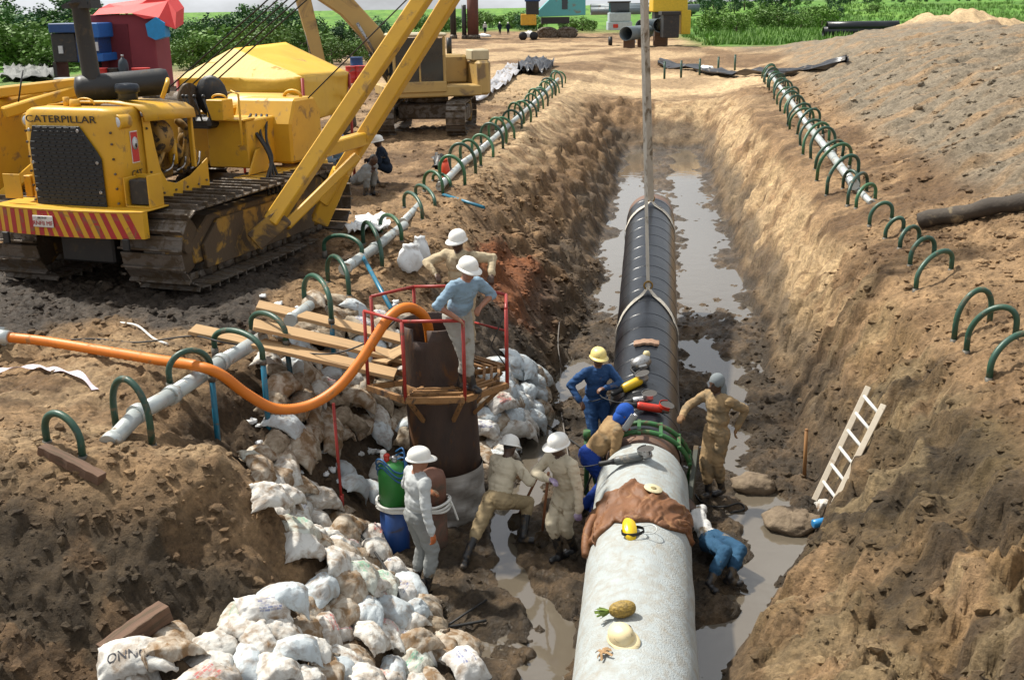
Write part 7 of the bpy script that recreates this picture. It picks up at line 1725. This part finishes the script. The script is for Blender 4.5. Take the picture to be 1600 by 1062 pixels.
# ladder
f0=on(1280,792); f1=on(1293,797); t0=atD(1357,604,13.0); t1=atD(1381,632,12.5); f0=Vector((f0.x,13.42,H(f0.x,13.42)+.0)); f1=Vector((on(1291,797).x,13.2,H(on(1291,797).x,13.2)))
f0=atD(1275,776,12.55); f1=atD(1295,803,12.0)
M_lad=mat('ladder_wood',(.56,.50,.40),.65,col2=(.42,.35,.26),scale=5,dirt=(.25,.17,.1),dirt_amt=.2)
ld=thing('ladder','pale seven-foot ladder leaning on the right-hand clay bank','ladder',(f0+f1)/2)
for a,c in ((f0,t0),(f1,t1)): b=MB(); b.beam(a-(c-a)*.03,c,.035,.075,up=(1,-.3,.4)); b.build('side_rail',M_lad,ld,bevel=.005,world=True)
for i in range(6):
    s_=.14+i*.155; b=MB(); b.cyl(f0.lerp(t0,s_),f1.lerp(t1,s_),.022,n=10); b.build('rung',mat('bare_alu_rung',(.62,.62,.58),.45),ld,world=True)
# wooden stake, log, bottle
a=on(1257,745); c=atD(1260,672,a.y); b=MB(); b.cyl(a-Vector((0,0,.15)),c,.028,.024,n=8); b.cyl(c,c+Vector((0,0,.02)),.026,.02,8); o=b.build('wooden_stake',mat('orange_wood',(.30,.15,.05),.7,col2=(.2,.09,.03),scale=5)); tag(o,'orange-brown wooden stake driven in at the bank foot','stake')
a=on(1437,356); c=on(1640,318); b=MB(); k=14; pts=[a.lerp(c,i/k)+Vector((0,0,.12+.02*math.sin(i))) for i in range(k+1)]; b.tube(pts,[.15+.015*math.sin(i*1.9) for i in range(k+1)],14); o=b.build('log',mat('charred_log',(.035,.028,.022),.85,col2=(.07,.055,.04),scale=3,dirt=(.22,.17,.1),dirt_amt=.2,dirt_scale=2,bump=.8,bump_scale=14)); tag(o,'long dark log lying on the lower spoil slope','log')
a=on(1281,822); t=thing('plastic_bottle','small blue plastic bottle at the water edge','bottle',a); MB().lathe([(.04,-.1),(.055,-.09),(.055,.06),(.03,.10),(.02,.14)],(0,0,.05),(1,.2,.1),14).build('body',mat('bright_blue_plastic',(.02,.22,.50),.3),t); MB().lathe([(.025,.14),(.025,.17),(.01,.172)],(0,0,.05),(1,.2,.1),12).build('cap',M_hatw,t)
# barrier tape
M_bt=mat('barrier_tape',(.72,.66,.70),.6,col2=(.55,.45,.52),scale=5)
pts=[gz(at(x,y,0),.03+.05*(i%2)) for i,(x,y) in enumerate(((-25,582),(20,574),(55,570),(75,576),(100,580),(125,590),(148,602)))]; b=MB(); sp_=spline(pts,6); ribbon(b,sp_,[Vector((.2,.8,.35*math.sin(i*.7))) for i in range(len(sp_))],.085,.003); o=b.build('barrier_tape',M_bt); tag(o,'crumpled pale barrier tape lying on dark trampled soil','tape')
# cables and ropes
def cable(label,pts,r,m,name='cable',cat='cable',n=8): b=MB(); b.tube(spline(pts,n),r,6); return tag(b.build(name,m),label,cat)
cable('thin black cable lying over the planks up to the platform',[gz(at(50,522,0),.03),gz(at(140,523,0),.03),gz(at(215,533,0),.03),at(300,525,.16),at(350,535,.19),atD(420,545,13.3),atD(500,553,12.9),atD(540,548,12.9),atD(585,528,12.8),atD(622,497,12.75)],.011,M_rub)
cable('cream rope end lying on trampled soil near the tractor',[gz(at(188,498,0),.03),gz(at(215,510,0),.03),gz(at(240,525,0),.03),gz(at(262,540,0),.03)],.016,M_rope,'rope','rope')
cable('black welding cable snaking over the sandbag stack',[on(545,842)+Vector((0,0,.22)),on(580,880)+Vector((0,0,.20)),on(615,930)+Vector((0,0,.18)),on(640,985)+Vector((0,0,.10)),on(690,990)+Vector((0,0,.06)),on(760,975)+Vector((0,0,.03))],.016,M_rub)
cable('thin grey cable trailing down the bank past the welder',[on(874,505)+Vector((0,0,.02)),on(872,540)+Vector((0,0,.03)),on(876,580)+Vector((0,0,.03)),on(874,620)+Vector((0,0,.02)),on(880,665)+Vector((0,0,.03)),on(886,705)+Vector((0,0,.03)),on(892,745)+Vector((0,0,.02))],.012,mat('grey_cable',(.16,.14,.12),.6))
cable('black cable lying across the muddy water channel',[on(836,648)+Vector((0,0,.03)),on(862,672)+Vector((0,0,.03)),on(890,690)+Vector((0,0,.03)),on(915,708)+Vector((0,0,.03))],.012,M_rub)
cable('black cable looped at the feet of the reaching man',[on(1075,760)+Vector((0,0,.04)),on(1098,792)+Vector((0,0,.03)),on(1130,796)+Vector((0,0,.03)),on(1155,790)+Vector((0,0,.03)),on(1162,802)+Vector((0,0,.03)),on(1140,806)+Vector((0,0,.03))],.012,M_rub)
cable('dark cable across the black mud below the heap',[on(640,1000)+Vector((0,0,.05)),on(690,985)+Vector((0,0,.03)),on(730,962)+Vector((0,0,.03)),on(760,940)+Vector((0,0,.02))],.013,M_rub)
# white litter scraps in the pit
rl=random.Random(4); 
for i in range(34):
    px,py=rl.choice(((rl.uniform(390,450),rl.uniform(660,740)),(rl.uniform(540,640),rl.uniform(690,740)),(rl.uniform(470,520),rl.uniform(700,745)),(rl.uniform(380,640),rl.uniform(460,500))))
    P=on(px,py); b=MB(); s_=rl.uniform(.03,.075); V=[(rl.uniform(-s_,s_),rl.uniform(-s_,s_),rl.uniform(0,s_*.7)) for _ in range(9)]; 
    b.ell((0,0,s_*.3),(s_,s_*rl.uniform(.5,1),s_*.5),Matrix.Rotation(rl.uniform(0,3),3,'Z'),9,6,fn=lambda q:q*(1+.4*math.sin(q.x*6+i)+.3*math.cos(q.y*7))); o=b.build('plastic_scrap',wsack,None,loc=P); tag(o,'small white plastic scrap trodden into the pit slope','litter','white scraps in the pit')
# ---------------- clods: loose lumps of earth nobody could count
def clods(name,n,region,size,seed,tones,label_cat=None):
    rnd=np.random.RandomState(seed)
    # base shapes
    ico=bmesh.new(); bmesh.ops.create_icosphere(ico,subdivisions=2,radius=1); vs=np.array([v.co[:] for v in ico.verts]); fs=np.array([[v.index for v in f.verts] for f in ico.faces]); ico.free()
    ico=bmesh.new(); bmesh.ops.create_icosphere(ico,subdivisions=1,radius=1); vs1=np.array([v.co[:] for v in ico.verts]); fs1=np.array([[v.index for v in f.verts] for f in ico.faces]); ico.free()
    x,y=region(rnd,n); z=tz(x,y); d=None
    ok=z>WATER_Z-.01; x,y,z=x[ok],y[ok],z[ok]; n=len(x)
    s=size(rnd,n,x,y,d,ok)
    AV=[];AF=[];AC=[];off=0
    for big in (True,False):
        idx=np.where(s>.07)[0] if big else np.where(s<=.07)[0]
        v0,f0=(vs,fs) if big else (vs1,fs1); m=len(idx)
        if m==0: continue
        sc=s[idx][:,None]*rnd.uniform(.6,1.25,(m,3))*np.array([1,1,.6])
        P=v0[None]*(1+.62*noise3((v0[None,:,0]*1.7+idx[:,None]*3.1),(v0[None,:,1]*1.7+idx[:,None]*1.7)+0*v0[None,:,0],v0[None,:,2]*1.7+idx[:,None]*.7,seed))[:,:,None]
        P=P*sc[:,None,:]; a=rnd.uniform(0,6.28,m); c_,s_=np.cos(a)[:,None],np.sin(a)[:,None]
        X=P[:,:,0]*c_-P[:,:,1]*s_; Y=P[:,:,0]*s_+P[:,:,1]*c_
        P=np.stack([X+x[idx][:,None],Y+y[idx][:,None],P[:,:,2]+z[idx][:,None]+(sc[:,2:3]*.05)],-1)
        AV.append(P.reshape(-1,3)); AF.append((f0[None]+(np.arange(m)*len(v0))[:,None,None]+off).reshape(-1,3)); off+=m*len(v0)
        t=tcol(x[idx],y[idx])*rnd.uniform(.72,1.25,(m,1)); AC.append(np.repeat(t,len(v0),0))
    V=np.concatenate(AV);Fc=np.concatenate(AF);C_=np.concatenate(AC)
    me=bpy.data.meshes.new(name); me.vertices.add(len(V)); me.vertices.foreach_set('co',V.ravel()); me.loops.add(Fc.size); me.loops.foreach_set('vertex_index',Fc.ravel().astype(np.int32)); me.polygons.add(len(Fc)); me.polygons.foreach_set('loop_start',np.arange(0,Fc.size,3,dtype=np.int32)); me.polygons.foreach_set('loop_total',np.full(len(Fc),3,np.int32)); me.polygons.foreach_set('use_smooth',np.zeros(len(Fc),bool)); me.update(calc_edges=True)
    at_=me.color_attributes.new('soil','FLOAT_COLOR','POINT'); at_.data.foreach_set('color',np.concatenate([C_,np.full((len(C_),1),.1)],1).ravel().astype(np.float32)); me.materials.append(bpy.data.materials['earth'])
    o=bpy.data.objects.new(name,me); COL.objects.link(o); o['kind']='stuff'; o['label']='loose lumps of earth lying on the banks and trampled ground'; o['category']='clods'
TANS=[(.34,.22,.12),(.26,.165,.09),(.19,.12,.065),(.42,.30,.18)]; DARKS=[(.055,.04,.027),(.085,.06,.038),(.12,.08,.048)]
def pw(rnd,n,a,b,e=2.6): return a*(1+(b/a-1)*rnd.uniform(0,1,n)**e)
clods('earth_clods',4200,lambda r,n:(lambda y:(xa(y)+r.uniform(1.6,6.5,n)*1.0,y))(6.5+14*r.uniform(0,1,n)**1.3),lambda r,n,x,y,d,ok:pw(r,n,.014,.075,4),1,TANS+DARKS[1:]+[(.24,.19,.08),(.20,.12,.05)])
clods('earth_clods',2400,lambda r,n:(r.uniform(-9,-2.2,n),9+11*r.uniform(0,1,n)),lambda r,n,x,y,d,ok:pw(r,n,.012,.06,4),2,TANS)
clods('earth_clods',2200,lambda r,n:(r.uniform(-5.5,-.9,n),7.2+3.2*r.uniform(0,1,n)),lambda r,n,x,y,d,ok:pw(r,n,.012,.07,4),3,DARKS+[(.15,.095,.05)])
clods('earth_clods',3400,lambda r,n:(lambda y:(xa(y)+r.uniform(-4.4,-1.2,n),y))(14+14*r.uniform(0,1,n)**1.2),lambda r,n,x,y,d,ok:pw(r,n,.015,.09,4),4,DARKS+TANS)
clods('earth_clods',2600,lambda r,n:(lambda y:(xa(y)+r.uniform(-2.4,2.4,n),y))(8+16*r.uniform(0,1,n)),lambda r,n,x,y,d,ok:pw(r,n,.012,.07,4),5,DARKS+[(.14,.10,.06)])
clods('earth_clods',4200,lambda r,n:(lambda y:(xa(y)+r.uniform(5,16,n),y))(16+40*r.uniform(0,1,n)**1.2),lambda r,n,x,y,d,ok:pw(r,n,.02,.13,5),6,[(.25,.20,.14),(.17,.13,.09),(.3,.23,.15),(.10,.08,.06)])
clods('earth_clods',3000,lambda r,n:(r.uniform(-9,1,n),r.uniform(18,60,n)),lambda r,n,x,y,d,ok:pw(r,n,.02,.11,5),7,TANS+DARKS[2:])
clods('earth_clods',1800,lambda r,n:(r.uniform(-9.5,-2.5,n),r.uniform(12.5,20,n)),lambda r,n,x,y,d,ok:pw(r,n,.015,.09,4),8,DARKS)
